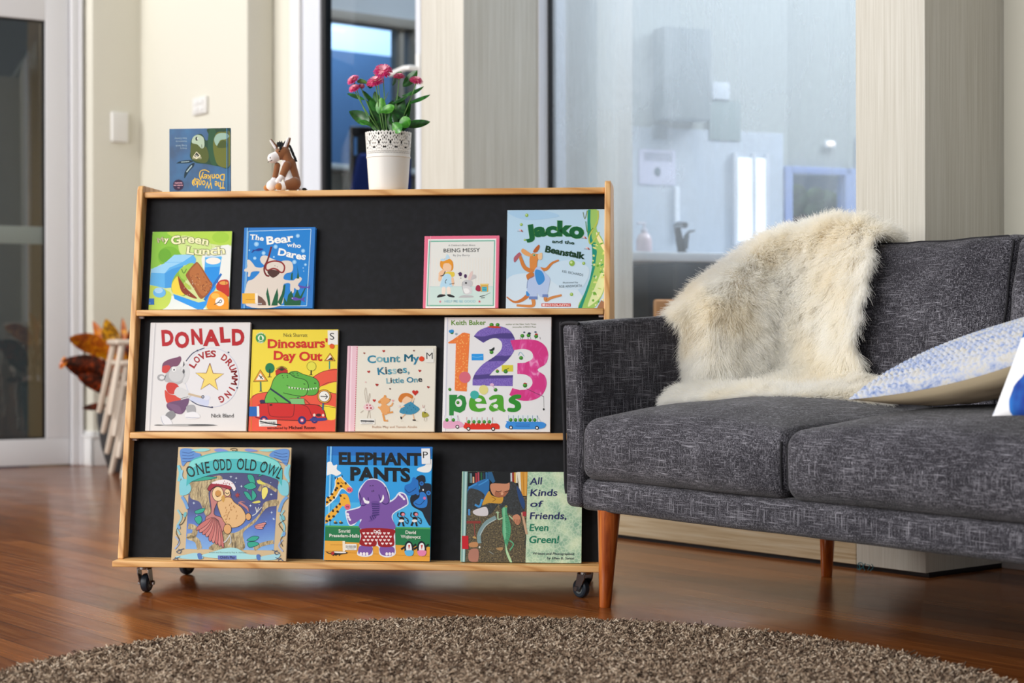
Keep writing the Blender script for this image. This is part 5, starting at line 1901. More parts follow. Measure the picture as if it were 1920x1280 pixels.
A.E(665, 685, 26, 32, '#4a2c58').E(742, 715, 22, 30, '#4a2c58').L([(640, 680), (630, 670)], 8, '#4a2c58', 1).E(672, 745, 7, 9, '#4a2c58')
A.B([(780, 760), (800, 690), (840, 640), (850, 680), (820, 770)], '#e4c9c4').B([(820, 770), (850, 700), (895, 700), (900, 740), (860, 760)], '#c9c4c4').B([(700, 800), (760, 770), (840, 790), (835, 860), (760, 880), (690, 870)], '#c6c6c8').B([(690, 870), (760, 860), (830, 890), (820, 980), (720, 980)], '#d8d8da').B([(700, 910), (770, 900), (800, 950), (740, 970)], '#f0f0f0').B([(645, 1020), (700, 1000), (760, 1000), (845, 1010), (840, 1032), (650, 1035)], '#bdbdc0').E(748, 818, 16, 14, '#2e2e33').L([(700, 800), (690, 870), (720, 980)], 4, '#77777c')
A.B([(890, 920), (905, 860), (950, 855), (970, 920), (940, 945)], '#a82a4a').R(965, 840, 1078, 950, '#d9a94e').R(985, 875, 1060, 945, '#4fb8cc').R(960, 830, 1085, 850, '#e5c778').L([(1000, 890), (1050, 892)], 7, '#20677a', 1).L([(1000, 920), (1050, 922)], 7, '#20677a', 1).L([(1030, 1000), (1110, 965)], 6, '#7b8f8c', 1).L([(950, 1020), (1030, 1005)], 10, '#1c1c24', 1).L([(970, 1040), (1025, 1036)], 9, '#1c1c24', 1)
A.star(357, 1094, 24, 10, 5, '#d98a9a').star(945, 1094, 24, 10, 5, '#d0566a').T('HELP ME BE GOOD', 418, 1106, 888, 1108, 36, '#8fc4d6', .004, 0, .03)
done(A)

# ---------------------------------------------------------------- beanstalk book
c = (940, 385, 6.4)
A = book('jacko', [(77, 62), (1255, 55), (1228, 1230), (50, 1235)], c, ZL2, 'pale blue book with a kangaroo and a tall beanstalk, far right of the top ledge', '#b9d8ee', 0.006, False)
A.B([(60, 900), (300, 820), (600, 900), (900, 1000), (920, 1230), (50, 1232)], '#d2e4f2').B([(520, 780), (800, 660), (1050, 760), (950, 1000), (700, 980)], '#c9e0f1').B([(90, 80), (500, 70), (700, 140), (300, 180)], '#aacfec')
A.B([(1050, 60), (1160, 60), (1170, 200), (1150, 300), (1235, 470), (1245, 800), (1230, 1000), (1180, 1120), (1100, 1232), (915, 1232), (1000, 1040), (1060, 880), (1095, 720), (1090, 500), (1040, 380), (1040, 200)], '#9cc76a').P([(1050, 60), (1080, 60), (1075, 200), (1090, 400), (1150, 560), (1120, 760), (1060, 960), (960, 1232), (915, 1232), (1000, 1040), (1060, 880), (1095, 720), (1090, 500), (1040, 380), (1040, 200)], '#1f8f7c')
A.B([(1150, 330), (1235, 480), (1240, 560), (1190, 480), (1150, 400)], '#efe6b4').B([(1120, 980), (1200, 800), (1235, 760), (1230, 960), (1180, 1100), (1080, 1190), (1030, 1200)], '#d9e9b0')
for _ in range(40):
    x, y = rb.uniform(1090, 1235), rb.uniform(430, 1200)
    A.E(x, y, rb.uniform(8, 26), rb.uniform(5, 14), rb.choice(['#6fae3e', '#d5e08a', '#3d9a6a', '#b6d66a', '#e9ecc0']), rb.uniform(0, 180))
A.L([(1170, 70), (1160, 200), (1060, 380), (1080, 470), (1180, 330)], 16, '#b9c85a').L([(1020, 200), (1040, 330), (1110, 280)], 9, '#4f8a3a').L([(990, 90), (1010, 170), (1040, 70)], 7, '#6d7a2e').P([(1140, 1232), (1190, 1140), (1228, 1160), (1228, 1232)], '#9a7458')
A.T('Jacko', 335, 395, 985, 400, 165, '#0f5f34', .055, 26, 0, ('#7fbf3c', .006), .04, 0, 'b', None, .25).T('and the', 612, 458, 878, 478, 40, '#17402c', .03, 3).T('Beanstalk', 520, 560, 985, 645, 76, '#123a22', .045, -4, 0, None, .06)
A.T('KEL RICHARDS', 725, 808, 978, 856, 30, '#5a6a72', 0).T('illustrated by', 735, 940, 918, 936, 20, '#5a6a72', 0).T('ROB AINSWORTH', 690, 992, 965, 982, 30, '#5a6a72', 0)
for x, y, r_ in [(310, 125, 20), (243, 236, 17), (284, 422, 13), (848, 700, 34), (988, 702, 18), (838, 1070, 20)]: A.E(x, y, r_, r_ * 1.05, '#8fb64a').E(x - r_ * .25, y - r_ * .25, r_ * .45, r_ * .45, '#cfe3a4')
for x, y in ((235, 305), (1000, 390), (1035, 520)): A.E(x, y, 22, 10, '#e9c9cc', 30).E(x + 14, y + 8, 16, 8, '#b0645c', 60).L([(x - 40, y + 10), (x + 30, y + 14)], 4, '#8a4e46', 1)
# kangaroo in blue overalls
A.L([(60, 1100), (150, 1160), (240, 1140), (320, 1080)], [12, 50], '#c9783a').B([(345, 620), (380, 580), (440, 590), (480, 580), (485, 640), (440, 660), (430, 760), (480, 780), (360, 800), (340, 700)], '#d98a44').B([(240, 560), (260, 525), (320, 560), (370, 600), (340, 620), (280, 600)], '#e2a367').B([(385, 570), (400, 530), (450, 480), (462, 510), (430, 565)], '#b86028').E(395, 603, 18, 14, '#8fc59a').E(397, 605, 7, 9, '#24412c').B([(440, 600), (490, 575), (488, 650), (450, 655)], '#e8c39a')
A.L([(380, 800), (280, 750), (225, 620), (205, 605)], [56, 28], '#cf7f3c').B([(180, 600), (220, 570), (240, 600), (210, 630), (160, 690), (150, 640)], '#b0606c').L([(470, 770), (540, 770), (610, 700), (690, 665)], [46, 18], '#cf7f3c').B([(300, 840), (380, 810), (390, 880), (330, 920)], '#c9783a')
A.B([(400, 780), (450, 740), (510, 800), (580, 880), (570, 980), (540, 1080), (470, 1100), (430, 1060), (420, 1100), (340, 1110), (305, 1000), (320, 900), (390, 860)], '#b5c8ea').B([(410, 780), (490, 800), (520, 900), (450, 960), (410, 880)], '#3f8fd6').B([(300, 1030), (340, 1080), (300, 1090)], '#3f8fd6').L([(305, 1000), (320, 900), (400, 850)], 5, '#4a5f92')
A.L([(370, 1100), (385, 1180), (350, 1210), (180, 1200)], [50, 26], '#cf8a4e').L([(530, 1080), (530, 1140), (600, 1110), (720, 1080)], [46, 24], '#cf8a4e').R(330, 1095, 430, 1130, '#6d86bf').R(490, 1070, 556, 1104, '#6d86bf')
A.R(478, 1178, 826, 1214, '#c4302c').T('SCHOLASTIC', 524, 1206, 818, 1206, 20, '#f2e4e0', .03).R(488, 1184, 518, 1208, '#f2e4e0')
done(A)

# ---------------------------------------------------------------- drumming book
c = (265, 595, 5.69)
A = book('donald', [(115, 62), (1175, 66), (1108, 1225), (38, 1222)], c, ZL1, 'white hardback with red capitals and a drummer with a star drum on the middle ledge', '#e4e2e2', 0.012, True)
A.L([(160, 66), (80, 1222)], 12, '#cfcdd0', 1).L([(150, 66), (68, 1222)], 6, '#f2f1f2', 1)
for i, (ch, x, y, hh, ww) in enumerate([('D', 222, 308, 160, 132), ('O', 365, 328, 160, 152), ('N', 540, 296, 158, 128), ('A', 680, 308, 162, 148), ('L', 846, 276, 156, 104), ('D', 968, 304, 164, 138)]):
    A.T(ch, x, y, x + ww, y - 6 + (i % 2) * 6, hh, '#b81420', .045, 0, 0, ('#8e1018', .004))
A.E(755, 655, 290, 318, '#b9c0de').E(755, 655, 286, 314, '#e6e4e6')
A.L([(480, 480), (560, 390), (680, 338)], 9, '#2b3560').L([(500, 880), (600, 945), (750, 975)], 10, '#2b3560').B([(505, 885), (560, 860), (680, 880), (720, 900), (700, 960), (600, 930)], '#cfd6ee')
for x, y in ((605, 366), (935, 388), (1020, 766), (752, 972)): A.E(x, y, 10, 9, '#343a5c')
txt = 'LOVES DRUMMING'
angs = [-148, -131, -115, -100, -86, -70, -56, -40, -24, -8, 10, 29, 46, 66]
for i, (ch, a) in enumerate(zip(txt, angs)):
    if ch == ' ': continue
    r_ = 208
    cx, cy = 755 + r_ * math.cos(math.radians(a)), 655 + r_ * 1.06 * math.sin(math.radians(a))
    tx, ty = -math.sin(math.radians(a)), math.cos(math.radians(a))
    hw = 40 if ch in 'MW' else (12 if ch == 'I' else 30)
    A.T(ch, cx - tx * hw, cy - ty * hw, cx + tx * hw, cy + ty * hw, 68, '#a3141c', .035)
A.star(730, 660, 158, 62, 5, '#f2d873', -88, '#7a1d14', 7)
A.B([(250, 690), (262, 620), (300, 560), (380, 560), (440, 590), (470, 640), (440, 700), (380, 730), (300, 710)], '#b9b9bb').E(372, 630, 78, 72, '#cfcfd0').B([(430, 560), (470, 500), (515, 560), (510, 650), (470, 720), (440, 700), (470, 620)], '#dadadb').P([(455, 480), (468, 520), (446, 545)], '#4a4a4e').E(350, 568, 22, 24, '#f0f0f0').E(352, 572, 8, 10, '#222226').E(405, 552, 26, 20, '#d5d5d6').E(454, 590, 12, 24, '#57575c')
A.B([(222, 570), (235, 500), (300, 460), (380, 440), (420, 428), (428, 470), (390, 530), (330, 540), (280, 600), (230, 600)], '#7c4a68').B([(222, 570), (240, 530), (300, 525), (310, 560), (270, 605), (232, 600)], '#d0403c').E(212, 655, 42, 36, '#a9a9ac').E(220, 655, 26, 20, '#e4e4e6').L([(265, 630), (245, 680)], 6, '#55555a')
A.B([(262, 760), (290, 710), (370, 720), (400, 770), (350, 830), (290, 820)], '#cf3b33').B([(250, 790), (300, 830), (380, 850), (420, 890), (330, 925), (265, 915)], '#d8493a').B([(380, 760), (440, 770), (520, 820), (500, 880), (420, 880), (350, 830)], '#d8d8d9').L([(420, 880), (500, 860)], 5, '#4c4c52', 1).L([(500, 830), (650, 868)], 22, '#cdb79a', 1).E(695, 872, 38, 26, '#dfe2f0').E(655, 862, 16, 18, '#2d2d36').E(655, 862, 9, 11, '#b4b8cc')
A.B([(275, 930), (420, 895), (500, 880), (490, 950), (420, 1045), (290, 1000)], '#6f4d72').B([(330, 1000), (270, 930), (400, 960), (420, 1045)], '#7f5c80').B([(270, 1030), (330, 1010), (360, 1060), (300, 1110), (250, 1080)], '#8c8c90').B([(480, 960), (560, 950), (570, 1030), (490, 1030)], '#a9a9ad').B([(205, 1070), (250, 1060), (310, 1110), (320, 1160), (240, 1160), (210, 1120)], '#e9e9ee').B([(470, 1040), (560, 1020), (620, 1060), (600, 1090), (480, 1090)], '#ececf0').L([(205, 1070), (215, 1120), (245, 1160), (318, 1160)], 5, '#9aa0b4').L([(470, 1080), (610, 1085)], 5, '#9aa0b4', 1)
A.E(500, 1163, 310, 12, '#a9a9aa').E(640, 1162, 150, 10, '#5a5a5c').E(180, 1162, 50, 7, '#6b6b6c')
A.T('Nick Bland', 738, 1080, 982, 1080, 40, '#3d3d40', .004, 0, .04)
done(A)

# ---------------------------------------------------------------- dinosaur car book
c = (455, 605, 5.954)
A = book('dino', [(125, 80), (1085, 90), (1015, 1228), (50, 1226)], c, ZL1, 'yellow book with green dinosaurs driving a red car on the middle ledge', '#efd83a', 0.010, False)
A.B([(75, 880), (180, 800), (330, 790), (600, 800), (760, 640), (900, 560), (1060, 535), (1050, 670), (950, 700), (850, 790), (1040, 810), (1020, 1228), (50, 1226)], '#e8573f').B([(800, 740), (900, 720), (1050, 680), (1045, 800), (900, 780)], '#efd83a').B([(820, 940), (1030, 960), (1020, 1090), (900, 1080)], '#efd83a')
A.L([(78, 866), (160, 806), (300, 785)], 5, '#3a1a12').L([(760, 640), (900, 560), (1060, 538)], 5, '#3a1a12').L([(850, 740), (940, 690), (1052, 672)], 5, '#3a1a12').L([(930, 780), (1040, 812)], 5, '#3a1a12').L([(830, 935), (1030, 965)], 5, '#3a1a12')
A.E(215, 176, 58, 58, '#3d9a50').E(215, 176, 34, 34, '#eef2dc').B([(200, 195), (205, 155), (220, 150), (232, 195)], '#3d9a50').T('SHARE A', 172, 150, 262, 150, 18, '#eef2dc', .02, 24).T('STORY', 180, 222, 252, 222, 18, '#eef2dc', .02, -16)
A.T('Nick Sharratt', 468, 166, 738, 170, 42, '#4a4420', 0, 0, 0, None, .03).T("Dinosaurs'", 282, 284, 962, 292, 98, '#cf2a20', .034, 0, .05, None, .05).T('Day Out', 345, 424, 890, 434, 98, '#cf2a20', .034, 0, .05, None, .05)
A.E(308, 518, 52, 58, '#177a4c').L([(308, 530), (302, 618)], 12, '#2c2a16', 1).L([(280, 618), (324, 618)], 6, '#2c2a16', 1).E(774, 502, 53, 54, '#20200f').E(774, 502, 49, 50, '#e3dc4a').L([(770, 545), (766, 598)], 14, '#20200f', 1).L([(745, 598), (785, 598)], 6, '#20200f', 1)
A.P([(200, 532), (284, 666), (116, 672)], '#1c1c16').P([(200, 540), (276, 662), (124, 667)], '#e59a2e').P([(199, 572), (250, 648), (150, 651)], '#f2eee2').L([(185, 600), (225, 640)], 11, '#1c1c20', 1).L([(200, 636), (205, 612), (228, 608)], 9, '#1c1c20', 1).L([(200, 672), (200, 778)], 16, '#2f6f6a', 1).L([(182, 778), (216, 778)], 7, '#1c2a2a', 1)
A.P([(985, 352), (1042, 444), (918, 442)], '#1c1c16').P([(985, 360), (1034, 440), (926, 439)], '#e59a2e').P([(985, 376), (1020, 434), (942, 432)], '#f2eee2').P([(950, 432), (1000, 400), (1020, 434)], '#222226').L([(975, 446), (972, 534)], 12, '#2f8f8a', 1)
A.B([(520, 580), (600, 556), (680, 590), (800, 630), (852, 690), (840, 780), (800, 822), (720, 826), (600, 760)], '#58a93f').L([(520, 580), (600, 556), (680, 590), (800, 630), (852, 690), (840, 780), (800, 822), (720, 826)], 6, '#18300f')
A.P([(368, 548), (440, 500), (505, 540), (505, 575), (440, 590), (372, 600)], '#b92a22')
for k in range(9): A.L([(440, 548), (380 + k * 15, 520 - 26 * math.sin(k / 8 * 3.14))], 6, '#1c3018', 1)
A.B([(235, 900), (260, 820), (310, 740), (350, 640), (420, 580), (520, 580), (580, 620), (690, 650), (730, 700), (725, 770), (690, 830), (640, 845), (660, 900), (560, 930), (250, 915)], '#65b548').L([(235, 900), (260, 820), (310, 740), (350, 640), (420, 580), (520, 580), (580, 620), (690, 650), (730, 700), (725, 770), (690, 830), (600, 830), (450, 797)], 7, '#18300f')
A.L([(490, 712), (560, 745), (640, 752), (715, 745)], 6, '#18300f')
for k in range(7): A.P([(510 + k * 32, 728 + 4 * k), (528 + k * 32, 730 + 4 * k), (518 + k * 32, 754 + 3 * k)], '#f2f0e2')
for k in range(4): A.P([(726 + k * 28, 752 - 4 * k), (744 + k * 28, 750 - 4 * k), (736 + k * 28, 774 - 4 * k)], '#f2f0e2')
for x, y in ((445, 602), (455, 628), (500, 602), (505, 622), (566, 580), (576, 604), (612, 580), (620, 603), (684, 698), (694, 700), (804, 690), (814, 692)): A.E(x, y, 4, 7, '#18300f')
A.L([(305, 748), (420, 830), (530, 912)], 20, '#24304a', 1).L([(560, 915), (620, 850)], 20, '#24304a', 1).L([(350, 850), (390, 905)], 6, '#18300f', 1).B([(188, 880), (235, 876), (245, 912), (195, 912)], '#2a2350')
A.B([(150, 960), (190, 920), (400, 912), (640, 925), (820, 935), (890, 980), (915, 1060), (900, 1100), (600, 1106), (240, 1090), (140, 1075), (120, 1020)], '#cf2624').L([(190, 915), (400, 910), (640, 924), (820, 934), (890, 980), (915, 1060), (900, 1100), (600, 1106), (240, 1090), (130, 1068)], 7, '#2a0d12').L([(275, 915), (285, 1020), (320, 1060), (480, 1068), (555, 1050), (570, 915)], 6, '#5c0f18').L([(640, 926), (720, 960), (765, 1060)], 6, '#5c0f18').R(295, 922, 325, 942, '#4a0d14').L([(690, 870), (745, 925)], 8, '#8a2020', 1)
A.P([(520, 860), (680, 860), (690, 925), (540, 920)], '#7fbf7a').L([(520, 860), (680, 860), (690, 925)], 5, '#8a2020', 1)
for x, y, r_ in ((228, 1098, 44), (652, 1104, 46), (790, 1100, 38)): A.E(x, y, r_, r_, '#2c2a6c').E(x, y, r_ * .5, r_ * .5, '#d24a6a').E(x, y, r_ * .25, r_ * .25, '#e9e0e4')
A.B([(750, 1085), (910, 1078), (915, 1105), (760, 1112)], '#3a3c86').E(838, 1046, 30, 17, '#3b1d2a').E(790, 1046, 14, 16, '#f0d9c8').E(888, 1048, 13, 16, '#f0d9c8')
A.E(906, 838, 78, 78, '#1c1c16').E(906, 838, 73, 73, '#e9a83a').E(906, 838, 62, 62, '#1c1c16').E(906, 838, 57, 57, '#efeee6').L([(866, 838), (940, 842)], 9, '#1c1c20', 1).L([(920, 815), (944, 842), (918, 868)], 9, '#1c1c20', 1).L([(892, 915), (886, 990)], 18, '#2f5f86', 1)
A.T('introduced by', 262, 1202, 488, 1200, 26, '#4a1012', .012).T('Michael Rosen', 500, 1202, 798, 1200, 34, '#3c0f12', .02)
A.L([(100, 90), (80, 1226)], 4, '#d3b92e', 1)
done(A)
S = sticker(A, 'label', 965, 100, 1080, 262, '#eceae4'); S.T('S', 982, 205, 1042, 205, 78, '#232326', 0); done(S, 'letter_label')
S = sticker(A, 'label', 60, 950, 155, 1060, '#1d66b8'); S.R(152, 945, 178, 1062, '#eceef0'); done(S, 'blue_label')
S = Art(A.q, A.w_, A.h_, -0.0001 - 0.000007 * A.k); S.root = A.root; S.E(1008, 278, 28, 29, '#e65a1c'); done(S, 'colour_dot')


def barcode(A, x0, y0, x1, y1, strike=False, rows=1):
    S = sticker(A, 'b', x0, y0, x1, y1, '#ecebe6')
    rb2 = random.Random(int(x0))
    x = x0 + (x1 - x0) * .08
    while x < x1 - (x1 - x0) * .08:
        w_ = rb2.uniform(2, 6)
        S.R(x, y0 + (y1 - y0) * .25, x + w_, y0 + (y1 - y0) * .65, '#55565c')
        x += w_ + rb2.uniform(2, 6)
    S.L([(x0 + 25, y0 + (y1 - y0) * .82), (x1 - 25, y0 + (y1 - y0) * .82)], 5, '#8a8b90', 1)
    if strike: S.L(strike, 12, '#141416', 1)
    done(S, 'barcode_label')


barcode(A, 172, 1100, 372, 1172, [(180, 1112), (290, 1142), (418, 1156)])

# ---------------------------------------------------------------- kisses book
c = (640, 640, 7.11)
A = book('kisses', [(102, 70), (1272, 72), (1228, 1220), (45, 1220)], c, ZL1, 'cream book with pink spine, hearts, a teddy and a girl on the middle ledge', '#e6e1d3', 0.012, True, spine='#e8b9c6')
A.P([(102, 70), (232, 71), (170, 1220), (45, 1220)], '#eac3ce').L([(150, 72), (100, 1220)], 12, '#f6dfe6', 1).L([(128, 72), (70, 1220)], 10, '#c790a4', 1)
for k in range(38): A.L([(222 - k * 1.42, 84 + k * 30), (221 - k * 1.42, 100 + k * 30)], 9, '#c0283a', 1)
for (x, y, r_, cc) in [(315, 170, 14, '#9a4a3c'), (575, 142, 19, '#b02a24'), (977, 138, 13, '#7c3028'), (370, 420, 20, '#b32e28'), (1050, 408, 20, '#b32e28'), (477, 596, 22, '#a82a26'), (651, 650, 12, '#5c2c28'), (1160, 628, 18, '#a03028'), (437, 806, 22, '#c0322c'), (326, 560, 12, '#e0b8b4'), (985, 700, 42, '#c32a20'), (686, 808, 18, '#e6a8a4')]: A.heart(x, y, r_, cc, rb.uniform(-8, 12))
tc = ['#2f7f98', '#5fa7b8', '#1f5f78', '#3f8fa4']
A.T('Count My', 352, 296, 1042, 282, 100, '#2f86a4', .025, 0, 0, None, .07, 0, 'b', ['#2f86a4', '#86b6be', '#3f8ea4', '#2f7f98', '#5f98a4', '#2f86a4', '#2f8aa8', '#2a7ea0']).T('Kisses,', 484, 458, 918, 432, 96, '#3f8ea4', .022, 0, 0, None, .07, 0, 'b', ['#2a7a9a', '#3f4a50', '#3f93ac', '#9bbfc4', '#2c4a56', '#3f93ac', '#7c9aa0']).T('Little One', 598, 574, 1082, 556, 72, '#4f94a8', .022, 0, 0, None, .06, 0, 'b', ['#86b0ba', '#24303a', '#5f98a8', '#2f7f98', '#8fb4ba', '#4f94a8', '#4f94a8', '#2a7a9a', '#5f98a8', '#24303a'])
# rabbit in a spotted dress
A.L([(340, 1040), (365, 930)], 7, '#b7ab9c', 1).L([(380, 1040), (372, 930)], 7, '#b7ab9c', 1).L([(330, 840), (310, 700), (330, 640), (345, 830)], 6, '#c9beb0').L([(350, 830), (375, 710), (380, 760), (355, 840)], 6, '#c9beb0').B([(290, 900), (330, 850), (380, 850), (430, 910), (350, 940)], '#ecc9cc').E(342, 905, 12, 12, '#a82a3c').E(392, 908, 13, 13, '#a82a3c').E(340, 868, 10, 8, '#a82a3c').E(380, 870, 10, 9, '#a82a3c').L([(290, 940), (250, 970)], 6, '#b7ab9c', 1)
# teddy
A.B([(510, 800), (560, 760), (580, 740), (600, 765), (655, 795), (620, 840), (560, 870), (525, 850)], '#e7a565').E(507, 825, 18, 20, '#d98e4a').E(582, 750, 16, 18, '#e0984f').B([(520, 880), (590, 860), (640, 900), (635, 960), (580, 1000), (530, 960)], '#e7a565').L([(490, 890), (530, 930)], 24, '#e7a565', 1).L([(630, 890), (670, 870), (685, 835)], 20, '#e7a565', 1).L([(550, 980), (570, 1075), (615, 1075)], 26, '#e0984f', 1).L([(610, 970), (685, 960)], 24, '#e0984f', 1).E(648, 792, 8, 7, '#3a2a20')
# girl
A.B([(800, 800), (830, 740), (900, 720), (940, 770), (920, 830), (850, 850)], '#f0c8a4').B([(760, 780), (800, 720), (880, 705), (950, 740), (940, 780), (870, 750), (820, 790), (800, 830), (770, 820)], '#d0792e').B([(800, 900), (860, 850), (960, 810), (960, 850), (1040, 920), (940, 990), (780, 970)], '#3b8aac').L([(940, 830), (970, 770)], 18, '#f0c8a4', 1).L([(840, 880), (780, 905)], 16, '#f0c8a4', 1).L([(850, 985), (800, 1035)], 13, '#e8b890', 1).L([(950, 985), (965, 1060)], 13, '#e8b890', 1).B([(785, 1020), (805, 1030), (800, 1055), (785, 1048)], '#241c1c').B([(945, 1060), (980, 1058), (985, 1074), (950, 1074)], '#241c1c').E(765, 880, 18, 16, '#e4d9d4')
for x, y in ((830, 930), (880, 905), (870, 960), (930, 930), (960, 900), (910, 870), (985, 920)): A.E(x, y, 5, 5, '#1c3f58')
# small rabbit
A.L([(1085, 905), (1078, 865)], 7, '#d8b4b0', 1).L([(1096, 905), (1106, 868)], 7, '#d8b4b0', 1).E(1092, 930, 22, 22, '#efebe4').B([(1075, 960), (1130, 965), (1160, 1010), (1080, 1030)], '#a8a03a').E(1112, 968, 11, 9, '#241f1a').L([(1100, 1030), (1098, 1072)], 6, '#c9beb0', 1).L([(1130, 1030), (1132, 1072)], 6, '#c9beb0', 1)
for x in (590, 790, 990, 1100): A.L([(x, 1078), (x + 30, 1078)], 3, '#c2b8a4', 1)
A.T('Ruthie May and Tamsin Ainslie', 402, 1172, 1002, 1170, 30, '#c2a08a', .004, 0, .03)
done(A)
S = sticker(A, 'label', 1125, 110, 1240, 300, '#e6e4dc'); S.T('M', 1132, 250, 1236, 250, 88, '#26262a', .0); done(S, 'letter_label')
S = Art(A.q, A.w_, A.h_, -0.0001 - 0.000007 * A.k); S.root = A.root; S.E(1078, 248, 35, 34, '#e2431c'); done(S, 'colour_dot')
barcode(A, 243, 1052, 440, 1125, [(250, 1078), (432, 1084)])

# ---------------------------------------------------------------- counting book
c = (820, 590, 5.565)
A = book('peas', [(95, 33), (1197, 38), (1170, 1232), (45, 1236)], c, ZL1, 'white book with huge orange, purple and pink numerals on the middle ledge', '#e9e8ea', 0.014, True)
A.L([(120, 36), (72, 1234)], 8, '#d0d2e2', 1).L([(108, 36), (60, 1234)], 9, '#f6f6fa', 1)
A.T('Keith Baker', 152, 116, 515, 116, 50, '#5f8f1c', .018).T('author of the New York Times', 722, 120, 1038, 120, 17, '#6a7a4a', 0, 0, 0, None, 0, .15).T('bestseller LMNO Peas', 792, 150, 1036, 150, 17, '#6a7a4a', 0, 0, 0, None, 0, .15)
m_o = mat('print_orange_dots', '#ef7a1a', 0.4); t = NT(m_o); vo = t.n('ShaderNodeTexVoronoi'); vo.inputs['Scale'].default_value = 190; t.link(t.tc.outputs['Object'], vo.inputs['Vector']); t.col(t.ramp(vo.outputs['Distance'], [(0.22, '#f7b258'), (0.34, '#ec751a')]))
m_p = mat('print_purple_swirl', '#5f3fa4', 0.4); t = NT(m_p); a = t.noise(t.mapping((1, 1, 1)), 420, 2); b_ = t.n('ShaderNodeTexWave', wave_type='RINGS'); b_.inputs['Scale'].default_value = 7; b_.inputs['Distortion'].default_value = 4; t.link(t.tc.outputs['Object'], b_.inputs['Vector']); t.col(t.mix(t.ramp(b_.outputs['Fac'], [(0.12, 1.0), (0.24, 0.0)]), t.ramp(a, [(0.4, '#6245ac'), (0.65, '#8a70c6')]), '#3f2a80'))
m_k = mat('print_pink_streaks', '#d81c86', 0.4); t = NT(m_k); a = t.noise(t.mapping((22, 22, 9), (0, 0.6, 0)), 2.2, 2, .5, 1.2); t.col(t.ramp(a, [(0.50, '#d61a80'), (0.60, '#dd3a94'), (0.68, '#ee8cc0')]))
A.P([(118, 300), (170, 270), (270, 200), (290, 197), (348, 210), (305, 816), (178, 808), (200, 312), (122, 312)], m_o)
A.P([(a_, b2) for a_, b2 in spline([(388, 238), (440, 180), (520, 145), (640, 130), (740, 160), (800, 230), (822, 320), (790, 420), (700, 520), (600, 590), (545, 648)], 4)] + [(790, 646), (785, 760), (366, 752)] + [tuple(p) for p in spline([(368, 690), (400, 620), (480, 530), (600, 450), (670, 380), (680, 310), (640, 265), (590, 258), (540, 275), (486, 306)], 4)], m_p)
A.P([(768, 282)] + [tuple(p) for p in spline([(820, 275), (960, 272), (1060, 290), (1135, 350), (1160, 440), (1130, 530), (1045, 590), (1120, 650), (1140, 740), (1100, 840), (1020, 895), (920, 912), (820, 895), (750, 850)], 4)] + [(782, 780)] + [tuple(p) for p in spline([(860, 800), (940, 790), (990, 740), (980, 680), (920, 640), (836, 632)], 4)] + [(838, 520)] + [tuple(p) for p in spline([(920, 515), (990, 480), (1000, 430), (970, 390), (900, 372), (800, 384)], 4)], m_k)
A.R(362, 422, 485, 490, '#2c9ae8').L([(365, 450), (420, 458), (482, 446)], 5, '#7cc2f2').R(675, 540, 792, 608, '#d9cf3e').E(288, 668, 60, 60, '#d86a7c').E(482, 798, 48, 50, '#e2d98a').E(386, 850, 46, 44, '#7fb4d8')
g1, g2 = '#2f8f2c', '#4fa42e'
A.P([(120, 850), (205, 850), (200, 880), (240, 850), (285, 870), (300, 940), (280, 1010), (230, 1040), (165, 1020), (162, 1070), (116, 1070)], '#2c8a3c').E(218, 935, 36, 42, '#e9e8ea')
A.B([(325, 950), (345, 880), (410, 850), (480, 870), (510, 940), (505, 945), (400, 945), (420, 990), (495, 985), (490, 1010), (430, 1028), (350, 1010)], g2).E(425, 905, 36, 20, '#e9e8ea').E(386, 850, 46, 44, '#3fb0a8')
A.B([(540, 880), (600, 850), (680, 865), (690, 985), (710, 1010), (690, 1028), (640, 1010), (570, 1025), (535, 990), (560, 940), (610, 920), (615, 890), (550, 905)], g2).E(605, 968, 26, 22, '#e9e8ea').L([(540, 945), (660, 1020)], 4, '#cfe4b4', 1)
A.B([(745, 890), (800, 850), (868, 850), (865, 885), (810, 895), (860, 930), (868, 985), (820, 1025), (735, 1022), (735, 985), (800, 985), (800, 955), (750, 930)], g1)
for x, y, r_ in [(575, 118, 22), (638, 118, 20), (893, 235, 20), (958, 230, 20), (1036, 240, 20), (570, 405, 20), (628, 605, 17), (714, 606, 22), (877, 466, 20), (914, 752, 22), (606, 798, 19), (127, 795, 16), (210, 932, 17), (160, 195, 18)]: A.E(x, y, r_, r_, '#2f7a24').E(x - r_ * .2, y - r_ * .25, r_ * .6, r_ * .55, '#58a63c')
A.B([(530, 140), (575, 130), (640, 134), (675, 150), (600, 152)], '#c9402c').B([(545, 380), (570, 372), (600, 352), (595, 385), (560, 392)], '#222a2a').B([(130, 175), (170, 165), (180, 190), (140, 200)], '#2f8fd0').E(206, 212, 12, 12, '#99aabb').L([(700, 600), (748, 572)], 5, '#3a3a2a', 1).L([(850, 440), (870, 405), (910, 450)], 4, '#4fa0c0').B([(896, 735), (914, 724), (938, 735)], '#b3302c').B([(615, 592), (628, 586), (642, 594)], '#c9502c').L([(930, 785), (1030, 835), (1110, 868)], 5, '#6a3a58', 1).L([(1107, 870), (1108, 980)], 3, '#8a8a8a', 1).E(1106, 998, 9, 12, '#2a2a2a').E(965, 210, 16, 12, '#1f2a3a').E(1038, 220, 15, 10, '#b33a2c').E(913, 198, 10, 8, '#2f4a6a').E(1030, 196, 12, 8, '#2f4a6a').L([(560, 740), (600, 790)], 5, '#d0a0c8', 1).E(570, 745, 22, 16, '#e0b4d4')
for x in (870, 890, 950, 975, 1025, 1075): A.L([(x, 250), (x + 4, 272)], 4, '#7a7a80', 1)


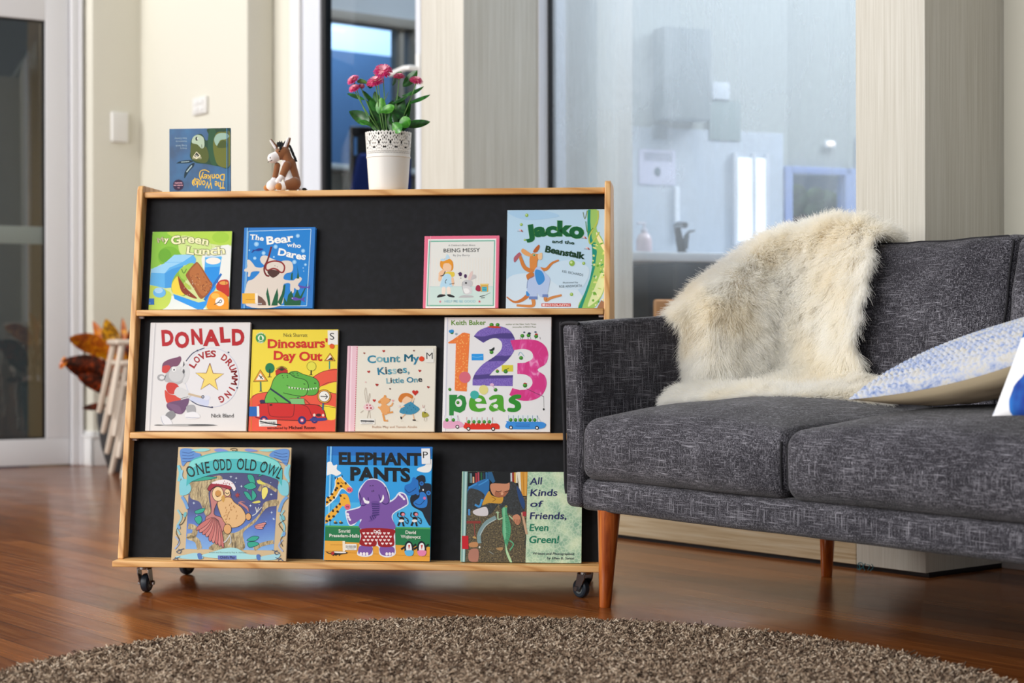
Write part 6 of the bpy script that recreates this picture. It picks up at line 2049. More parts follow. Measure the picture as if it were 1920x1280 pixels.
def bus(pts, body, light, win, wheels, x0, x1, y0):
    A.B(pts, body)
    A.P(win, '#dfe8ea')
    n = int((x1 - x0) / 46)
    for k in range(n + 1):
        x = x0 + (x1 - x0) * k / max(1, n)
        A.L([(x, y0), (x, y0 + 70)], 4, light, 1)
        if k < n: A.E(x + 22, y0 + 48, 18, 19, '#2f7a24').E(x + 18, y0 + 42, 10, 10, '#58a63c')
    for x, y in wheels: A.E(x, y, 20, 20, '#151518').E(x, y, 11, 11, '#e9e8ea')


bus([(60, 1120), (130, 1118), (215, 1125), (258, 1150), (258, 1185), (60, 1200)], '#e4a8c8', '#d08ab4', [(66, 1068), (200, 1066), (222, 1125), (66, 1122)], [(200, 1184)], 70, 205, 1066)
bus([(280, 1150), (300, 1140), (560, 1142), (630, 1155), (642, 1195), (600, 1206), (290, 1206)], '#d8301f', '#c0301f', [(305, 1092), (560, 1092), (612, 1146), (296, 1146)], [(316, 1204), (575, 1204)], 300, 570, 1084)
bus([(720, 1135), (735, 1122), (1040, 1126), (1115, 1140), (1124, 1170), (1060, 1200), (730, 1200)], '#3b8fe0', '#2f5fa4', [(740, 1062), (1030, 1062), (1075, 1128), (735, 1126)], [(762, 1188), (1034, 1190)], 740, 1040, 1062)
for k in range(3): A.L([(810, 1150 + k * 13), (960, 1153 + k * 13)], 4, '#2a5fae', 1)
for k in range(5): A.P([(330 + 52 * k, 1146), (352 + 52 * k, 1146), (341 + 52 * k, 1164)], '#f0d0c0')
done(A)

# ---------------------------------------------------------------- owl book
c = (310, 830, 5.688)
A = book('owl', [(155, 55), (1340, 60), (1290, 1250), (46, 1242)], c, ZL0, 'owl book with tan frame, turquoise title ribbon and night sky on the bottom ledge', '#cdb48c', 0.008, False, tilt=TH + math.radians(3.2), b0=-0.026)
m_sky = mat('print_night_sky', '#22307c', 0.4); t = NT(m_sky); sp_ = t.n('ShaderNodeSeparateXYZ'); t.link(t.tc.outputs['Object'], sp_.inputs[0]); t.col(t.ramp(t.math('ADD', t.math('MULTIPLY', sp_.outputs['Z'], 4.2), t.math('MULTIPLY', t.noise(t.mapping((1, 1, 1)), 22, 3), 0.18)), [(0.12, '#7fb4e4'), (0.42, '#3f6cc0'), (0.62, '#1d2a78'), (1.0, '#1a1f60')]))
m_bark = mat('print_bark', '#a08a5e', 0.45); t = NT(m_bark); t.col(t.ramp(t.noise(t.mapping((90, 90, 25), (0, 0.5, 0)), 1.6, 4, .7, 1.5), [(0.36, '#5e4c28'), (0.5, '#a48d60'), (0.64, '#cdb98a')]))
A.P([(262, 420), (1205, 420), (1160, 1140), (205, 1128)], m_sky).P([(275, 330), (1215, 330), (1205, 440), (262, 440)], m_sky)
for _ in range(26): A.E(rb.uniform(270, 1180), rb.uniform(360, 900), 4, 4, '#cfe2f6')
for x, y in ((705, 370), (760, 385), (815, 470), (306, 648), (1130, 555), (1136, 745), (1160, 815), (910, 675)): A.star(x, y, 16, 4, 4, '#dfeefa')
A.B([(270, 430), (300, 420), (460, 380), (600, 360), (600, 460), (480, 500), (470, 620), (520, 780), (700, 960), (900, 860), (1020, 740), (1060, 640), (1195, 610), (1195, 670), (1080, 700), (960, 850), (830, 960), (830, 1135), (460, 1130), (600, 1000), (540, 860), (430, 780), (370, 640), (270, 590)], m_bark)
A.L([(240, 890), (310, 910), (300, 980), (240, 1000), (330, 1040), (360, 1128)], 56, m_bark).L([(950, 1130), (1030, 1080), (1158, 1050)], 40, m_bark).L([(1000, 520), (1060, 450), (1190, 520)], 34, m_bark).L([(1060, 450), (1000, 400)], 14, '#b9b24e')
for L_ in ([(250, 420), (400, 370), (560, 380), (420, 410)], [(880, 350), (940, 360), (960, 450), (900, 420)], [(840, 470), (930, 430), (970, 480), (900, 505)], [(840, 530), (890, 540), (930, 620), (880, 600)], [(930, 510), (975, 570), (930, 620)], [(320, 730), (420, 700), (400, 745), (330, 760)], [(310, 810), (370, 780), (390, 830), (350, 870)], [(870, 1040), (930, 995), (1000, 1000), (960, 1040)], [(880, 1060), (960, 1050), (1000, 1080), (900, 1110)], [(985, 370), (1020, 340), (1040, 350)]): A.O(L_, '#2fa48c', '#123f48', 5)
A.B([(1035, 500), (1080, 480), (1095, 530), (1060, 600), (1035, 590)], '#e8dc72').B([(985, 405), (1070, 440), (1040, 452), (990, 440)], '#d9d060').B([(930, 640), (1000, 620), (1015, 640), (960, 650)], '#d9d060')
A.O([(480, 560), (520, 490), (620, 480), (690, 520), (700, 580), (650, 620), (560, 640), (520, 760), (600, 800), (640, 860), (600, 960), (500, 1000), (440, 900), (430, 800), (490, 740)], '#c07c78', '#4a2a2c', 6)
A.O([(560, 640), (640, 590), (700, 590), (740, 640), (820, 700), (862, 790), (830, 860), (760, 900), (680, 900), (620, 830), (580, 740)], '#dfb47e', '#5c3c20', 6)
for _ in range(26): A.E(rb.uniform(620, 800), rb.uniform(650, 850), 4, 11, '#b07c44', 20)
A.E(565, 552, 64, 80, '#3c2a1c').E(565, 552, 58, 74, '#eccb9a').E(568, 548, 34, 36, '#c98f4a').B([(535, 548), (560, 578), (600, 548), (580, 570), (555, 585)], '#3c2a1c').E(665, 538, 34, 42, '#3c2a1c').E(665, 538, 29, 37, '#eccb9a').L([(645, 535), (665, 552), (685, 535)], 8, '#3c2a1c').B([(600, 590), (630, 560), (640, 600), (620, 640)], '#c99a4a')
A.O([(455, 500), (500, 440), (580, 440), (700, 470), (700, 505), (640, 490), (560, 470), (510, 490), (480, 520)], '#9a2438', '#3c1018', 5).B([(500, 440), (560, 410), (650, 400), (720, 430), (755, 490), (735, 520), (700, 470), (600, 450)], '#ece2e4')
for _ in range(14): A.E(rb.uniform(530, 730), rb.uniform(412, 465), 5, 5, '#a83a4c')
A.star(772, 565, 36, 12, 7, '#a03a3c')
for k in range(9):
    a = 100 + k * 9.5
    x1, y1 = 590 + 20 * math.sin(k) - k * 10, 880 + 0 * k
    x2, y2 = 600 - 34 * k + 10, 1100 - 16 * k * (1 if k < 5 else 1.35)
    A.O([(560 - k * 8, 800 + 6 * (4 - k) * (k < 4)), ((560 - k * 8 + x2) / 2 + 22, (800 + y2) / 2 + 14), (x2 + 14, y2 + 4), (x2 - 14, y2 - 8), ((560 - k * 8 + x2) / 2 - 24, (800 + y2) / 2 - 12)], '#d0827c' if k % 2 else '#c4706c', '#4a2226', 5)
A.E(888, 790, 32, 40, '#4a3420').E(888, 790, 27, 35, '#dba46a').E(664, 920, 44, 56, '#4a3420').E(664, 920, 39, 50, '#dba46a').L([(930, 780), (975, 750), (965, 690)], 10, '#c9ccd0').L([(975, 750), (1000, 690)], 9, '#c9ccd0', 1).L([(975, 752), (1030, 690)], 9, '#c9ccd0', 1).L([(690, 980), (650, 1040), (620, 1060)], 11, '#c9ccd0').L([(690, 985), (700, 1050), (680, 1080)], 10, '#c9ccd0').B([(860, 640), (800, 630), (880, 690), (890, 740), (860, 700), (780, 640)], '#c07c78')
for k in range(3): A.O([(960, 880 + 10 * k), (1060 - 12 * k, 850 + 26 * k), (1070 - 16 * k, 870 + 24 * k), (980, 905 + 6 * k)], '#d98f8a', '#4a2226', 4)
# ribbons
A.B([(180, 80), (300, 75), (330, 110), (390, 130), (370, 180), (250, 210), (200, 260), (180, 200)], '#5f8fd0').B([(1170, 90), (1290, 75), (1320, 120), (1290, 250), (1220, 190), (1110, 150)], '#5f8fd0')
for k in range(4): A.L([(195, 110 + k * 34), (270, 120 + k * 30), (320, 100 + k * 34)], 5, '#2a4684').L([(1160, 110 + k * 28), (1240, 130 + k * 30), (1300, 120 + k * 36)], 5, '#2a4684')
A.B([(290, 90), (420, 70), (490, 85), (400, 105)], '#8fd4d4').B([(530, 85), (600, 70), (680, 100), (580, 110)], '#7f8fd0').B([(850, 85), (900, 72), (990, 95), (900, 105)], '#7f8fd0').B([(1000, 90), (1090, 75), (1180, 85), (1100, 105)], '#8fd4d4')
A.L([(700, 80), (735, 70), (770, 78), (765, 100), (745, 90)], 7, '#3c2c14').L([(720, 95), (735, 88)], 6, '#3c2c14', 1)
A.B([(160, 560), (165, 420), (235, 400), (280, 480), (270, 530), (230, 560)], '#7fc8d4').B([(1200, 480), (1250, 400), (1310, 440), (1310, 560), (1240, 560)], '#7fc8d4')
A.L([(150, 250), (170, 330), (150, 420)], 30, '#7fc8d4').L([(1320, 240), (1300, 340), (1325, 430)], 30, '#7fc8d4').L([(130, 720), (170, 800), (120, 900), (150, 980)], 20, '#8fc0c8').L([(1270, 720), (1230, 800), (1275, 900), (1240, 1000)], 20, '#8fc0c8').L([(100, 1000), (140, 1060), (90, 1130)], 16, '#9fb0d4').L([(1255, 1030), (1215, 1090), (1260, 1150)], 16, '#9fb0d4')
A.L([(180, 580), (215, 640), (240, 710)], 32, '#6f9fd4').L([(1300, 580), (1250, 640), (1215, 740)], 32, '#6f9fd4').L([(190, 300), (180, 360), (195, 400)], 22, '#8fc8e0').L([(1290, 260), (1275, 330), (1300, 390)], 22, '#8fc8e0')
for sgn, xs in ((1, [(170, 760), (210, 800), (180, 860), (140, 890), (110, 960), (140, 1030), (120, 1090)]), (-1, [(1225, 760), (1260, 830), (1215, 870), (1270, 960), (1235, 1030), (1255, 1100)])): A.L(xs, 7, '#3f3a2a').E(xs[1][0], xs[1][1] - 30, 16, 30, '#6fb4bc', 20 * sgn).E(xs[3][0], xs[3][1] + 10, 14, 26, '#6f9fd4', -20 * sgn)
A.P([(230, 470)] + [tuple(p) for p in spline([(245, 300), (290, 200), (400, 150), (560, 110), (720, 100), (900, 110), (1080, 150), (1200, 210), (1248, 300)], 4)] + [(1245, 470)] + [tuple(p) for p in spline([(1200, 400), (1050, 350), (900, 335), (720, 328), (560, 338), (420, 370), (290, 420)], 4)], '#48b4b8')
A.P([tuple(p) for p in spline([(250, 290), (290, 210), (400, 165), (560, 122), (720, 112), (900, 122), (1080, 162), (1200, 220), (1240, 290)], 4)] + [tuple(p) for p in spline([(1190, 270), (1050, 220), (900, 190), (720, 180), (560, 190), (400, 225), (300, 280)], 4)], '#7fd4d0')
for wd_, x0, y0, x1, y1, bd in (('ONE', 262, 388, 490, 325, 14), ('ODD', 524, 314, 720, 300, 4), ('OLD', 762, 300, 972, 318, 4), ('OWL', 995, 318, 1215, 402, 10)): A.T(wd_, x0, y0, x1, y1, 122, '#14211f', .012, bd, .06, None, .05)
for x, y in ((290, 285), (568, 205), (800, 205), (1050, 235)): A.L([(x - 12, y), (x, y - 14), (x + 14, y - 2), (x + 2, y + 8)], 7, '#14211f')
A.B([(460, 1170), (640, 1120), (760, 1120), (880, 1180), (1000, 1190), (960, 1230), (560, 1225), (380, 1200)], '#a4d8dc').B([(200, 1190), (330, 1170), (400, 1225), (260, 1235), (90, 1215)], '#9fd0dc').B([(980, 1225), (1090, 1190), (1230, 1180), (1180, 1235), (1040, 1240)], '#9fd0dc').R(558, 1195, 760, 1238, '#5f6fb4').B([(335, 1180), (372, 1175), (390, 1225), (350, 1235)], '#4f74b8').B([(975, 1190), (1010, 1185), (1020, 1235), (985, 1240)], '#4f74b8')
A.T('written and illustrated by Paul A. Adshead', 462, 1170, 862, 1172, 16, '#3c4a44', 0).T("Child's Play", 580, 1226, 742, 1226, 24, '#161a30', .02)
for x, y, s_ in ((130, 1130, 1), (1200, 1140, -1), (90, 1215, 1), (1240, 1220, -1)): A.L([(x, y), (x + 30 * s_, y + 20), (x + 10 * s_, y + 45), (x - 20 * s_, y + 25), (x + 60 * s_, y - 5)], 8, '#4a5a74')
done(A)

# ---------------------------------------------------------------- elephant book
c = (595, 830, 5.687)
A = book('elephant', [(130, 45), (1245, 58), (1180, 1260), (52, 1252)], c, ZL0, 'blue book with a purple elephant in red heart shorts on the bottom ledge', '#2b9fe4', 0.012, True, b0=-0.004)
A.P([(130, 45), (1245, 58), (1236, 160), (122, 140)], '#1f6ec0').P([(122, 140), (1236, 160), (1230, 260), (115, 240)], '#2487d4').P([(80, 640), (1208, 650), (1200, 910), (78, 890)], '#49b4ea')
A.L([(165, 46), (88, 1252)], 14, '#8fd0f2', 1).L([(185, 46), (108, 1252)], 5, '#14619c', 1)
A.P([(78, 885), (1202, 908), (1190, 1120), (66, 1060)], '#1f7a4a').P([(78, 885), (1202, 908), (1201, 925), (77, 900)], '#4aa45c').P([(66, 1045), (300, 1060), (1190, 1110), (1180, 1260), (52, 1252)], '#e2a23c').L([(60, 1160), (1184, 1210)], 4, '#b87820', 1)
A.B([(112, 230), (160, 210), (185, 250), (225, 240), (220, 290), (265, 330), (215, 360), (160, 340), (105, 350)], '#f0f0ee').B([(1236, 190), (1180, 220), (1160, 255), (1090, 280), (1080, 310), (1170, 330), (1225, 300)], '#f0f0ee')
A.T('ELEPHANT', 238, 234, 1120, 250, 124, '#10151c', .05, 0).T('PANTS', 356, 404, 995, 420, 136, '#10151c', .05, 0)
wh = '#d9eef6'
A.B([(90, 600), (150, 560), (190, 470), (200, 400), (260, 365), (290, 400), (370, 480), (380, 520), (340, 545), (270, 500), (200, 600), (88, 690)], wh).B([(94, 600), (155, 565), (200, 470), (205, 405), (255, 375), (285, 405), (365, 485), (372, 515), (335, 535), (262, 490), (190, 590), (90, 675)], '#f0b035').E(350, 510, 34, 30, '#e0607c')
A.B([(78, 800), (150, 730), (240, 640), (250, 560), (320, 560), (350, 640), (350, 700), (310, 720), (270, 680), (190, 780), (76, 870)], '#f0b035').E(322, 690, 32, 30, '#e0607c')
for x, y in ((230, 440), (260, 470), (215, 490), (200, 510), (160, 555), (180, 590), (120, 590), (140, 620), (105, 640), (310, 440), (250, 570), (240, 660), (205, 690), (215, 740), (165, 730), (170, 790), (120, 790), (95, 840), (130, 830)): A.E(x, y, 15, 12, '#3a2410', rb.uniform(0, 90))
for x, y in ((200, 395), (225, 400), (275, 375)): A.L([(x, y), (x - 2, y - 22)], 9, '#3a2410', 1)
for x, y in ((262, 432), (280, 440), (286, 598), (296, 600), (340, 508), (356, 512), (315, 688), (330, 690)): A.E(x, y, 4, 8, '#1c1410')
ol, vi, vd = '#dfe6f2', '#7b55a4', '#3f2a70'
A.B([(295, 745), (330, 720), (440, 690), (470, 660), (440, 590), (450, 510), (500, 440), (560, 395), (640, 395), (720, 440), (770, 540), (780, 620), (830, 590), (880, 535), (950, 560), (975, 650), (940, 690), (830, 750), (800, 800), (820, 900), (820, 1100), (815, 1190), (730, 1220), (650, 1190), (640, 1110), (580, 1110), (575, 1190), (500, 1215), (410, 1190), (440, 1090), (450, 830), (390, 880), (330, 880)], ol)
A.B([(310, 750), (340, 730), (450, 700), (500, 640), (700, 640), (780, 640), (840, 600), (885, 550), (940, 570), (962, 650), (930, 680), (820, 745), (790, 800), (810, 930), (455, 920), (470, 820), (390, 865), (335, 870)], vi)
A.B([(455, 640), (445, 560), (470, 500), (520, 430), (560, 405), (640, 405), (710, 450), (760, 540), (770, 630), (730, 665), (690, 640), (670, 700), (560, 700), (540, 640), (500, 670)], vi).L([(450, 540), (470, 600), (460, 660), (500, 675), (545, 630), (545, 590)], 10, vd).L([(735, 480), (757, 560), (770, 630), (735, 662), (690, 640), (660, 560)], 10, vd)
A.B([(575, 640), (665, 640), (660, 740), (600, 830), (530, 845), (510, 800), (560, 790), (590, 740)], '#6a4796').E(530, 812, 28, 34, '#7b55a4')
for k in range(6): A.L([(585, 660 + k * 24), (660, 662 + k * 22)], 11, vd, 1)
for k in range(3): A.L([(560 + 22 * k, 790 - k * 8), (580 + 20 * k, 830 - k * 10)], 9, vd, 1)
A.B([(500, 590), (520, 620), (555, 630), (550, 655), (510, 650), (492, 610)], '#f2f0f4').B([(708, 562), (715, 600), (690, 640), (665, 640), (690, 610), (700, 575)], '#f2f0f4')
A.L([(565, 472), (573, 464), (580, 472)], 5, '#1c1430').L([(592, 470), (600, 462), (608, 470)], 5, '#1c1430').E(590, 525, 4, 10, '#1c1430').E(606, 522, 4, 10, '#1c1430')
for x, y in ((324, 768), (330, 798), (342, 824), (886, 566), (906, 584), (926, 606)): A.E(x, y, 16, 12, '#efeaf2', 45)
A.B([(445, 1100), (570, 1110), (560, 1180), (500, 1200), (425, 1180)], vi).B([(660, 1110), (795, 1110), (805, 1180), (740, 1205), (665, 1185)], vi)
for x in (450, 484, 516, 726, 758, 790): A.E(x, 1184, 14, 17, '#efeaf2')
A.B([(470, 920), (800, 925), (805, 1000), (800, 1100), (655, 1108), (630, 1050), (600, 1105), (445, 1090), (460, 1000)], '#9a141e')
for r_ in range(4):
    for k in range(8):
        x, y = 492 + k * 44 + (r_ % 2) * 20 - 4, 968 + r_ * 36
        if x < 792 and not (590 < x < 665 and r_ == 3) and not (600 < x < 660 and r_ == 0): A.heart(x, y, 15, '#f4dfe0')
A.L([(630, 950), (600, 935), (605, 965), (630, 950), (660, 935), (655, 965), (630, 950)], 7, '#f4eef0').L([(630, 950), (615, 985)], 6, '#f4eef0', 1).L([(630, 950), (648, 985)], 6, '#f4eef0', 1)
A.B([(1060, 400), (1100, 360), (1150, 365), (1160, 420), (1150, 440), (1225, 470), (1215, 700), (1200, 890), (1140, 800), (1110, 740), (1010, 680), (1000, 580), (1100, 500)], '#1a2230')
A.B([(940, 470), (1000, 440), (1030, 400), (1080, 410), (1085, 480), (1080, 540), (1000, 570), (945, 550)], '#2472c4').L([(940, 500), (980, 540), (1040, 510), (1060, 490)], 7, '#123a70').E(1040, 400, 20, 22, '#2472c4').E(1120, 445, 22, 22, '#2472c4').E(1120, 445, 11, 11, '#164a88')
A.B([(1030, 640), (1090, 590), (1100, 540), (1150, 545), (1175, 610), (1160, 690), (1080, 700), (1035, 670)], '#2a7acc').L([(1040, 650), (1090, 670), (1130, 640), (1150, 610)], 7, '#123a70').E(1075, 548, 18, 20, '#2472c4').E(1190, 545, 24, 24, '#2a7acc').E(1190, 545, 11, 11, '#164a88').E(1146, 600, 14, 16, '#d870a8').E(1134, 512, 8, 10, '#e8f0f4')
for x in (905, 1045):
    A.E(x, 765, 28, 24, '#241a18').E(x + 8, 770, 18, 16, '#e88a94').L([(x - 45, 750), (x - 50, 790), (x - 10, 810)], 9, '#241a18').L([(x + 20, 795), (x + 60, 825)], 9, '#241a18', 1).E(x - 8, 815, 26, 22, '#241a18').E(x - 12, 838, 28, 16, '#ece8e4').L([(x - 30, 850), (x - 50, 890)], 20, '#241a18', 1).L([(x, 850), (x + 10, 895)], 18, '#241a18', 1).L([(x + 25, 840), (x + 50, 870), (x + 60, 835), (x + 45, 835)], 7, '#241a18')
for x, cc in ((965, '#5fb4e4'), (1100, '#e484b0')):
    A.B([(x - 48, 1110), (x - 30, 1065), (x, 1048), (x + 30, 1070), (x + 45, 1120), (x + 42, 1190), (x, 1205), (x - 42, 1185)], '#141a22').B([(x - 20, 1080), (x + 18, 1075), (x + 30, 1140), (x, 1160), (x - 30, 1140)], '#e9ecee').P([(x - 8, 1090), (x + 14, 1090), (x, 1140)], '#c4382c').B([(x - 44, 1150), (x + 44, 1150), (x + 30, 1200), (x - 30, 1200)], cc).L([(x - 45, 1110), (x - 85, 1135)], 18, '#141a22', 1).L([(x + 42, 1110), (x + 75, 1080)], 16, '#141a22', 1)
A.T('Smriti', 218, 960, 346, 962, 34, '#e6ece0', .02, 0, .05).T('Prasadam-Halls', 116, 1008, 440, 1012, 34, '#e6ece0', .02, 0, .05).T('David', 930, 972, 1046, 976, 34, '#e6ece0', .02, 0, .05).T('Wojtowycz', 882, 1018, 1092, 1022, 34, '#e6ece0', .02, 0, .05)
A.B([(130, 1175), (165, 1158), (290, 1165), (300, 1180), (200, 1195), (140, 1198)], '#1a1a1e').B([(170, 1160), (280, 1164), (280, 1176), (180, 1174)], '#ece8e4').B([(130, 1175), (160, 1160), (165, 1190), (140, 1196)], '#b0282c').L([(82, 1165), (110, 1180), (135, 1178)], 9, '#1a1a1e')
for x in (160, 190, 225): A.L([(x, 1190), (x - 10, 1206)], 8, '#1a1a1e', 1)
for x in (188, 246): A.E(x, 858, 20, 12, '#3a3a30').E(x - 6, 845, 9, 9, '#e8b44a')
done(A)
S = sticker(A, 'label', 1128, 75, 1220, 240, '#eceef0'); S.T('P', 1134, 178, 1198, 178, 72, '#26262a', .0); done(S, 'letter_label')
S = sticker(A, 'label', 66, 1050, 285, 1155, '#e6ab44'); S.L([(130, 1090), (260, 1090)], 4, '#a87020', 1).R(258, 1050, 285, 1160, '#f0e4cc'); done(S, 'yellow_label')
barcode(A, 280, 1080, 408, 1145)

# ---------------------------------------------------------------- green lizard book
c = (855, 875, 6.919)
A = book('lizard', [(100, 70), (1650, 80), (1610, 1245), (55, 1240)], c, ZL0, 'wide book with a child and a green lizard, right end of the bottom ledge', '#b4cfb0', 0.010, True, b0=-0.004)
m_sc = mat('print_scale_skin', '#b4cfb0', 0.4); t = NT(m_sc); vo = t.n('ShaderNodeTexVoronoi', feature='DISTANCE_TO_EDGE'); vo.inputs['Scale'].default_value = 120; t.link(t.tc.outputs['Object'], vo.inputs['Vector']); nz_ = t.noise(t.mapping((1, 1, 1)), 24, 3); t.col(t.mix(t.ramp(vo.outputs['Distance'], [(0.02, 0.45), (0.12, 0.0)]), t.ramp(nz_, [(0.36, '#86b094'), (0.5, '#b2d0ae'), (0.66, '#d2e2bc')]), '#e4f0d4'))
m_so = mat('print_soil', '#4a4028', 0.45); t = NT(m_so); t.col(t.ramp(t.noise(t.mapping((1, 1, 1)), 320, 4, .7), [(0.36, '#1c170e'), (0.5, '#4e4228'), (0.62, '#7c6c44'), (0.74, '#b4a47c')]))
m_dk = mat('print_dark_jacket', '#1c2128', 0.45); t = NT(m_dk); t.col(t.ramp(t.noise(t.mapping((60, 60, 60)), 4, 4, .6, 1.), [(0.4, '#10130f'), (0.56, '#22282c'), (0.7, '#3a4148')]))
A.P([(945, 76), (1650, 80), (1610, 1245), (892, 1242)], m_sc)
A.P([(165, 72), (945, 76), (892, 1242), (106, 1240)], m_so)
A.P([(165, 72), (945, 76), (925, 400), (160, 400)], '#15171c')
for x, y0, cc in ((175, 90, '#2f4a3c'), (195, 95, '#6a8a92'), (225, 140, '#d9b08a'), (262, 92, '#a8343c'), (292, 80, '#b04a5c'), (330, 84, '#24603c'), (360, 90, '#28384c'), (395, 80, '#2f6c9c'), (420, 84, '#1f5a90'), (720, 90, '#c9ccd2'), (745, 84, '#9a2c24'), (768, 82, '#d0a44c'), (790, 82, '#e6e0c8')): A.R(x, y0, x + 22, 220, cc)
A.P([(810, 78), (850, 78), (858, 390), (835, 380)], '#e8e2cc').P([(850, 76), (945, 78), (925, 390), (860, 385)], '#d89a3c').L([(885, 80), (890, 380)], 8, '#b87a24', 1).L([(915, 80), (908, 385)], 6, '#e6b864', 1)
A.P([(430, 74), (720, 74), (720, 180), (650, 235), (500, 230), (440, 170)], '#16191c').P([(430, 76), (480, 76), (520, 200), (490, 225), (440, 170)], '#2a5f8a')
A.B([(160, 300), (300, 200), (430, 170), (440, 260), (420, 360), (300, 530), (240, 500), (150, 460)], '#2b6fae').B([(160, 330), (260, 300), (380, 380), (330, 520), (560, 460), (420, 640), (220, 560), (150, 640)], m_dk).B([(720, 200), (800, 240), (880, 400), (900, 560), (840, 640), (700, 620), (600, 560), (560, 470), (640, 380), (700, 260)], m_dk).B([(800, 260), (860, 360), (900, 480), (880, 560), (820, 420)], '#2a4878')
A.L([(300, 250), (380, 210), (430, 175)], 16, '#3f8fd0').L([(250, 500), (310, 525), (345, 430)], 26, '#3f8fd0').L([(170, 280), (280, 230)], 18, '#3f8fd0')
A.B([(345, 500), (430, 330), (470, 380), (560, 410), (620, 400), (600, 480), (520, 485), (430, 480)], '#cf9a3a').L([(470, 400), (520, 430), (480, 460)], 8, '#8f6420')
A.B([(455, 250), (500, 225), (660, 230), (705, 220), (700, 310), (650, 380), (590, 405), (510, 390), (465, 330)], '#c98a6a').B([(520, 330), (600, 345), (690, 310), (650, 385), (590, 405), (520, 392)], '#a8684c').L([(525, 322), (560, 335), (600, 322)], 9, '#3a2018').L([(640, 330), (670, 335), (700, 315)], 9, '#3a2018').B([(600, 340), (625, 350), (615, 375), (590, 370)], '#dca07c').B([(560, 395), (600, 405), (630, 392), (600, 400)], '#8a4038').B([(220, 590), (300, 550), (400, 535), (412, 640), (270, 640)], '#d4cfd2').R(160, 560, 185, 640, '#4f8fc8')
A.L([(300, 1000), (300, 880), (390, 740), (520, 665)], 50, '#7f9a9c').L([(305, 900), (390, 770), (520, 690)], 10, '#b4c4c4').L([(860, 780), (900, 900), (890, 1020)], 14, '#3a4038')
A.B([(600, 560), (640, 530), (670, 520), (665, 600), (690, 680), (712, 800), (700, 900), (670, 1000), (660, 1080), (720, 1240), (690, 1240), (640, 1120), (625, 980), (600, 860), (605, 700)], '#4f9f74').B([(610, 560), (640, 545), (640, 700), (650, 860), (630, 960), (612, 850), (615, 700)], '#79c094').B([(640, 1000), (660, 1080), (718, 1240), (692, 1240), (645, 1120)], '#b8d8a8')
for k in range(14): A.L([(640 + (k % 3) * 14, 640 + k * 26), (690, 650 + k * 26)], 5, '#2f6f48', 1)
A.L([(610, 670), (550, 690), (545, 610), (520, 600)], 18, '#a8c49a').L([(545, 610), (548, 585)], 9, '#b8d0a8', 1).L([(545, 612), (565, 600)], 9, '#b8d0a8', 1).L([(690, 640), (740, 690)], 16, '#a8c49a', 1).L([(690, 960), (740, 1010), (690, 1090)], 16, '#5fae80').E(655, 525, 16, 14, '#b4a85a').E(655, 522, 7, 7, '#20241c').B([(740, 650), (800, 625), (840, 670), (830, 740), (790, 760), (745, 700)], '#c98a6a')
for k in range(4): A.L([(760 + k * 22, 690), (770 + k * 18, 750)], 7, '#8f5a40', 1)
A.B([(160, 1010), (210, 985), (275, 990), (270, 1045), (180, 1048)], '#c08a5c').B([(170, 1090), (280, 1080), (270, 1235), (160, 1220)], '#b07a68').B([(215, 930), (240, 900), (262, 940)], '#c09a5c').R(130, 712, 320, 745, '#8a3a34').L([(235, 745), (245, 920)], 14, '#8a4a40', 1).E(300, 1050, 12, 14, '#d8d8d0').B([(520, 1060), (600, 1050), (590, 1090), (530, 1080)], '#b08a5c').L([(420, 1100), (480, 1140)], 9, '#8a9088', 1)
A.L([(862, 600), (915, 880)], 30, '#c8a484', 1).R(868, 590, 915, 650, '#a8343c')
A.P([(100, 70), (165, 72), (106, 1240), (55, 1240)], '#7fa8a4').L([(140, 74), (88, 1240)], 22, '#b4d4d0', 1).L([(165, 72), (108, 1240)], 5, '#3f5a58', 1)
nv, gn = '#24285e', '#157a5c'
A.T('All', 968, 240, 1128, 238, 92, nv, .012, 0, 0, None, .03, .14).T('Kinds', 960, 388, 1322, 386, 88, nv, .016, 0, 0, None, .03, .14).T('of', 958, 528, 1112, 528, 82, nv, .012, 0, 0, None, .03, .14).T('Friends,', 948, 684, 1436, 684, 88, nv, .014, 0, 0, None, .03, .14).T('Even', 942, 836, 1198, 836, 88, gn, .014, 0, 0, None, .03, .14).T('Green!', 934, 990, 1330, 990, 92, gn, .02, 0, 0, None, .03, .16)
A.T('Written and Photographed', 984, 1140, 1518, 1142, 30, '#2c3444', .008, 0, 0, None, .02, .15).T('by Ellen B. Senisi', 1166, 1198, 1518, 1200, 30, '#2c3444', .008, 0, 0, None, .02, .15)
done(A)
S = sticker(A, 'label', 72, 905, 156, 1075, '#c4202c'); done(S, 'red_label')

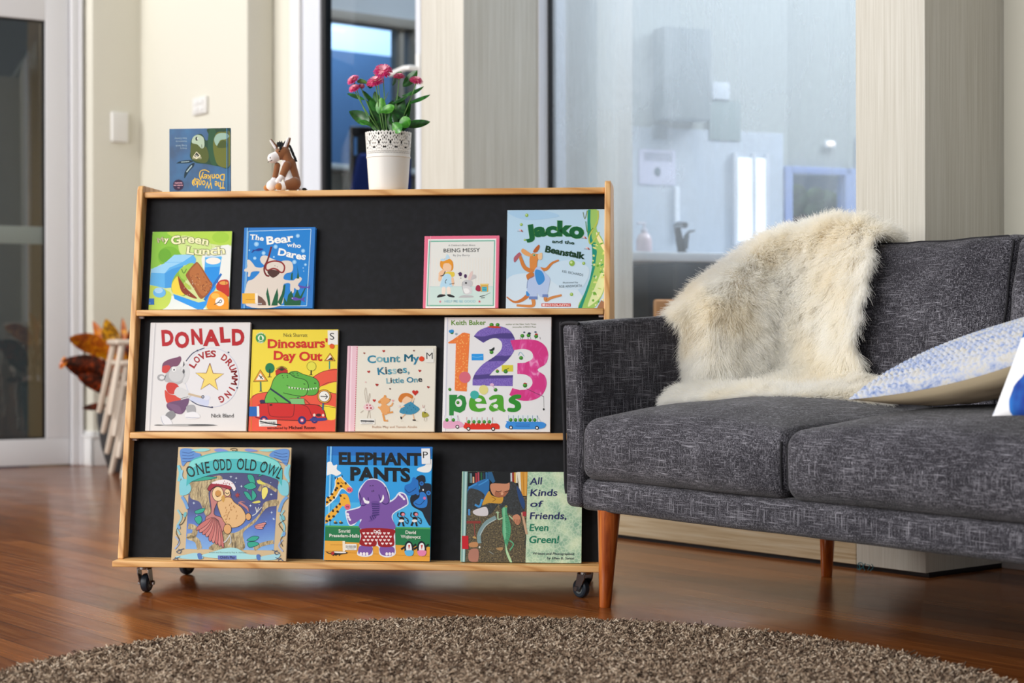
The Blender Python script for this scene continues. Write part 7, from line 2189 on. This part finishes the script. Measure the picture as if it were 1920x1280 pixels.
# ---------------------------------------------------------------- upside-down donkey book on top of the stand
c = (300, 220, 6.0)
A = book('donkey', [(113, 122), (792, 130), (792, 838), (113, 838)], c, ztop, 'blue book standing upside down with a green donkey, on top of the stand', '#0e5488', 0.007, True, tilt=0.0, b0=bf(ztop) + 0.075)
m_db = mat('print_dark_blue', '#1668a4', 0.4); t = NT(m_db); t.col(t.ramp(t.noise(t.mapping((1, 1, 1)), 14, 3), [(0.35, '#0a3f6a'), (0.5, '#0e5488'), (0.65, '#13659c')]))
A.R(114, 124, 791, 836, m_db)
gd = '#3f5a34'
A.B([(540, 130), (790, 130), (790, 540), (660, 545), (540, 520), (400, 500), (340, 440), (345, 360), (350, 260), (400, 200), (470, 190), (520, 260), (560, 220)], '#274a36').B([(560, 140), (620, 140), (640, 300), (640, 520), (570, 500), (540, 300)], '#2f5a3c').B([(600, 280), (640, 180), (720, 170), (790, 190), (790, 530), (660, 535), (610, 420)], '#6d7430').B([(610, 250), (650, 190), (740, 185), (780, 220), (740, 250), (680, 260), (640, 320)], '#9fc0b0').B([(660, 290), (720, 260), (760, 300), (750, 340), (650, 340)], '#4a5a28')
A.B([(350, 300), (400, 280), (470, 340), (520, 330), (550, 430), (520, 500), (420, 490), (350, 440)], '#57622c').B([(360, 280), (375, 220), (430, 195), (490, 230), (500, 320), (470, 345), (420, 300)], '#b9cdb4').E(415, 238, 15, 22, '#1a2420').E(424, 236, 7, 14, '#dfe8dc').L([(470, 300), (472, 340)], 5, '#2a3020', 1)
A.P([(412, 378), (460, 425), (412, 462), (372, 432)], '#eee9c8').P([(412, 388), (446, 424), (412, 448), (384, 428)], '#1a2420').E(412, 426, 12, 12, '#e9ead8').E(414, 424, 6, 8, '#14181a')
for k in range(7): A.P([(370 + k * 14, 436 + 10 * math.sin(k)), (380 + k * 14, 438), (368 + k * 16, 466)], '#eee9c8')
A.B([(185, 502), (240, 478), (340, 470), (370, 490), (300, 505), (220, 505)], '#0f3040').L([(240, 490), (330, 485)], 8, '#a9c4cc', 1).B([(275, 670), (280, 600), (330, 530), (385, 500), (380, 540), (330, 590)], '#0f3040').L([(300, 600), (360, 530)], 12, '#b4ccd0')
A.T('The Wonky', 735, 716, 366, 692, 78, '#f2c63a', .012, 0, 0, None, .06).T('Donkey', 735, 632, 455, 630, 74, '#f2c63a', .012, 0, 0, None, .06).L([(462, 690), (445, 640), (460, 592), (510, 582), (555, 606)], 9, '#f2c63a').L([(385, 752), (365, 725), (375, 690), (420, 680), (450, 700)], 9, '#f2c63a')
A.T('Words by', 304, 332, 228, 332, 17, '#a9c4d4', 0).T('Craig Smith', 304, 302, 176, 302, 20, '#a9c4d4', 0).T('Illustrations by', 304, 256, 178, 256, 16, '#a9c4d4', 0).T('Katz Cowley', 304, 222, 166, 222, 20, '#a9c4d4', 0)
A.star(207, 743, 66, 56, 22, '#301c40').T('the', 222, 768, 196, 768, 12, '#d8a4b4', .02).T('number one', 258, 740, 154, 740, 17, '#d8a4b4', .03).T('bestseller', 250, 714, 164, 714, 16, '#d8a4b4', .03)
A.L([(752, 132), (752, 836)], 7, '#3f8ab8', 1).L([(765, 132), (765, 836)], 6, '#0f4470', 1)
done(A)
